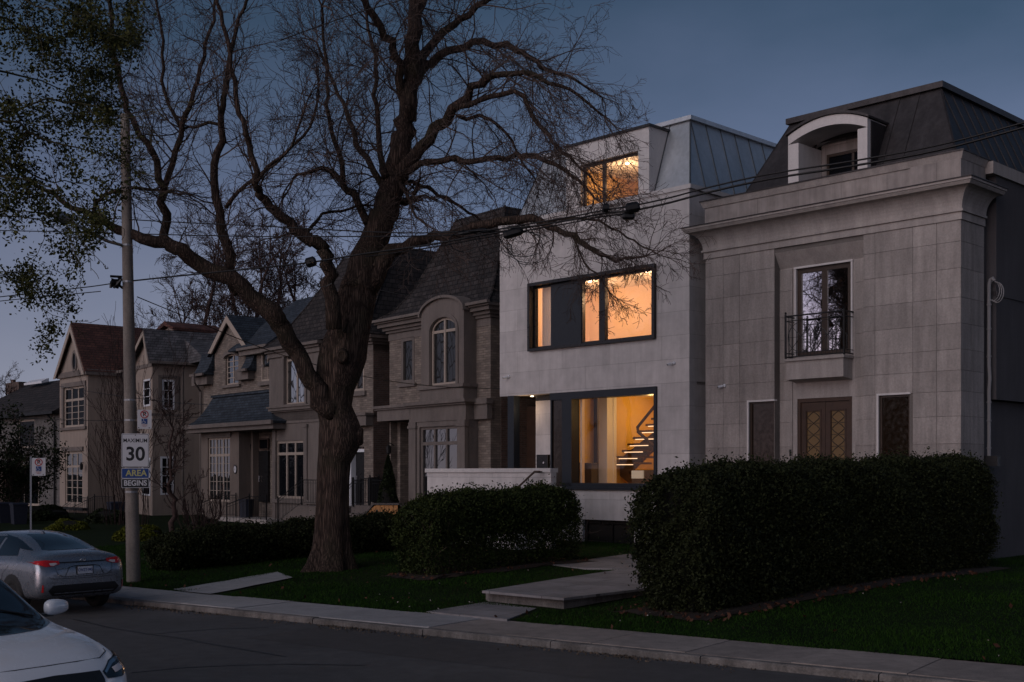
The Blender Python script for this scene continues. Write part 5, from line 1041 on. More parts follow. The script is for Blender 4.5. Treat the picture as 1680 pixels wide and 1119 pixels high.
rg = Fh.uz(275, 528, 6); m_ = MB(); a, b = Fh.u(262, 6), Fh.u(291, 6); zb = Fh.z(546, a, 6); pkx, pkz = Fh.uz(277, 529, 6)
m_.prism([(a+.2, zb), (b-.2, zb), (pkx, pkz-.3)], 6, 6.2); g2 = Fh.part('rear_gable', m_, 'cream_stucco')
m_ = MB()
for xe in (a, b): m_.prism([(xe, zb-.05), (xe, zb+.12), (pkx, pkz+.05), (pkx, pkz-.2)], 5.7, 9)
Fh.part('rear_gable_roof', m_, 'red_shingle', g2)
x_, z_ = Fh.uz(138, 762, -.1); m_ = MB(); m_.tube([(x_-.35, -.0, z_+.1), (x_-.1, -.25, z_+.1)], .02, 5); m_.lathe([(.02, -.3), (.09, -.26), (.1, .0), (.02, .1)], (x_, -.25, z_), 8); Fh.part('wall_lantern', m_, 'black_iron')
x_, z_ = Fh.uz(155, 791, 1.9); m_ = MB(); m_.prism(arc(x_, z_, .28, .14, 0, math.pi, 8)+[(x_-.28, z_-.14), (x_+.28, z_-.14)], 1.75, 1.98); Fh.part('mailbox', m_, 'black_iron')
m_ = MB(); zt_ = Fh.z(845, 0, -1); m_.box(Fh.u(142,-1), Fh.u(198, -1), -1, 2, 0, zt_); m_.box(Fh.u(110,-1.2), Fh.u(142, -1), -1.3, -.2, 0, zt_-.3); Fh.part('entrance_steps', m_, 'stone_trim')
fr = empty('step_railing', (0,0,0), 0, None, None); fr.parent = Fh.root
railing(Fh, [(Fh.u(99,-1.1), -1.1, zt_-.7), (Fh.u(123,-1.1), -1.1, zt_-.1), (Fh.u(144,-1.1), -1.1, zt_-.1)], 1.05, fr, .2); railing(Fh, [(Fh.u(120,-1.0), -1.4, zt_-.8), (Fh.u(155,-1.0), -1.0, zt_), (Fh.u(188,-1.0), -1.0, zt_)], 1.05, fr, .2)
m_ = MB(); x0_, z_ = Fh.uz(100, 832, -.4); m_.box(x0_, Fh.u(138, -.4), -.5, -.2, z_-.12, z_+.02); Fb = Fh.part('window_box', m_, 'black_iron')

# ================================================================ dark brick house at the far left
H = House('dark_brick_house', 98, 70, 44, 'dark brick house with black shingle roof and skylight at the left edge', g0=.1)
zE = H.z(676, 0); u0_ = H.u(-60); w0, w1 = H.u(14), H.u(64); wz0, wz1 = H.z(830, w0), H.z(762, w0)
a, b = H.u(30), H.u(56); az0, az1 = H.z(735, a), H.z(690, a)
m_ = wall(MB(), u0_, 0, 0, zE, 0, .3, [(w0, w1, wz0, wz1), (a, b, az0, az1)]); m_.box(-.3, 0, .3, 9, 0, zE); H.part('brick_walls', m_, 'grey_brick')
window(H, w0, w1, wz0, wz1, .04, [.5], 1, 'cream_frame', 'dark_glass', fw=.22, name='front_window'); window(H, a, b, az0, az1, .04, 1, 1, 'cream_frame', 'dark_glass', fw=.1, name='upper_window')
zr_ = H.z(608, 0, 4.5); m_ = MB(); m_.prism([(-.5, zE-.1), (-.5, zE+.05), (4.5, zr_), (9.5, zE)], u0_, .3, 'x'); H.part('roof', m_, 'slate_shingle')
m_ = MB(); m_.box(u0_, .35, -.62, -.5, zE-.12, zE+.04); m_.tube([(-.7, -.5, zE-.1), (-.5, -.1, zE-.6), (-.5, -.1, .3)], .06, 6); H.part('gutter', m_, 'black_iron')
p0 = H.uz(44, 632, 3.6); m_ = MB(); ux = H.u(73, 3.6); m_.prism([(3.4, p0[1]-.02), (3.4, p0[1]+.12), (3.9, p0[1]+.35), (3.9, p0[1]+.1)], p0[0], ux, 'x'); H.part('skylight', m_, 'white_frame')
m_ = MB(); m_.box(H.u(18,5), H.u(40, 5), 4.6, 5.3, zr_-.5, zr_+.3); m_.box(H.u(22,5), H.u(26, 5), 4.8, 5.0, zr_+.3, zr_+.55); H.part('chimney', m_, 'brown_brick')
m_ = MB(); a, b = H.u(2, -.2), H.u(12, -.2); m_.box(a-1.5, b, -.3, 0, 0, H.z(770, b)); H.part('red_panel_door', m_, 'brown_brick')
# ================================================================ trees
def perp(d):
    a = d.cross(Vector((0, 0, 1)))
    if a.length < .05: a = d.cross(Vector((1, 0, 0)))
    return a.normalized()
class Tree:
    def __init__(s, seed=1, trop=.0, minr=.005): s.R = random.Random(seed); s.limb = MB(); s.twig = MB(); s.tips = []; s.trop = trop; s.minr = minr; s.maxr = .024
    def grow(s, p, d, L, r, lev, nk, trop=None, shrink=.52, ang=.75, jit=.22, segs=None):
        R = s.R; trop = s.trop if trop is None else trop
        n = segs or (6 if lev >= 2 else (4 if lev == 1 else 3)); pts = [p]; rad = [r]; d = d.normalized(); q = p
        for i in range(n):
            d = (d+Vector((R.gauss(0, jit), R.gauss(0, jit), R.gauss(0, jit)+trop))).normalized(); q = q+d*(L/n); pts.append(q); rad.append(max(s.minr, r*(1-.8*(i+1)/n)))
        (s.limb if r > .03 else s.twig).tube(pts, rad, 5 if r > .03 else 3, False)
        if lev == 0: s.tips.append(q); return
        for k in range(nk[lev-1]):
            f = (.15+.85*(k+R.random())/nk[lev-1]); i = min(n-1, int(f*n)); t = f*n-i; b = pts[i].lerp(pts[i+1], min(1, t)); dd = (pts[i+1]-pts[i]).normalized()
            a = perp(dd); a = Matrix.Rotation(R.uniform(0, 2*math.pi), 3, dd) @ a; w_ = ang*R.uniform(.6, 1.25)
            s.grow(b, dd*math.cos(w_)+a*math.sin(w_), L*shrink*R.uniform(.6, 1.25)*(1.1-.35*f), max(s.minr, rad[i]*.55), lev-1, nk, trop, shrink, ang, jit)
    def traced(s, pts, r0, r1, every=.5, L=(1.2, 2.2), lev=2, nk=(4, 5), trop=None, ang=.85, n=8, start=.1, kr=.35, jit=.22, endL=None, smooth=3):
        R = s.R; P = [Vector(p) for p in pts]
        Q = []                                   # Catmull-Rom through the points
        for i in range(len(P)-1):
            p0, p1, p2, p3 = P[max(0, i-1)], P[i], P[i+1], P[min(len(P)-1, i+2)]
            for k in range(smooth):
                t = k/smooth; Q.append(.5*((2*p1)+(p2-p0)*t+(2*p0-5*p1+4*p2-p3)*t*t+(3*p1-p0-3*p2+p3)*t*t*t))
        Q.append(P[-1]); m = len(Q)
        Ls = [0]
        for i in range(m-1): Ls.append(Ls[-1]+(Q[i+1]-Q[i]).length)
        T = Ls[-1]; rad = [r0+(r1-r0)*(l/T)**.8 if not hasattr(r0, '__len__') else 0 for l in Ls]
        if hasattr(r0, '__len__'):
            for i in range(m): f = i/smooth; j = min(int(f), len(r0)-2); rad[i] = r0[j]+(r0[j+1]-r0[j])*min(1, f-j)
        Q = [q if i in (0, m-1) else q+Vector((R.gauss(0, .04), R.gauss(0, .06), R.gauss(0, .04)))*min(1, 8*rad[i]+.3) for i, q in enumerate(Q)]
        s.limb.tube(Q, rad, n, True)
        l = T*start+R.random()*every
        while l < T:
            i = max(j for j in range(m-1) if Ls[j] <= l); t = (l-Ls[i])/(Ls[i+1]-Ls[i]+1e-9); b = Q[i].lerp(Q[i+1], t); dd = (Q[i+1]-Q[i]).normalized()
            a = Matrix.Rotation(R.uniform(0, 2*math.pi), 3, dd) @ perp(dd); w_ = ang*R.uniform(.6, 1.2); f = l/T
            s.grow(b, dd*math.cos(w_)+a*math.sin(w_), R.uniform(*L)*(1.15-.5*f), max(s.minr*1.5, min(s.maxr, rad[i]*kr)), lev, nk, trop, jit=jit)
            l += every*R.uniform(.6, 1.4)
        dd = (Q[-1]-Q[-2]).normalized()
        for _ in range(3): s.grow(Q[-1], (dd+Vector((R.gauss(0,.3), R.gauss(0,.3), R.gauss(0,.3)))), R.uniform(*L)*.8, max(s.minr*1.5, rad[-1]*.8), lev, nk, trop, jit=jit)
    def build(s, root, limbm, twigm, smooth=True, tn='crown'):
        inv = root.matrix_basis.inverted() if False else Matrix.Translation(-root.location)
        for mb in (s.limb, s.twig): mb.v = [tuple(Vector(v)-root.location) for v in mb.v]
        a = mkobj('limbs', s.limb, limbm, root, smooth=True) if s.limb.v else None
        b = quick('twigs', s.twig, twigm, root); return a, b
def quick(name, mb, m, parent=None):
    me = bpy.data.meshes.new(name); me.from_pydata(mb.v, [], mb.f); me.materials.append(M[m]); o = bpy.data.objects.new(name, me); COL.objects.link(o)
    if parent: o.parent = parent
    return o
def trunk_mesh(C_, R_, n=28, seed=3, ridge=.10):
    """C_: list of centres, R_: radii; a ridged, buttressed trunk"""
    mb = MB(); rr = random.Random(seed); ph = [rr.uniform(0, 6.28) for _ in range(8)]; vs = []; fs = []; m = len(C_)
    for i, (c, r) in enumerate(zip(C_, R_)):
        for k in range(n):
            t = 2*math.pi*k/n; fl = 1+ridge*(.5*math.sin(5*t+ph[0]+i*.05)+.35*math.sin(9*t+ph[1]-i*.08)+.3*math.sin(3*t+ph[2]+i*.12))*(1.0+1.3*max(0, 1-i/4))
            vs.append((c.x+r*fl*math.cos(t), c.y+r*fl*math.sin(t), c.z))
    for i in range(m-1):
        for k in range(n): j = (k+1) % n; fs.append((i*n+k, i*n+j, i*n+n+j, i*n+n+k))
    mb.add(vs, fs); return mb
# ---- the big bare maple
TZ = 28.4; base = on_ground(540, 931, .26); base.z = .2
root = empty('bare_maple_tree', base, 0, 'massive bare maple with deeply ridged forked trunk standing on the front lawn', 'tree')
def tp(px, py, dzv=0): return at(px, py, TZ+dzv)
cs = [(538,936,52),(541,922,45),(543,900,37),(544,870,33),(545,830,31),(546,790,30.5),(548,760,31),(555,738,37),(559,716,41),(557,694,37),(548,665,33),(550,640,36),(556,615,42),(562,590,45),(566,565,43),(574,540,39),(580,515,37),(585,490,37),(592,465,36),(602,440,33)]
C_ = [tp(a, b) for a, b, r in cs]; R_ = [.84*r/F*TZ for a, b, r in cs]
tk = trunk_mesh(C_, R_, 36); tk.v = [tuple(Vector(v)-base) for v in tk.v]
trunk = mkobj('trunk', tk, 'bark', root, smooth=True)
bl = MB(); c = tp(586, 716, -.05)-base     # burl on the right flank and the pruned knot
vs = bmesh.new(); bmesh.ops.create_icosphere(vs, subdivisions=3, radius=.22)
for v in vs.verts: v.co = v.co*(1+.12*math.sin(v.co.x*23)*math.cos(v.co.z*19)); v.co = Vector((v.co.x*.75, v.co.y*.8, v.co.z*1.25))+c
me = bpy.data.meshes.new('burl'); vs.to_mesh(me); vs.free(); me.materials.append(M['bark']); o = bpy.data.objects.new('burl', me); COL.objects.link(o); o.parent = trunk
o.data.polygons.foreach_set('use_smooth', [True]*len(me.polygons))
kn = MB(); c = tp(561, 584, -.66)-base; kn.lathe([(.001, 0), (.07, .01), (.09, .03), (.12, 0), (.15, -.08)], (0,0,0), 12); kn.v = [(c.x+v[0], c.y-v[2]-0.0, c.z+v[1]*1.25) for v in kn.v]; o = mkobj('pruned_knot', kn, 'bark', trunk, smooth=True)
T = Tree(5, trop=.03, minr=.0042)
def limb(pts, r0, r1, z0=0, z1=0, z2=None, **kw):
    n = len(pts); P = []
    for i, (a, b) in enumerate(pts):
        f = i/(n-1); P.append(tp(a, b, z0+(z1-z0)*f**1.0+.25*math.sin(3.1*f+a*.01)))
    rr = [.78*x/F*TZ for x in r0] if hasattr(r0, '__len__') else .78*r0/F*TZ
    T.traced(P, rr, r1/F*TZ, **kw)
ft = dict(every=.21, L=(1.2, 2.5), nk=(7, 6), lev=2)
# main left fork
limb([(548,680),(520,640),(496,592),(466,545),(440,512),(400,472),(340,440),(300,416),(265,401),(215,386),(165,358),(150,352),(100,328),(55,300),(10,265)], [23,20,18,19,20,17,16,14.5,13,10,7,6,4.5,3.2,2], 2, 0, -2.5, n=12, every=.5, L=(1.2,2.2), nk=(5,5), start=.38, trop=.06)
limb([(588,480),(612,400),(630,345),(648,290),(660,230),(668,190),(674,130),(679,70),(681,0),(684,-90)], [37,31,28,26,23,20,18,16,14,10], 8, 0, 0, n=14, every=.6, L=(1.2,2.0), nk=(5,5))
limb([(604,470),(632,420),(660,404),(700,392),(740,383),(800,368),(860,358),(900,368),(940,388),(972,408),(1010,428),(1060,420)], [24,17,12,10.5,10,9,8.5,6.5,5.5,4.5,3,1.8], 1.5, 0, -3.0, n=8, every=.20, L=(1.0,1.7), nk=(6,6), start=.55, trop=-.10)
limb([(900,365),(950,358),(1000,372),(1040,395),(1068,410)], 3.2, 1.2, -2, -3.2, every=.16, L=(.8,1.5), nk=(6,6), trop=-.05)
limb([(940,388),(960,430),(985,455),(1000,480)], 2.5, 1, -2.2, -3.2, every=.16, L=(.7,1.2), nk=(6,5), trop=-.06)
limb([(660,290),(690,240),(723,205),(755,165),(790,134),(822,120),(860,118),(900,135),(950,158),(990,190)], [15,13,12,10,8,6.5,5,4,3,2], 1.5, 0, -2, trop=-.02, **ft)
limb([(672,150),(690,120),(723,94),(777,74),(830,76),(870,94),(902,116),(947,134),(988,160)], [12,11,9.5,8,7,6,4.5,3,1.8], 1.5, 0, 2, trop=-.04, **ft)
limb([(676,140),(692,100),(715,62),(745,38),(780,15),(815,-12),(850,-40)], [13,11,9,8,7,6,4], 3, 0, 1, **ft)
limb([(660,295),(690,272),(732,264),(777,259),(830,257),(866,259),(911,270),(951,299),(975,325)], [9,7,6.5,6,5.5,5,4,3,2], 1.5, 0, -3, trop=-.06, **ft)
limb([(745,175),(786,165),(835,150),(865,172),(893,214),(915,241),(945,268),(973,298)], [6,5.5,5,4.5,4,3.2,2.5,1.8], 1.4, -1, -2.5, trop=-.08, **ft)
limb([(640,315),(656,299),(692,304),(732,326),(768,346),(800,368)], [6,5.5,4.5,4,3,2], 1.3, 0, 1.5, trop=-.06, **ft)
limb([(752,190),(804,197),(839,232),(857,268),(880,300)], 4.5, 1.3, -.5, 1.5, trop=-.09, **ft)
limb([(650,295),(668,318),(676,345),(700,370)], 5, 1.3, 0, -1.5, trop=-.05, **ft)
limb([(668,200),(656,130),(645,80),(620,40),(594,0),(570,-40)], [11,10,9,8,7,5], 4, 0, -1.5, **ft)
limb([(610,375),(598,357),(580,325),(563,299),(536,277),(510,281),(482,292)], [10,9,8,7,5,4,3], 2, 0, -1, **ft)
limb([(563,299),(558,250),(540,192),(536,134),(531,60),(528,10)], 6, 2, -.3, -2, **ft)
limb([(634,330),(621,295),(590,250),(576,210),(560,165),(540,125),(520,70)], [9,7.5,6.5,5.5,4.5,3.5,2.5], 2, 0, 1.5, **ft)
limb([(632,290),(625,268),(621,223),(616,156),(619,112),(606,50),(600,-10)], [8,7,6,5,4.5,3.5,3], 2, 0, 2.5, **ft)
limb([(548,540),(542,470),(534,420),(526,402),(500,388),(474,366),(445,338),(428,318),(422,308),(418,268),(402,223),(389,170),(382,112),(371,54),(357,0),(350,-50)], [17,15,14,13,13,10,9,8,7,6,5.5,5,4.5,4,3.5,3], 2, -.6, -3, n=8, every=.33, L=(1.2,2.2), nk=(5,6), start=.25)
limb([(500,388),(520,360),(560,343),(600,337)], 4, 2, -.6, .5, **ft)
limb([(392,480),(380,455),(371,402),(357,322),(362,250),(366,192),(371,147),(375,89),(395,30),(405,-20)], [13,12,10,8.5,7.5,6.5,5.5,4.5,3.5,3], 2, -.3, -2, n=8, every=.33, L=(1.2,2.2), nk=(5,6))
limb([(371,340),(405,300),(450,270),(495,225),(520,170)], 4.5, 2, -1, -2, **ft)
limb([(420,300),(450,262),(480,240),(500,180)], 3.5, 1.5, -2, -3, **ft)
limb([(270,402),(270,348),(266,308),(255,268),(232,223),(210,179),(197,125),(183,76),(183,27),(175,-25)], [9,9,8,7,6,5.5,5,4.5,4,3], 2, -1, -2, every=.36, L=(1.0,2.0), nk=(5,6))
limb([(268,310),(281,268),(299,201),(313,161),(328,112),(344,54),(353,0)], [7,6.5,6,5,4.2,3.5,3], 2, -1, -.5, **ft)
limb([(299,215),(270,150),(268,90),(262,30),(255,-20)], 4, 2, -1, 0, **ft)
limb([(362,205),(330,205),(300,212)], 3.5, 2, -1.2, -.8, **ft)
limb([(620,420),(628,380),(640,350),(650,330)], 10, 6, .8, .8, **ft)
limb([(154,352),(158,330),(175,317),(215,309),(255,312)], 4.5, 2.5, -1.6, -1.2, **ft)
limb([(681,30),(700,-10),(720,-60)], 8, 3, 0, 1, **ft)
T.build(root, 'bark', 'twig_bark')

# ---- bare trees behind the houses
def bare_tree(seed, h=11, spread=1.0, trop=.05, r=.28, nl=7, m='far_twig', minr=.012, nk=(6, 6, 5)):
    t = Tree(seed, trop, minr); R = t.R; P = [Vector((0, 0, -.3))]
    for k in range(1, 7): P.append(Vector((R.gauss(0, .15)*k*.4*min(1, h/14), R.gauss(0, .15)*k*.4*min(1, h/14), h*.82*k/6)))
    t.traced(P, [r*(1-.12*k) for k in range(7)], r*.2, every=h*.045, L=(h*.22*spread, h*.36*spread), lev=3, nk=nk, start=.34, ang=.62, kr=.42, n=7, jit=.16)
    return t
def plant_tree(name, seed, px, Z, label, cat='tree', group=None, gzv=.3, **kw):
    p = at(px, 775, Z); p.z = gzv; rt = empty(name, p, 0, label, cat, group); t = bare_tree(seed, **kw)
    a = mkobj('trunk', t.limb, kw.get('m', 'far_twig'), rt, smooth=True); b = quick('twigs', t.twig, kw.get('m', 'far_twig'), rt); return rt
grp = 'bare trees behind the houses'
t1 = plant_tree('bare_tree', 21, 343, 74, 'reddish bare tree rising just left of the blue shingled gable', group=grp, h=17, r=.32, nk=(7, 6, 4), minr=.014)
def copy_tree(o, loc, rz, sc, label, group=None):
    c = o.copy(); COL.objects.link(c); c.location = loc; c.rotation_euler = (0, 0, rz); c.scale = (sc, sc, sc)
    for k in ('label', 'group'):
        if k in c: del c[k]
    c['label'] = label
    if group: c['group'] = group
    for ch in list(o.children):
        d = ch.copy(); COL.objects.link(d); d.parent = c
        for g_ in ch.children: e_ = g_.copy(); COL.objects.link(e_); e_.parent = d
    return c
def loc_px(px, Z, z=.3): p = at(px, 775, Z); p.z = z; return p
copy_tree(t1, loc_px(300, 80), 2.1, .85, 'reddish bare tree behind the grey shingle roof', grp)
copy_tree(t1, loc_px(425, 78), 1.2, 1.05, 'bare tree seen through the fork between the big tree and its left limb', grp)
copy_tree(t1, loc_px(490, 82), 3.9, 1.0, 'bare tree above the roof behind the big forked trunk, left side', grp)
copy_tree(t1, loc_px(650, 70), 5.2, .82, 'bare tree showing above the slate roof right of the big trunk', grp)
copy_tree(t1, loc_px(385, 88), 2.7, 1.15, 'tall bare tree directly behind the small gable', grp)
copy_tree(t1, loc_px(455, 92), 5.6, 1.2, 'tallest distant bare tree, behind the dark blue roof ridge', grp)
copy_tree(t1, loc_px(560, 84), 1.6, 1.05, 'bare tree hidden mostly by the big trunk fork', grp)
copy_tree(t1, loc_px(225, 85), .6, .72, 'small bare tree behind the red-brown roof', grp)
copy_tree(t1, loc_px(20, 84), 4.4, .5, 'small bare tree top beyond the dark brick house roof', grp)
# across the street, seen only in the window reflections
g2 = 'bare trees across the street'
for k, (x_, y_, rz_, sc) in enumerate([(-30, 21, .3, .8), (-52, 33, 1.9, 1.0), (-38, 3, 3.3, .95), (-66, 16, 5, 1.0), (-22, -6, 2.4, .8)]):
    copy_tree(t1, Vector((x_, y_, 0)), rz_, sc, ['bare tree across the street beside the gabled house, mirrored in the french window', 'distant bare tree mirrored in the lit first-floor window', 'bare tree in front of the gabled house across the street', 'farthest bare tree mirrored in the dormer window', 'bare tree on the camera side behind the white car'][k], g2)
oh = empty('opposite_house', (-50, 12, 0), .7, 'gabled house across the street mirrored in the french window', 'house')
m_ = MB(); m_.box(-5, 5, -5, 5, 0, 6.5); mkobj('wall', m_, 'grey_brick', oh); m_ = MB(); m_.prism([(-5.6, 6.45), (5.6, 6.45), (0, 11)], -5.6, 5.6); mkobj('roof', m_, 'slate_shingle', oh)

# ---- upright bare shrubs
def shrub(name, seed, px, Z, label, h, nst, spread, rbase, m='far_twig', gzv=.3, leaf=None, lev=2, nk=(5, 5), trop=.12, cat='shrub', r=.02, tw=.008):
    p = loc_px(px, Z, gzv); rt = empty(name, p, 0, label, cat); t = Tree(seed, trop, tw); R = t.R
    for k in range(nst):
        a = R.uniform(0, 6.28); b = Vector((math.cos(a)*rbase*R.random(), math.sin(a)*rbase*R.random(), 0)); t.grow(b, Vector((math.cos(a)*spread, math.sin(a)*spread, 1)), h*R.uniform(.6, 1.1), r, lev, nk, trop, shrink=.38, ang=.4, jit=.10, segs=7)
    if t.limb.v: mkobj('stems', t.limb, m, rt, smooth=True)
    quick('twigs', t.twig, m, rt)
    if leaf: 
        C0 = np.array([tuple(q) for q in t.tips]); C0 = np.repeat(C0, leaf[1], 0)+rng.normal(0, leaf[2], (len(C0)*leaf[1], 3)); fast_mesh('leaves', leaf_quads(C0, leaf[3]), 4, leaf[0], rt)
    return rt
shrub('bare_columnar_tree', 31, 192, 50, 'tall upright bare multi-stem tree left of the utility pole', 6.6, 12, .13, .5, gzv=.2, trop=.09)
shrub('bare_columnar_tree', 32, 234, 48, 'tall upright bare multi-stem tree right behind the utility pole and signs', 7.0, 12, .13, .5, gzv=.2, trop=.09)
sm = plant_tree('small_bare_tree', 41, 283, 38, 'small bare tree with slim trunk in front of the shuttered windows', h=4.6, r=.10, nl=6, minr=.008, nk=(5, 4, 3), spread=1.15, trop=.10, gzv=.25)
shrub('red_twig_shrub', 51, 325, 40, 'low reddish bare shrub beside the stone steps', 1.7, 26, .5, .6, gzv=.25, lev=2, nk=(4, 4), r=.014)

# ---- near leafy branches hanging in from the left
lp = Vector((-11.6, 12.4, 0)); lr = empty('leafy_street_tree', lp, 0, 'street tree with fresh green leaves whose branches hang in at the upper left', 'tree')
L = Tree(77, trop=-.02, minr=.004)
def lim(pts, r, Z0, Z1, **kw):
    n = len(pts); P = [at(a, b, Z0+(Z1-Z0)*i/(n-1)) for i, (a, b) in enumerate(pts)]; L.traced(P, r, .006, **kw)
P = [lp+Vector((0,0,-.2)), lp+Vector((.05,.1,1.5)), lp+Vector((0,.2,3)), lp+Vector((.15,.3,4.5)), lp+Vector((.3,.4,6.2)), lp+Vector((.2,.5,8.5)), lp+Vector((.3,.6,10.5))]
L.traced([p for p in P], [.30,.24,.21,.19,.16,.12,.07], .05, every=2.5, L=(1, 1.6), nk=(3,3), start=.5, n=10)
kw = dict(every=.36, L=(.6, 1.15), nk=(4, 3), start=.25, trop=-.03)
for pts, r in [([(-940,300),(-600,240),(-250,200),(0,195),(60,225),(130,245),(190,262)], .07), ([(-940,250),(-600,170),(-250,160),(0,185),(80,165),(140,172),(190,190)], .06),
               ([(-940,330),(-500,300),(-150,330),(-20,352),(60,358),(105,385)], .055), ([(-940,360),(-500,370),(-200,420),(-30,430),(30,470),(62,498)], .045),
               ([(-940,200),(-500,80),(-150,60),(0,50),(60,50),(110,95)], .06), ([(-940,150),(-500,-20),(-150,-30),(0,-10),(60,10),(120,20)], .06),
               ([(-400,280),(-100,270),(0,290),(60,300),(115,330)], .04), ([(-300,220),(-50,245),(60,290),(120,300)], .035), ([(-300,60),(-60,100),(40,125),(110,150)], .035), ([(-100,-60),(10,-30),(90,-20),(150,10)], .03), ([(-200,0),(-30,20),(60,60),(140,60)], .03)]:
    lim(pts, r, 14.0, 15.2+L.R.uniform(-1.2, 1.2), **kw)
tips = np.array([tuple(q) for q in L.tips])
px_ = CX+F*tips[:, 0]/tips[:, 1]; py_ = HY-F*(tips[:, 2]-CAMH)/tips[:, 1]; lim_ = 228-np.clip(py_-300, 0, 140)*.75
tips = tips[((px_ > -120) & (px_ < lim_)) | ((px_ <= -120) & (rng.random(len(tips)) < .25))]
C0 = np.repeat(tips, 26, 0)+rng.normal(0, .075, (len(tips)*26, 3)); LV = leaf_quads(C0, .030, 1.7)-np.array(tuple(lp))
L.build(lr, 'green_twig', 'green_twig'); fast_mesh('leaves', LV, 4, 'young_leaf', lr)

# ---- hedges
def hedge(name, a, b, width, h0, h1, label, leafm, n, size=.05, seed=1, taper=.25, wob=.12, stems=True, cat='hedge', rnd=.35, z_off=0):
    """a,b: ends of the centre line on the ground (2D)."""
    a = Vector((a[0], a[1])); b = Vector((b[0], b[1])); Ld = (b-a).length; rz = math.atan2((b-a).y, (b-a).x); g_ = gz(*a)+z_off
    rt = empty(name, (a.x, a.y, g_), rz, label, cat); r_ = np.random.default_rng(seed)
    gA, gB = gz(*a)+z_off, gz(*b)+z_off
    def lump(x, s): return wob*(np.sin(x*2.1+s)+.6*np.sin(x*4.7+1.7*s)+.4*np.sin(x*9.3+2.3*s))
    # leaf shell: sample the surface of a rounded box, displaced
    areas = np.array([Ld*h0, Ld*h0, Ld*width, width*h0, width*h0]); pick = r_.choice(5, n, p=areas/areas.sum())
    X = r_.uniform(0, Ld, n); Y = r_.uniform(-width/2, width/2, n); T_ = r_.uniform(0, 1, n)**.9
    Y[pick == 0] = -width/2; Y[pick == 1] = width/2; T_[pick == 2] = 1; X[pick == 3] = 0; X[pick == 4] = Ld
    hx = h0+(h1-h0)*X/Ld+lump(X, seed)*.5; 
    # round the edges (superellipse-like shrink towards the top and the foot)
    f = 1-rnd*np.clip((T_-.7)/.3, 0, 1)**2.2-taper*np.clip((.35-T_)/.35, 0, 1)**1.3
    e = rnd*width*.5
    Yp = Y*f+lump(X+3*T_, seed+5)*.55*np.sign(Y); xe = np.minimum(X, Ld-X); Xc = Ld/2+(X-Ld/2)*(1-(1-f)*width*.6/Ld*2)
    depth = r_.normal(.03, .065, n); sh = r_.random(n) < .035; depth[sh] -= r_.uniform(.06, .2, sh.sum()); cx_ = (X-Ld/2)/Ld
    Yp -= np.sign(Yp)*depth*(np.abs(Y) > width*.45); Xc -= np.sign(cx_)*depth*(pick >= 3); Xc += np.sign(cx_)*lump(Y*2+T_*4, seed+9)*.8*(pick >= 3)
    Zp = T_*hx-depth*(pick == 2)+r_.normal(0, .025, n)-(rnd*.28)*np.clip(np.abs(Y)/(width/2), 0, 1)**4*(pick == 2)
    Zp = Zp*(1-(rnd*.10)*np.clip(1-xe/.5, 0, 1)**2)
    Zg = (gB-gA)*X/Ld; P = np.stack([Xc, Yp, Zp+Zg+.03], 1)
    if stems: P = P[~((T_ < .42+.12*np.sin(X*3.1)) & (r_.random(n) < .55))]
    lv = leaf_quads(P, size, 1.7)
    o = fast_mesh('foliage', lv, 4, leafm, rt)
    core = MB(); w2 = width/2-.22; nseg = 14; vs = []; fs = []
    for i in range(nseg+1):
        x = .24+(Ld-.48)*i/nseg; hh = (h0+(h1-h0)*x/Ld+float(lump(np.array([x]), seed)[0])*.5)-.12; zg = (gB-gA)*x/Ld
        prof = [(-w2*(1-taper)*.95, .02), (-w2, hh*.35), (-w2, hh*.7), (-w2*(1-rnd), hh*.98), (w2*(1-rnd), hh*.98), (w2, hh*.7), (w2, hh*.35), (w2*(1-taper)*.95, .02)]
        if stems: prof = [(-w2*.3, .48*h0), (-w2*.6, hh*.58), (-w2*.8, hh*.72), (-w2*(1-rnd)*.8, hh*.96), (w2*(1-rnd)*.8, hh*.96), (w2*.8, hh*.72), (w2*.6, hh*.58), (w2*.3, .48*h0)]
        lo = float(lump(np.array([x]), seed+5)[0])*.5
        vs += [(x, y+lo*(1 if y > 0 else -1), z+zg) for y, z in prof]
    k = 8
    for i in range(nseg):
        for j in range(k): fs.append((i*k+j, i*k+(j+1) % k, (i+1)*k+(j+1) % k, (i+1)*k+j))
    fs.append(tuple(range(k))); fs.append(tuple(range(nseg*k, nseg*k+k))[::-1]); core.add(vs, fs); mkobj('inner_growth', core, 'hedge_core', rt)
    if stems:
        t = Tree(seed, .25, .004)
        for i in range(int(Ld*9)):
            p = Vector((t.R.uniform(.1, Ld-.1), t.R.uniform(-w2, w2)*.8, -.05)); t.grow(p, Vector((t.R.gauss(0, .25), t.R.gauss(0, .3), 1)), h0*.75, .012, 1, (5,), .1, ang=.5, jit=.12)
        quick('stems', t.twig, 'twig_bark', rt)
    return rt
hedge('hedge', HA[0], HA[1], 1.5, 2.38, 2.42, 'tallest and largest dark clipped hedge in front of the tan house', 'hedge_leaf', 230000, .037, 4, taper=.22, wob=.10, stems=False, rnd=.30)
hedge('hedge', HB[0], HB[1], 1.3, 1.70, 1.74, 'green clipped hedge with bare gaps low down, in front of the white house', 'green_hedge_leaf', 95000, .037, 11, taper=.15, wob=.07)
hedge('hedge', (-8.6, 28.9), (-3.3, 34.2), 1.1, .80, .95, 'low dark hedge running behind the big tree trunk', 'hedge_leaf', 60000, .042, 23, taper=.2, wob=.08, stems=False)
hedge('hedge', (-3.1, 33.6), (-.9, 35.2), 1.0, .74, .76, 'low scruffy hedge between the big trunk and the taller green hedge', 'hedge_leaf', 18000, .042, 29, taper=.2, wob=.09)
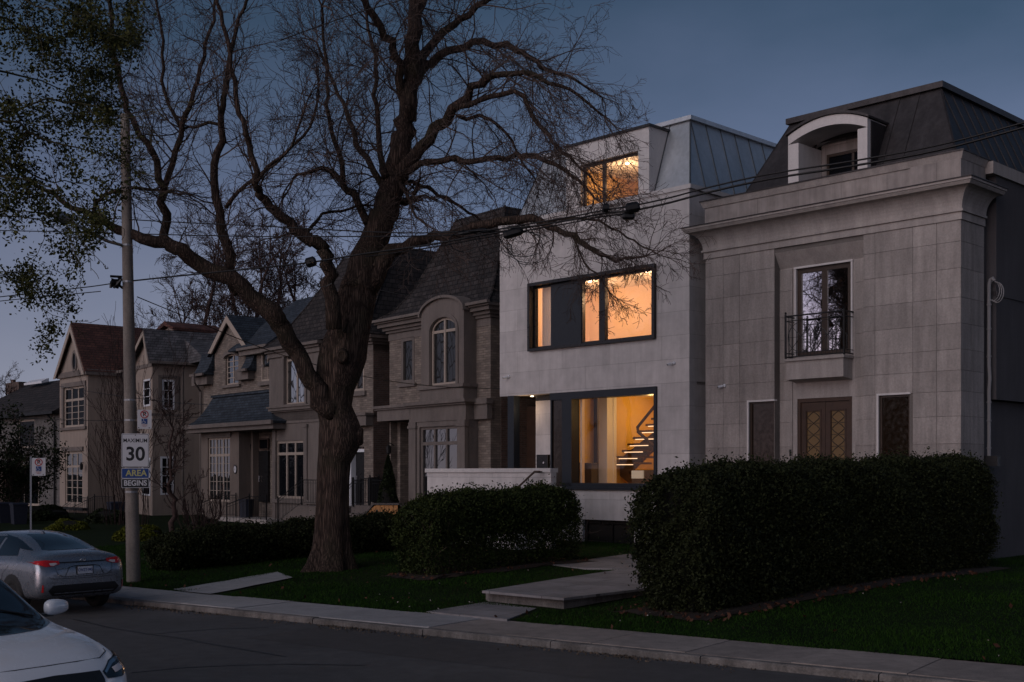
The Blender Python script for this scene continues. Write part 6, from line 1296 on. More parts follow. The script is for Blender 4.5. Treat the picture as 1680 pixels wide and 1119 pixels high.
def round_shrub(name, px, Z, rx, rz_, label, leafm, n, size, seed, gzv=.2, cone=False, cat='shrub'):
    p = loc_px(px, Z, gzv); rt = empty(name, p, 0, label, cat); r_ = np.random.default_rng(seed)
    d = r_.normal(size=(n, 3)); d /= np.linalg.norm(d, axis=1)[:, None]; d[:, 2] = np.abs(d[:, 2])*1.0-.1
    rr = (1-np.abs(r_.normal(0, .10, n)))*(1+.07*np.sin(d[:, 0]*7+seed)+.06*np.sin(d[:, 2]*9+d[:, 1]*5))
    P = d*rr[:, None]*np.array([rx, rx, rz_])
    if cone:
        z = r_.uniform(0, 1, n); a = r_.uniform(0, 6.28, n); r0_ = rx*(1-z)**.75*(1-np.abs(r_.normal(0, .16, n)))*(1+.14*np.sin(a*3+z*11)); P = np.stack([r0_*np.cos(a), r0_*np.sin(a), z*rz_], 1)
    fast_mesh('foliage', leaf_quads(P, size, 1.7), 4, leafm, rt); c = MB()
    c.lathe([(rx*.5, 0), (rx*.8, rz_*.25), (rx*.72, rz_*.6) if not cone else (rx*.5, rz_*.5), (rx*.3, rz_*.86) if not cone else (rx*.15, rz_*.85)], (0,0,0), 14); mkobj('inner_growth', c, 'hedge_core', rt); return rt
round_shrub('round_shrub', 110, 46, .92, .62, 'low rounded yellow-green shrub above the silver car roof', 'yellow_leaf', 9000, .055, 3, gzv=.16)
round_shrub('round_shrub', 228, 39, .92, .62, 'rounded yellow-green shrub behind the base of the utility pole', 'yellow_leaf', 9000, .055, 5, gzv=.25)
round_shrub('conifer', 637, 40.5, .42, 2.1, 'small dark conical conifer in a pot beside the railing of the arched house', 'dark_leaf', 7000, .055, 8, gzv=1.0, cone=True, cat='conifer')
p = loc_px(2, 55, .2); rt = empty('dark_shrub', p, 0, 'large dark leafy shrub in front of the dark brick house', 'shrub'); t = Tree(66, .02, .012)
for k in range(14): a = 6.28*k/14; t.grow(Vector((.3*math.cos(a), .3*math.sin(a), -.1)), Vector((math.cos(a)*.45, math.sin(a)*.45, 1)), 5.0*t.R.uniform(.7, 1.15), .05, 2, (7, 6), .02, shrink=.34, ang=.8, jit=.12, segs=7)
mkobj('stems', t.limb, 'twig_bark', rt, smooth=True); quick('twigs', t.twig, 'twig_bark', rt)
C0 = np.array([tuple(q) for q in t.tips]); C0 = np.repeat(C0, 22, 0)+rng.normal(0, .17, (len(C0)*22, 3)); fast_mesh('leaves', leaf_quads(C0, .085, 1.6), 4, 'dark_leaf', rt)
round_shrub('low_evergreen', 175, 52, 1.1, .8, 'dark low evergreen below the red-roofed house steps', 'dark_leaf', 6000, .07, 10)
round_shrub('low_evergreen', 68, 55, 1.5, .9, 'dark low evergreen beside the thin sign post', 'dark_leaf', 7000, .08, 12)
round_shrub('low_evergreen', 480, 42, 1.0, .75, 'dark low evergreen in front of the bay of the stone house', 'dark_leaf', 6000, .06, 13)
round_shrub('potted_bush', 330, 44, .55, .8, 'dark bush on the left of the stone steps', 'dark_leaf', 4000, .06, 14)

# ---- grass, litter
def scatter(n, s0, s1, t0_, t1_, r_):
    s_ = s0+(s1-s0)*r_.random(n)**1.25; t_ = r_.uniform(t0_, t1_, n); X = NS.x*s_+DS.x*t_; Y = NS.y*s_+DS.y*t_; return X, Y
def inpoly(X, Y, poly):
    c = np.zeros(len(X), bool); j = len(poly)-1
    for i in range(len(poly)):
        xi, yi = poly[i]; xj, yj = poly[j]; c ^= ((yi > Y) != (yj > Y)) & (X < (xj-xi)*(Y-yi)/(yj-yi+1e-12)+xi); j = i
    return c
KEEP = []
for z, pts in [(.185, [(700,1003), (793,988), (890,994), (832,1016)]), (.36, [(791,969), (925,981), (1090,962), (1090,921), (1046,930), (930,947)]), (.375, [(1090,945), (1090,921), (1046,916), (1035,908), (905,926), (960,932), (1046,934)]), (.2, [(290,967), (343,973), (474,949), (456,940)]), ]:
    KEEP.append([(q.x, q.y) for q in (on_ground(a, b, z) for a, b in pts)])
hb = FOOT_A; KEEP.append(FOOT_B)
def gzv(X, Y):
    s_ = NS.x*X+NS.y*Y; t = np.clip((s_-WALK)/8.5, 0, 1); return .115+.235*t*t*(3-2*t)+.012*np.sin(X*1.3)*np.sin(Y*.9)
r_ = np.random.default_rng(9); X, Y = scatter(420000, WALK-.03, 34, -31, 1.5, r_)
ok = (np.abs(X/Y) < .46)
for poly in KEEP+[hb]: ok &= ~inpoly(X, Y, poly)
X, Y = X[ok], Y[ok]; n = len(X); Z = gzv(X, Y)-.01
dens = np.sin(X*1.7+Y*.6)+np.sin(X*.5-Y*1.9)+r_.normal(0, .8, n); hgt = r_.uniform(.022, .055, n)*(1+.25*np.clip(dens, -1, 1.5))
a = r_.uniform(0, 6.28, n); w_ = r_.uniform(.004, .008, n)*1.3; lean = r_.normal(0, .022, (n, 2))
V = np.zeros((n, 3, 3)); V[:, 0] = np.stack([X-np.cos(a)*w_, Y-np.sin(a)*w_, Z], 1); V[:, 1] = np.stack([X+np.cos(a)*w_, Y+np.sin(a)*w_, Z], 1); V[:, 2] = np.stack([X+lean[:, 0], Y+lean[:, 1], Z+hgt], 1)
tag(fast_mesh('grass', V.reshape(-1, 3), 3, 'grass_blade'), 'short dark green grass covering the front lawns', 'grass', kind='stuff')
# fallen leaves and petals
X, Y = scatter(9000, 15.9, 27, -22, 1, r_); keep = (inpoly(X, Y, hedge_foot(*HA, 1.5, .6)) & (r_.random(len(X)) < .8)) | inpoly(X, Y, FOOT_B) | (r_.random(len(X)) < .012); X, Y = X[keep], Y[keep]
P = np.stack([X, Y, gzv(X, Y)+.055], 1); tag(fast_mesh('leaf_litter', leaf_quads(P, .06, 1.5, bias=np.array([0, 0, 0])), 4, 'red_litter'), 'reddish dead leaves scattered under the hedges', 'leaf litter', kind='stuff')
X, Y = scatter(70, 16.2, 25, -16, 1, r_); P = np.stack([X, Y, gzv(X, Y)+.06], 1); tag(fast_mesh('petals', leaf_quads(P, .024, 1.4), 4, 'stone_trim'), 'small white petals dotted over the lawn', 'petals', kind='stuff')

r_ = np.random.default_rng(31); n = 5000; s_ = KERB-np.abs(r_.normal(0, .16, n))-.02; t_ = r_.uniform(-24, 3, n); X = NS.x*s_+DS.x*t_; Y = NS.y*s_+DS.y*t_
k_ = np.sin(t_*1.3)+.6*np.sin(t_*3.7+1)+r_.normal(0, .6, n) > .4; P = np.stack([X[k_], Y[k_], np.full(k_.sum(), .012)], 1)
mat('grit', (.10, .075, .055), .95, .4); tag(fast_mesh('gutter_grit', leaf_quads(P, .028, 1.4), 4, 'grit'), 'brown grit and leaf crumbs lying along the kerb', 'grit', kind='stuff')
# ================================================================ cars
RING = lambda zl, W, zb, zr, hr: [(0, zl), (.72*W, zl), (.95*W, zl+.05), (W, zl+.28*(zb-zl)), (.995*W, zl+.62*(zb-zl)), (.975*W, zb-.05), (.925*W, zb), (.5*(.9*W+hr), zb+.52*(zr-zb)), (hr, zr-.05), (hr*.78, zr-.005), (0, zr+.012)]
def car_body(name, stn, paint, parent):
    mb = MB(); vs = []; fs = []
    for s_ in stn:
        h_ = RING(*s_[1:]); ring = [(s_[0], y, z) for y, z in h_]+[(s_[0], -y, z) for y, z in h_[-2:0:-1]]; vs += ring
    n = 20
    for i in range(len(stn)-1):
        for k in range(n): j = (k+1) % n; fs.append((i*n+k, i*n+j, i*n+n+j, i*n+n+k))
    fs.append(tuple(range(n))); fs.append(tuple(range((len(stn)-1)*n, len(stn)*n))[::-1]); mb.add(vs, fs)
    o = mkobj(name, mb, paint, parent, smooth=True); md = o.modifiers.new('s', 'SUBSURF'); md.levels = 3; md.render_levels = 3
    dg = bpy.context.evaluated_depsgraph_get(); me = bpy.data.meshes.new_from_object(o.evaluated_get(dg)); o.modifiers.clear(); o.data = me
    me.polygons.foreach_set('use_smooth', [True]*len(me.polygons)); bm = bmesh.new(); bm.from_mesh(me); bvh = BVHTree.FromBMesh(bm); bm.free(); return o, bvh
def patch(name, bvh, poly, axis, m, parent, off=.006, cuts_=4, thick=0):
    """polygon drawn in a side/front/top projection, pressed on to the body"""
    bm = bmesh.new(); D_ = {'x-': ((-3,), 0, 1), 'x+': ((9,), 0, -1), 'y+': ((4,), 1, -1), 'y-': ((-4,), 1, 1), 'z': ((4,), 2, -1)}[axis]; ax = D_[1]; st0 = D_[0][0]; dr = Vector([0, 0, 0]); dr[ax] = D_[2]
    def mk(a, b):
        v = [0, 0, 0]; o = [i for i in range(3) if i != ax]; v[o[0]] = a; v[o[1]] = b; v[ax] = st0; return Vector(v)
    vs = [bm.verts.new(mk(*p)) for p in poly]; bm.faces.new(vs); bmesh.ops.triangulate(bm, faces=bm.faces[:])
    bmesh.ops.subdivide_edges(bm, edges=bm.edges[:], cuts=cuts_, use_grid_fill=True)
    for v in bm.verts:
        h_ = bvh.ray_cast(v.co, dr)
        if h_[0] is None: h_ = bvh.find_nearest(Vector([v.co[i] if i != ax else (0 if axis == 'x-' else v.co[i]*.5) for i in range(3)]))
        nn = h_[1]; nn = nn if nn.dot(dr) < 0 else -nn; v.co = h_[0]+nn*off
    bm.normal_update(); me = bpy.data.meshes.new(name); bm.to_mesh(me); bm.free(); me.materials.append(M[m]); me.polygons.foreach_set('use_smooth', [True]*len(me.polygons))
    o = bpy.data.objects.new(name, me); COL.objects.link(o); o.parent = parent; return o
def wheel(parent, x, y, r=.325, w=.21, side=1):
    t = MB(); P = [(r*.62, -w/2), (r*.93, -w/2), (r, -w*.35), (r, w*.35), (r*.93, w/2), (r*.62, w/2)]; n = 28; vs = []; fs = []
    for a, b in P:
        for k in range(n): q = 2*math.pi*k/n; vs.append((x+a*math.cos(q), y+b, r+a*math.sin(q)))
    for i in range(len(P)): 
        for k in range(n): j = (k+1) % n; i2 = (i+1) % len(P); fs.append((i*n+k, i*n+j, i2*n+j, i2*n+k))
    t.add(vs, fs); W_ = mkobj('wheel', t, 'tyre', parent, smooth=True)
    m_ = MB(); yo = y+side*w*.32; m_.disc((x, yo, r), r*.14, 'y', side*.03, 12)
    for k in range(5):
        q = 2*math.pi*k/5+.3; c, s_ = math.cos(q), math.sin(q); m_.add([(x+c*r*.1-s_*.035, yo, r+s_*r*.1+c*.035), (x+c*r*.1+s_*.035, yo, r+s_*r*.1-c*.035), (x+c*r*.6+s_*.028, yo+side*.015, r+s_*r*.6-c*.028), (x+c*r*.6-s_*.028, yo+side*.015, r+s_*r*.6+c*.028)], [(0,1,2,3)])
    pts = [(x+r*.6*math.cos(2*math.pi*k/28), yo, r+r*.6*math.sin(2*math.pi*k/28)) for k in range(29)]; m_.tube(pts, .02, 5, False); mkobj('rim', m_, 'rim', W_)
def mirror(parent, x, y, z, m, side):
    b = bmesh.new(); bmesh.ops.create_icosphere(b, subdivisions=3, radius=1)
    for v in b.verts:
        q = v.co; q.x = math.copysign(abs(q.x)**.75, q.x)*(.10 if q.x > 0 else .04); q.y = math.copysign(abs(q.y)**.7, q.y)*.15; q.z = math.copysign(abs(q.z)**.72, q.z)*.078*(1-.9*side*q.y); v.co = Vector((x+q.x-side*q.y*.25, y+q.y+side*.10, z+q.z))
    me = bpy.data.meshes.new('wing_mirror'); b.to_mesh(me); b.free(); me.materials.append(M[m]); me.polygons.foreach_set('use_smooth', [True]*len(me.polygons)); o = bpy.data.objects.new('wing_mirror', me); COL.objects.link(o); o.parent = parent
    f = MB(); f.box(x-.01, x+.05, y-side*.06, y+side*.05, z-.085, z-.055); mkobj('mirror_arm', f, 'dark_trim', o)
    f = MB(); f.box(x+.045, x+.088, y+side*.02, y+side*.19, z-.022, z-.012); mkobj('indicator', f, 'lamp_clear', o); return o
def tubes(name, pl, r, m, parent, n=5): t = MB(); [t.tube(p, r, n) for p in pl]; return mkobj(name, t, m, parent, smooth=True)

fwd = Vector((-math.sin(math.radians(49.5)), math.cos(math.radians(49.5)), 0)); rr = Vector((-7.72, 21.6, 0)); car = empty('parked_car', rr, math.atan2(fwd.y, fwd.x), 'silver sedan parked at the far kerb, seen from behind', 'car', 'cars parked along the street')
S = [(0.0,.44,.62,.70,.76,.45),(.03,.36,.76,.80,.88,.58),(.10,.30,.845,.90,1.00,.66),(.20,.27,.875,.965,1.085,.69),(.40,.25,.885,.985,1.115,.68),(.62,.24,.888,.99,1.135,.66),(.85,.23,.89,.99,1.215,.62),(1.15,.22,.89,.985,1.325,.585),(1.5,.21,.89,.975,1.405,.57),(2.0,.21,.89,.96,1.44,.575),(2.5,.21,.89,.95,1.43,.57),(2.9,.21,.89,.94,1.345,.59),(3.2,.21,.888,.93,1.20,.63),(3.5,.22,.885,.92,1.04,.68),(3.8,.22,.88,.89,.965,.68),(4.2,.24,.85,.82,.88,.64),(4.45,.28,.76,.74,.79,.55),(4.6,.34,.60,.62,.66,.4)]
body, bv_ = car_body('body', S, 'silver_paint', car)
rg = patch('rear_window', bv_, [(-.62,1.135),(.62,1.135),(.675,1.155),(.58,1.345),(.52,1.39),(-.52,1.39),(-.58,1.345),(-.675,1.155)], 'x-', 'car_glass', car, .005)
patch('windscreen', bv_, [(-.66,1.02),(.66,1.02),(.54,1.38),(-.54,1.38)], 'x+', 'car_glass', car, .005)
for sd in ('y+', 'y-'):
    patch('side_window', bv_, [(.95,1.04),(1.70,1.01),(1.70,1.35),(1.42,1.33),(1.10,1.20)], sd, 'car_glass', car, .005); patch('side_window', bv_, [(1.78,1.01),(2.62,.99),(2.58,1.34),(1.78,1.36)], sd, 'car_glass', car, .005); patch('side_window', bv_, [(2.70,.985),(3.20,.975),(2.78,1.27),(2.67,1.31)], sd, 'car_glass', car, .005)
    sg = 1 if sd == 'y+' else -1
    for x_ in (.95, 3.65): patch('wheel_arch', bv_, arc(x_, .33, .385, .385, -.25, math.pi+.25, 14), sd, 'dark_trim', car, .003)
    patch('sill_trim', bv_, [(1.35,.24),(3.25,.24),(3.25,.32),(1.35,.32)], sd, 'dark_trim', car, .004)
    for x_ in (1.55, 2.55): patch('door_handle', bv_, [(x_,.865),(x_+.17,.865),(x_+.17,.895),(x_,.895)], sd, 'chrome', car, .02)
    h_ = lambda pts: [tuple(bv_.ray_cast(Vector((a, sg*4, b)), Vector((0, -sg, 0)))[0]+Vector((0, sg*.001, 0))) for a, b in pts]
    tubes('door_gap', [h_([(1.74,1.0),(1.75,.8),(1.72,.5),(1.72,.3)]), h_([(1.05,1.0),(1.12,.85),(1.32,.7),(1.36,.5)]), h_([(2.66,.98),(2.7,.7),(2.7,.3)])], .004, 'dark_trim', car, 4)
# boot lid, lamps, plate
B_ = lambda pts, d=.002: [tuple(bv_.ray_cast(Vector((-3, a, b)), Vector((1, 0, 0)))[0]-Vector((d, 0, 0))) for a, b in pts]
for s_ in (1, -1):
    tl = patch('tail_light', bv_, [(s_*.46,.915),(s_*.46,.965),(s_*.70,.985),(s_*.845,.965),(s_*.835,.92),(s_*.72,.875),(s_*.58,.88)], 'x-', 'lamp_red', car, .010); 
    patch('reversing_lamp', bv_, [(s_*.50,.915),(s_*.53,.935),(s_*.645,.93),(s_*.635,.89),(s_*.58,.885)], 'x-', 'lamp_clear', tl, .014)
    patch('reflector', bv_, [(s_*.76,.43),(s_*.79,.43),(s_*.785,.56),(s_*.765,.56)], 'x-', 'lamp_red', car, .008)
patch('boot_trim', bv_, [(-.48,.925),(.48,.925),(.48,.945),(-.48,.945)], 'x-', 'dark_trim', car, .007)
patch('lower_bumper', bv_, [(-.60,.36),(.60,.36),(.69,.45),(.60,.545),(-.60,.545),(-.69,.45)], 'x-', 'dark_trim', car, .006)
patch('bumper_strip', bv_, [(-.58,.395),(.58,.395),(.58,.41),(-.58,.41)], 'x-', 'silver_paint', car, .016)
tubes('boot_gap', [B_([(.60,1.10),(.57,1.0),(.555,.86),(.52,.74),(.42,.69),(.2,.685),(0,.683),(-.2,.685),(-.42,.69),(-.52,.74),(-.555,.86),(-.57,1.0),(-.60,1.10)]), B_([(.84,.80),(.6,.66),(.4,.655),(0,.65),(-.4,.655),(-.6,.66),(-.84,.80)])], .0045, 'dark_trim', car, 4)
tubes('plate_recess', [B_([(.37,.71),(.30,.85),(.2,.87),(-.2,.87),(-.30,.85),(-.37,.71)])], .008, 'dark_trim', car, 4)
xr = B_([(0,.78)])[0][0]
m_ = MB(); m_.box(xr-.012, xr-.004, -.165, .165, .715, .865); pf = mkobj('plate_frame', m_, 'dark_trim', car); m_ = MB(); m_.box(xr-.018, xr-.012, -.145, .145, .725, .855); mkobj('licence_plate', m_, 'plate_white', pf)
text_part('plate_lettering', 'CWZT·945', .075, (xr-.0195, 0, .79), (math.pi/2, 0, -math.pi/2), 'plate_ink', pf, .0005, .82, .001)
m_ = MB()
for a, b, c_ in ((.055, .036, 0), (.022, .034, 0), (.036, .013, .018)): 
    pts = [(xr2, a*math.cos(2*math.pi*k/24), .965+c_*.6+b*math.sin(2*math.pi*k/24)) for k in range(25) for xr2 in (B_([(0,.965)])[0][0]-.006,)]; m_.tube(pts, .004, 5, False)
mkobj('badge', m_, 'chrome', car, smooth=True)
text_part('model_lettering', 'COROLLA', .035, (B_([(.40,.83)])[0][0]-.006, .40, .83), (math.pi/2, 0, -math.pi/2), 'chrome', car, .001, 1.5)
m_ = MB(); m_.prism([(.95,1.365),(1.12,1.40),(1.10,1.445),(1.05,1.44)], -.02, .02, 'y'); m_.v = [(a+.45, b, c) for a, b, c in m_.v]; mkobj('aerial_fin', m_, 'silver_paint', car)
for sd in (1, -1):
    for x_ in (.95, 3.65): wheel(car, x_, sd*.785, side=sd)
    mirror(car, 2.98, sd*.88, 1.0, 'silver_paint', sd)
def copy_deep(o, parent=None):
    c = o.copy(); COL.objects.link(c)
    if parent: c.parent = parent
    for ch in list(o.children): copy_deep(ch, c)
    return c
c2 = copy_deep(car); c2.location = rr+Vector((fwd.x, fwd.y, 0))*6.4+Vector((-.1, -.1, 0)); c2['label'] = 'sedan parked ahead of the silver one, only its corner showing at the left edge'

# white car on the near side, nose towards the right
wo = st(6.12, -13.72); wc = empty('parked_car', wo, math.atan2(DS.y, DS.x), 'white car in the lower left corner, bonnet and driver side mirror showing', 'car', 'cars parked along the street')
S2 = [(0.0,.50,.70,.80,.86,.5),(.04,.40,.84,.95,1.04,.62),(.14,.32,.90,1.02,1.20,.62),(.4,.28,.915,1.05,1.45,.58),(.9,.25,.92,1.06,1.60,.57),(1.6,.24,.92,1.05,1.655,.58),(2.2,.24,.92,1.05,1.70,.575),(2.6,.24,.92,1.05,1.63,.59),(2.95,.24,.92,1.04,1.44,.62),(3.3,.25,.92,1.03,1.17,.68),(3.55,.25,.915,1.01,1.105,.72),(3.95,.25,.905,.95,1.045,.72),(4.25,.27,.875,.87,.95,.68),(4.46,.31,.81,.78,.84,.60),(4.58,.36,.70,.67,.72,.48),(4.63,.42,.5,.6,.64,.35)]
wb, bw = car_body('body', S2, 'white_paint', wc)
patch('windscreen', bw, [(-.70,1.105),(-.4,1.085),(0,1.08),(.4,1.085),(.70,1.105),(.62,1.52),(.53,1.63),(-.53,1.63),(-.62,1.52)], 'x+', 'car_glass', wc, .005, 6)
for sd in ('y+', 'y-'):
    patch('side_window', bw, [(2.05,1.10),(2.95,1.07),(2.62,1.38),(2.35,1.52),(2.05,1.54)], sd, 'car_glass', wc); patch('side_window', bw, [(.85,1.14),(1.97,1.10),(1.97,1.55),(1.1,1.52)], sd, 'car_glass', wc)
    for x_ in (.85, 3.62): patch('wheel_arch', bw, arc(x_, .36, .43, .43, -.3, math.pi+.3, 14), sd, 'dark_trim', wc, .004)
for s_ in (1, -1):
    hl = patch('headlight', bw, [(s_*.50,.70),(s_*.48,.76),(s_*.62,.83),(s_*.80,.885),(s_*.84,.87),(s_*.80,.78),(s_*.68,.70)], 'x+', 'car_glass', wc, .008)
    patch('headlight_lens', bw, [(s_*.60,.735),(s_*.60,.775),(s_*.70,.80),(s_*.72,.76)], 'x+', 'lamp_clear', hl, .013, 2); patch('daylight_strip', bw, [(s_*.50,.755),(s_*.62,.82),(s_*.81,.875),(s_*.81,.86),(s_*.63,.80),(s_*.51,.74)], 'x+', 'chrome', hl, .013, 3)
patch('grille', bw, [(-.47,.70),(-.46,.775),(0,.79),(.46,.775),(.47,.70),(.40,.50),(-.40,.50)], 'x+', 'dark_trim', wc, .006)
W_ = lambda pts: [tuple(bw.ray_cast(Vector((a, b, 4)), Vector((0, 0, -1)))[0]+Vector((0, 0, .001))) for a, b in pts]
tubes('bonnet_gap', [W_([(3.40,.80),(3.7,.80),(4.0,.765),(4.25,.70),(4.36,.56),(4.40,.3),(4.41,0),(4.40,-.3),(4.36,-.56),(4.25,-.70),(4.0,-.765),(3.7,-.80),(3.40,-.80)])], .005, 'dark_trim', wc, 4)
tubes('wiper', [[(p[0], p[1], p[2]+.02) for p in W_([(3.34,.55),(3.22,.2),(3.20,-.05)])], [(p[0], p[1], p[2]+.02) for p in W_([(3.34,-.05),(3.24,-.35),(3.2,-.6)])]], .008, 'dark_trim', wc)
m_ = patch('dashboard_paper', bw, [(-.5,1.12),(-.15,1.12),(-.2,1.16),(-.5,1.165)], 'x+', 'plate_white', wc, .002, 1)
for sd in (1, -1):
    for x_ in (.85, 3.62): wheel(wc, x_, sd*.81, .35, .22, sd)
    mirror(wc, 3.02, sd*.90, 1.20, 'white_paint', sd)

# ================================================================ utility pole, lamp arm, signs
pb = at(219, 948, 26.6); pb.z = .17; pr = empty('utility_pole', pb, 0, 'tall weathered utility pole carrying the speed limit signs', 'pole')
ptop = at(205, 188, 26.6)-pb; P_ = [Vector((0,0,-.3))]+[ptop*(k/8) for k in range(9)]
m_ = MB(); m_.tube(P_, [.158]+[.155-.055*k/8 for k in range(9)], 16); mkobj('shaft', m_, 'pole_wood', pr, smooth=True)
def pp_(y, dx=0, dy=0): k = (948-y)/(948-188.); return ptop*k+Vector((dx, dy, 0))
m_ = MB()
for y_ in (402, 462, 688, 655, 805): c = pp_(y_); m_.tube([c-Vector((0,0,.02)), c+Vector((0,0,.02))], .16-.055*(948-y_)/760, 14)
mkobj('steel_bands', m_, 'galvanised', pr)
a0_ = pp_(402, -.1); e0_ = at(118, 364, 24.9)-pb
m_ = MB(); m_.tube([a0_, a0_.lerp(e0_, .3)+Vector((0,0,-.06)), a0_.lerp(e0_, .65)+Vector((0,0,-.06)), e0_], .035, 7); LA = mkobj('lamp_arm', m_, 'galvanised', pr, smooth=True)
m_ = MB(); dv_ = (e0_-a0_).normalized(); q0 = e0_; m_.tube([q0, q0+dv_*.15, q0+dv_*.45, q0+dv_*.62], [.05, .11, .12, .03], 8); mkobj('lamp_head', m_, 'galvanised', LA, smooth=True)
m_ = MB(); c = pp_(463, -.22, -.1); 
for k in range(9): a = random.Random(k); m_.tube([c+Vector((a.uniform(-.15,.12), a.uniform(-.1,.1), a.uniform(-.14,.14))) for _ in range(3)], .03, 5)
mkobj('cable_clamps', m_, 'black_iron', pr)
sth = .30
def plate(par, cx, cz, w_, h_, m, v=0, rim=None, th=.004, r=.03):
    P = []
    for (sx, sz, a0) in ((1, 1, 0), (-1, 1, math.pi/2), (-1, -1, math.pi), (1, -1, 1.5*math.pi)): P += [(cx+sx*(w_/2-r)+r*math.cos(a0+t*math.pi/8), cz+sz*(h_/2-r)+r*math.sin(a0+t*math.pi/8)) for t in range(5)]
    mb = MB(); mb.prism(P, v, v-th); return P, mb
def sign_root(name, px, py, Z, label, cat, group=None): p = at(px, py, Z); return empty(name, p, sth, label, cat, group)
def pl(par, name, cx, cz, w_, h_, m, v, th=.003, r=.03): _, mb = plate(par, cx, cz, w_, h_, m, v, th=th, r=r); return mkobj(name, mb, m, par)
ss = sign_root('speed_limit_sign', 222, 739, 26.38, 'white speed limit sign with blue area plate and black begins plate on the pole', 'road sign')
B0 = pl(ss, 'speed_plate', 0, 0, .58, .745, 'sign_white', 0); pl(ss, 'speed_border', 0, 0, .555, .72, 'sign_black', -.0035, .001); pl(ss, 'speed_face', 0, 0, .54, .705, 'sign_white', -.005, .001)
tr = (math.pi/2, 0, 0)
text_part('speed_lettering', 'MAXIMUM', .118, (0, -.0065, .215), tr, 'sign_black', ss, .0005, .93, .002); text_part('speed_numeral', '30', .42, (0, -.0065, -.09), tr, 'sign_black', ss, .0005, .98, .010)
pl(ss, 'area_plate', 0, -.505, .58, .225, 'sign_white', 0, r=.02); pl(ss, 'area_face', 0, -.505, .56, .205, 'sign_blue', -.0035, .001, .015); text_part('area_lettering', 'AREA', .19, (.02, -.0055, -.505), tr, 'sign_yellow', ss, .0005, .95, .005)
pl(ss, 'begins_plate', 0, -.725, .58, .205, 'sign_white', 0, r=.02); pl(ss, 'begins_face', 0, -.725, .56, .185, 'sign_black', -.0035, .001, .015); text_part('begins_lettering', 'BEGINS', .165, (0, -.0055, -.725), tr, 'sign_white', ss, .0005, .90, .004)
m_ = MB(); m_.disc((0, -.006, .335), .012, 'y', -.004, 8); mkobj('bolt', m_, 'sign_black', ss)
def parking_sign(px, py, Z, label, post=None, sc=1.0):
    r_ = sign_root('parking_sign', px, py, Z, label, 'road sign', 'no parking signs'); pl(r_, 'sign_plate', 0, 0, .30, .42, 'sign_white', 0, r=.02)
    m_ = MB(); n = 24
    for k in range(n):
        a, b = 2*math.pi*k/n, 2*math.pi*(k+1)/n; m_.prism([(.068*math.cos(a), .11+.068*math.sin(a)), (.068*math.cos(b), .11+.068*math.sin(b)), (.088*math.cos(b), .11+.088*math.sin(b)), (.088*math.cos(a), .11+.088*math.sin(a))], -.004, -.006)
    m_.prism([(-.062, .165), (-.05, .175), (.062, .055), (.05, .045)], -.006, -.0075); mkobj('prohibition_ring', m_, 'sign_red', r_)
    text_part('parking_letter', 'P', .13, (0, -.005, .11), tr, 'sign_black', r_, .0005, 1, .004)
    pl(r_, 'accessible_square', 0, -.045, .125, .115, 'sign_blue', -.004, .001, .008)
    m_ = MB(); m_.tube([(-.02+.03*math.cos(t), -.007, -.065+.03*math.sin(t)) for t in [2.2+k*.42 for k in range(10)]], .005, 4); m_.tube([(-.018, -.007, -.015), (-.012, -.007, -.05), (.015, -.007, -.05), (.028, -.007, -.08)], .006, 4); m_.disc((-.02, -.006, -.005), .009, 'y', -.003, 8); mkobj('wheelchair_symbol', m_, 'sign_white', r_)
    text_part('small_lettering', 'EXCEPT BY', .026, (0, -.005, -.125), tr, 'sign_red', r_); text_part('small_lettering', 'PERMIT', .026, (0, -.005, -.155), tr, 'sign_red', r_)
    for x_ in (-.12, .10): m_ = MB(); m_.disc((x_, -.005, -.185), .012, 'y', -.004, 8); mkobj('bolt', m_, 'sign_black', r_)
    if post: m_ = MB(); m_.box(-.195, -.155, -.0, .03, -post, .24); mkobj('post', m_, 'galvanised', r_)
    return r_
parking_sign(237, 688, 26.35, 'small no parking sign bolted above the speed limit sign'); parking_sign(63.5, 766, 28.2, 'small no parking sign on its own thin metal post beyond the silver car', post=2.5)

# ================================================================ overhead cables
LN = NS.dot(Vector((pb.x, pb.y)))
def lineZ(px, s_=LN): k = (px-CX)/F; return s_/(NS.x*k+NS.y)
def cable(name, pts, r, label, s_=LN, Zs=None, cat='cable', group='overhead cables', extra=None):
    P = [at(px, py, (lineZ(px, s_) if Zs is None else Zs[0]+(Zs[1]-Zs[0])*i/(len(pts)-1))) for i, (px, py) in enumerate(pts)]; Q = []
    for i in range(len(P)-1):
        p0, p1, p2, p3 = P[max(0, i-1)], P[i], P[i+1], P[min(len(P)-1, i+2)]
        for k in range(5): t = k/5; Q.append(.5*((2*p1)+(p2-p0)*t+(2*p0-5*p1+4*p2-p3)*t*t+(3*p1-p0-3*p2+p3)*t*t*t))
    Q.append(P[-1]); o0 = Q[0].copy(); m_ = MB(); m_.tube([q-o0 for q in Q], r, 5); o = mkobj(name, m_, 'black_iron', None, smooth=True); o.location = o0; return tag(o, label, cat, group)
main = [(214,461),(300,452),(420,440),(505,431),(600,416),(700,402),(790,386),(870,372),(940,360),(990,350),(1040,345),(1100,332),(1160,316),(1260,294),(1400,272),(1540,246),(1680,209),(1760,186)]
mc = cable('cable', main, .018, 'thick main cable running from the pole across both pale houses')
cable('cable', [(x, y-5-(3 if x > 1000 else 0)) for x, y in main[6:]], .014, 'thinner cable strung just above the thick main cable on the right', LN-.03)
cable('cable', [(x, y+5) for x, y in main[4:11]], .012, 'thin cable lashed beneath the main cable in front of the slate roofs', LN+.05)
cable('cable', [(-60,337),(0,343),(170,357),(280,364),(450,372),(600,380),(700,382),(790,378),(870,371)], .012, 'uppermost thin cable crossing the big tree trunk', LN-.1)
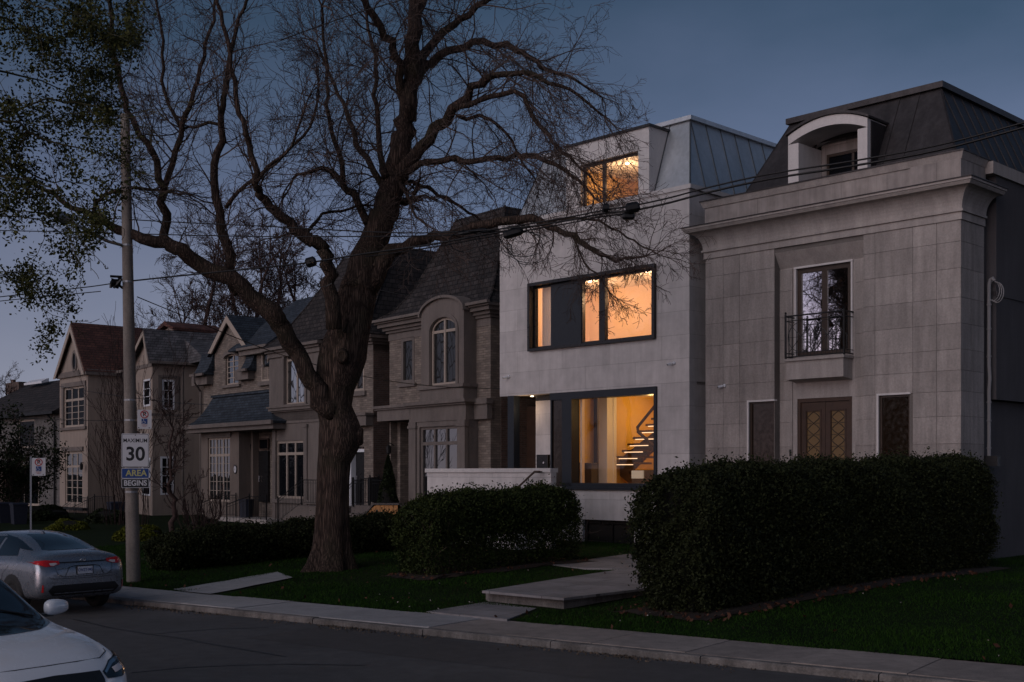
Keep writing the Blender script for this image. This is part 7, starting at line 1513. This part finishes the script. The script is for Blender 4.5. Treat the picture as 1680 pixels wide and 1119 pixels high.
cable('cable', [(-60,374),(0,378),(140,381),(277,385),(420,388),(560,388),(700,387),(790,382),(850,376)], .012, 'second thin cable just below the uppermost one', LN)
cable('cable', [(-60,494),(0,487),(80,478),(150,470),(190,464)], .013, 'cable from the left edge to the clamps on the pole', LN)
cable('cable', [(-60,502),(0,494),(80,486),(165,478)], .011, 'slightly lower cable from the left edge towards the pole', LN)
cable('cable', [(225,487),(305,520),(402,560),(478,587),(577,613),(660,628),(750,636),(820,637)], .012, 'service drop sagging from the pole to the corner of the white house', Zs=(26.6, 40.3))
cable('cable', [(98,634),(150,643),(207,651),(280,660),(340,664)], .012, 'thin drop line in front of the red-roofed house', Zs=(50, 42))
cable('cable', [(-40,684),(60,687),(100,689),(205,690),(290,687),(345,682)], .012, 'lower thin line in front of the cream stucco houses', Zs=(44, 44))
cable('cable', [(140,205+0),(118,366),(160,425),(196,468)], .008, 'slack guy line beside the pole top', Zs=(26, 26.5)) if False else None
cable('cable', [(460,66),(520,44),(590,20),(680,-6)], .012, 'pair wire crossing the upper crown of the big tree', Zs=(26, 24))
cable('cable', [(508,428),(540,446),(620,475),(700,490)], .009, 'slack wire dropping from the splice by the left fork', Zs=(21.9, 40))
def splice(px, py, Z, w_, h_, label, tilt=0, loops=0, seed=1):
    p = at(px, py, Z); r_ = empty('cable_splice', p, 0, label, 'cable splice', 'boxes and splices on the cables'); m_ = MB(); m_.tube([(-w_/2, 0, -tilt), (-w_*.35, 0, -tilt*.7), (w_*.35, 0, tilt*.7), (w_/2, 0, tilt)], [h_*.3, h_*.5, h_*.5, h_*.3], 8); mkobj('case', m_, 'black_iron', r_)
    if loops:
        m_ = MB(); R = random.Random(seed)
        for k in range(loops): w2 = R.uniform(.15, .42); hh = R.uniform(.2, .5); x0 = R.uniform(-.2, .3); m_.tube([(x0+w2*math.cos(t), R.uniform(-.02, .02), -hh*.55+hh*.6*math.sin(t)) for t in [j*.42 for j in range(14)]], .008, 4)
        mkobj('loops', m_, 'black_iron', r_)
    return r_
splice(1038, 341, lineZ(1038)-.05, .22, .18, 'upper black splice box on the cable above the first-floor window', .02); splice(1031, 355, lineZ(1031)-.05, .20, .12, 'lower black splice box hanging under the main cable', 0)
splice(994, 341, lineZ(994)-.05, .10, .14, 'small black clamp left of the two splice boxes', 0); splice(842, 382, lineZ(842)-.05, .34, .16, 'long splice with loose cable loops at the corner of the white house', .05, 4, 3)
splice(510, 430, lineZ(510)-.05, .20, .20, 'black splice beside the left fork of the big tree', .03, 1, 5); splice(775, 380, lineZ(775)-.05, .5, .07, 'slim lashing bundle on the cable above the slate roof', .04, 2, 9)

# ================================================================ small things in the front yards
def bin_(px, Z, label, w_=.6, h_=1.05, m='blue_bin', gzv=.2):
    p = loc_px(px, Z, gzv); r_ = empty('wheeled_bin', p, .6, label, 'bin', 'wheeled bins'); m_ = MB(); m_.rings([(-w_*.40, w_*.40, -.28, .28, .05), (-w_/2, w_/2, -.35, .35, h_*.92)]); mkobj('bin_body', m_, m, r_)
    m_ = MB(); m_.rings([(-w_/2-.03, w_/2+.03, -.38, .38, h_*.925), (-w_/2-.03, w_/2+.03, -.38, .38, h_*.96), (-w_/2+.03, w_/2-.03, -.3, .3, h_)]); mkobj('lid', m_, m, r_)
    for s_ in (1, -1): m_ = MB(); m_.disc((s_*w_*.36, .32, .1), .1, 'y', .06, 10); m_.v = [(a, b, c) for a, b, c in m_.v]; mkobj('bin_wheel', m_, 'tyre', r_)
bin_(8, 52, 'dark blue wheeled bin at the left edge by the brick house'); bin_(31, 51, 'dark blue wheeled bin next to the thin sign post'); bin_(190, 53, 'dark wheeled bin by the steps of the red-roofed house')
bin_(440, 43.5, 'small blue recycling box beside the stone steps', .7, .45)
# cedar gate / shed front beside the low hedge
gp = loc_px(588, 38.6, .25); gr_ = empty('cedar_bin_shed', gp, math.atan2(-.5, .866)*.35, 'small orange cedar storage shed with sloping top and black strap hinges', 'shed')
m_ = MB(); W_ = 1.32; n = 9
for k in range(n):
    a = W_*k/n; b = W_*(k+1)/n-.012; za = .62+.62*min(1, a/.52); zb = .62+.62*min(1, b/.52); m_.prism([(a, 0), (b, 0), (b, zb), (a, za)], 0, .03)
mkobj('boards', m_, 'cedar_wood', gr_); m_ = MB(); m_.prism([(-.04, .60), (.52, 1.26), (W_+.05, 1.26), (W_+.05, 1.31), (.50, 1.31), (-.06, .66)], -.04, .9); mkobj('sloping_top', m_, 'black_paint', gr_)
m_ = MB(); m_.box(.02, W_, .03, .85, 0, .6); mkobj('side_boards', m_, 'cedar_wood', gr_)
for z_, x0 in ((1.02, .42), (.45, .8)): m_ = MB(); m_.box(x0, x0+.42, -.012, 0, z_-.015, z_+.015); m_.box(x0+.16, x0+.22, -.02, 0, z_-.08, z_+.08); mkobj('strap_hinge', m_, 'black_iron', gr_)
# boulders by the hedge
for k, (px, Z, s_, lb) in enumerate([(335, 36, .28, 'pale flat rock at the left end of the low hedge'), (500, 37, .22, 'small pale rock left of the big trunk behind the hedge'), (604, 34, .16, 'small grey rock at the foot of the hedge right of the trunk')]):
    p = loc_px(px, Z, gz((px-CX)/F*Z, Z)); b = bmesh.new(); bmesh.ops.create_icosphere(b, subdivisions=3, radius=s_)
    for v in b.verts: v.co = Vector((v.co.x*1.7, v.co.y, v.co.z*.6))*(1+.15*math.sin(v.co.x*17+k)*math.cos(v.co.y*13))
    me = bpy.data.meshes.new('rock'); b.to_mesh(me); b.free(); me.materials.append(M['stone_trim']); o = bpy.data.objects.new('rock', me); COL.objects.link(o); o.location = p+Vector((0, 0, .08)); tag(o, lb, 'rock', 'rocks')
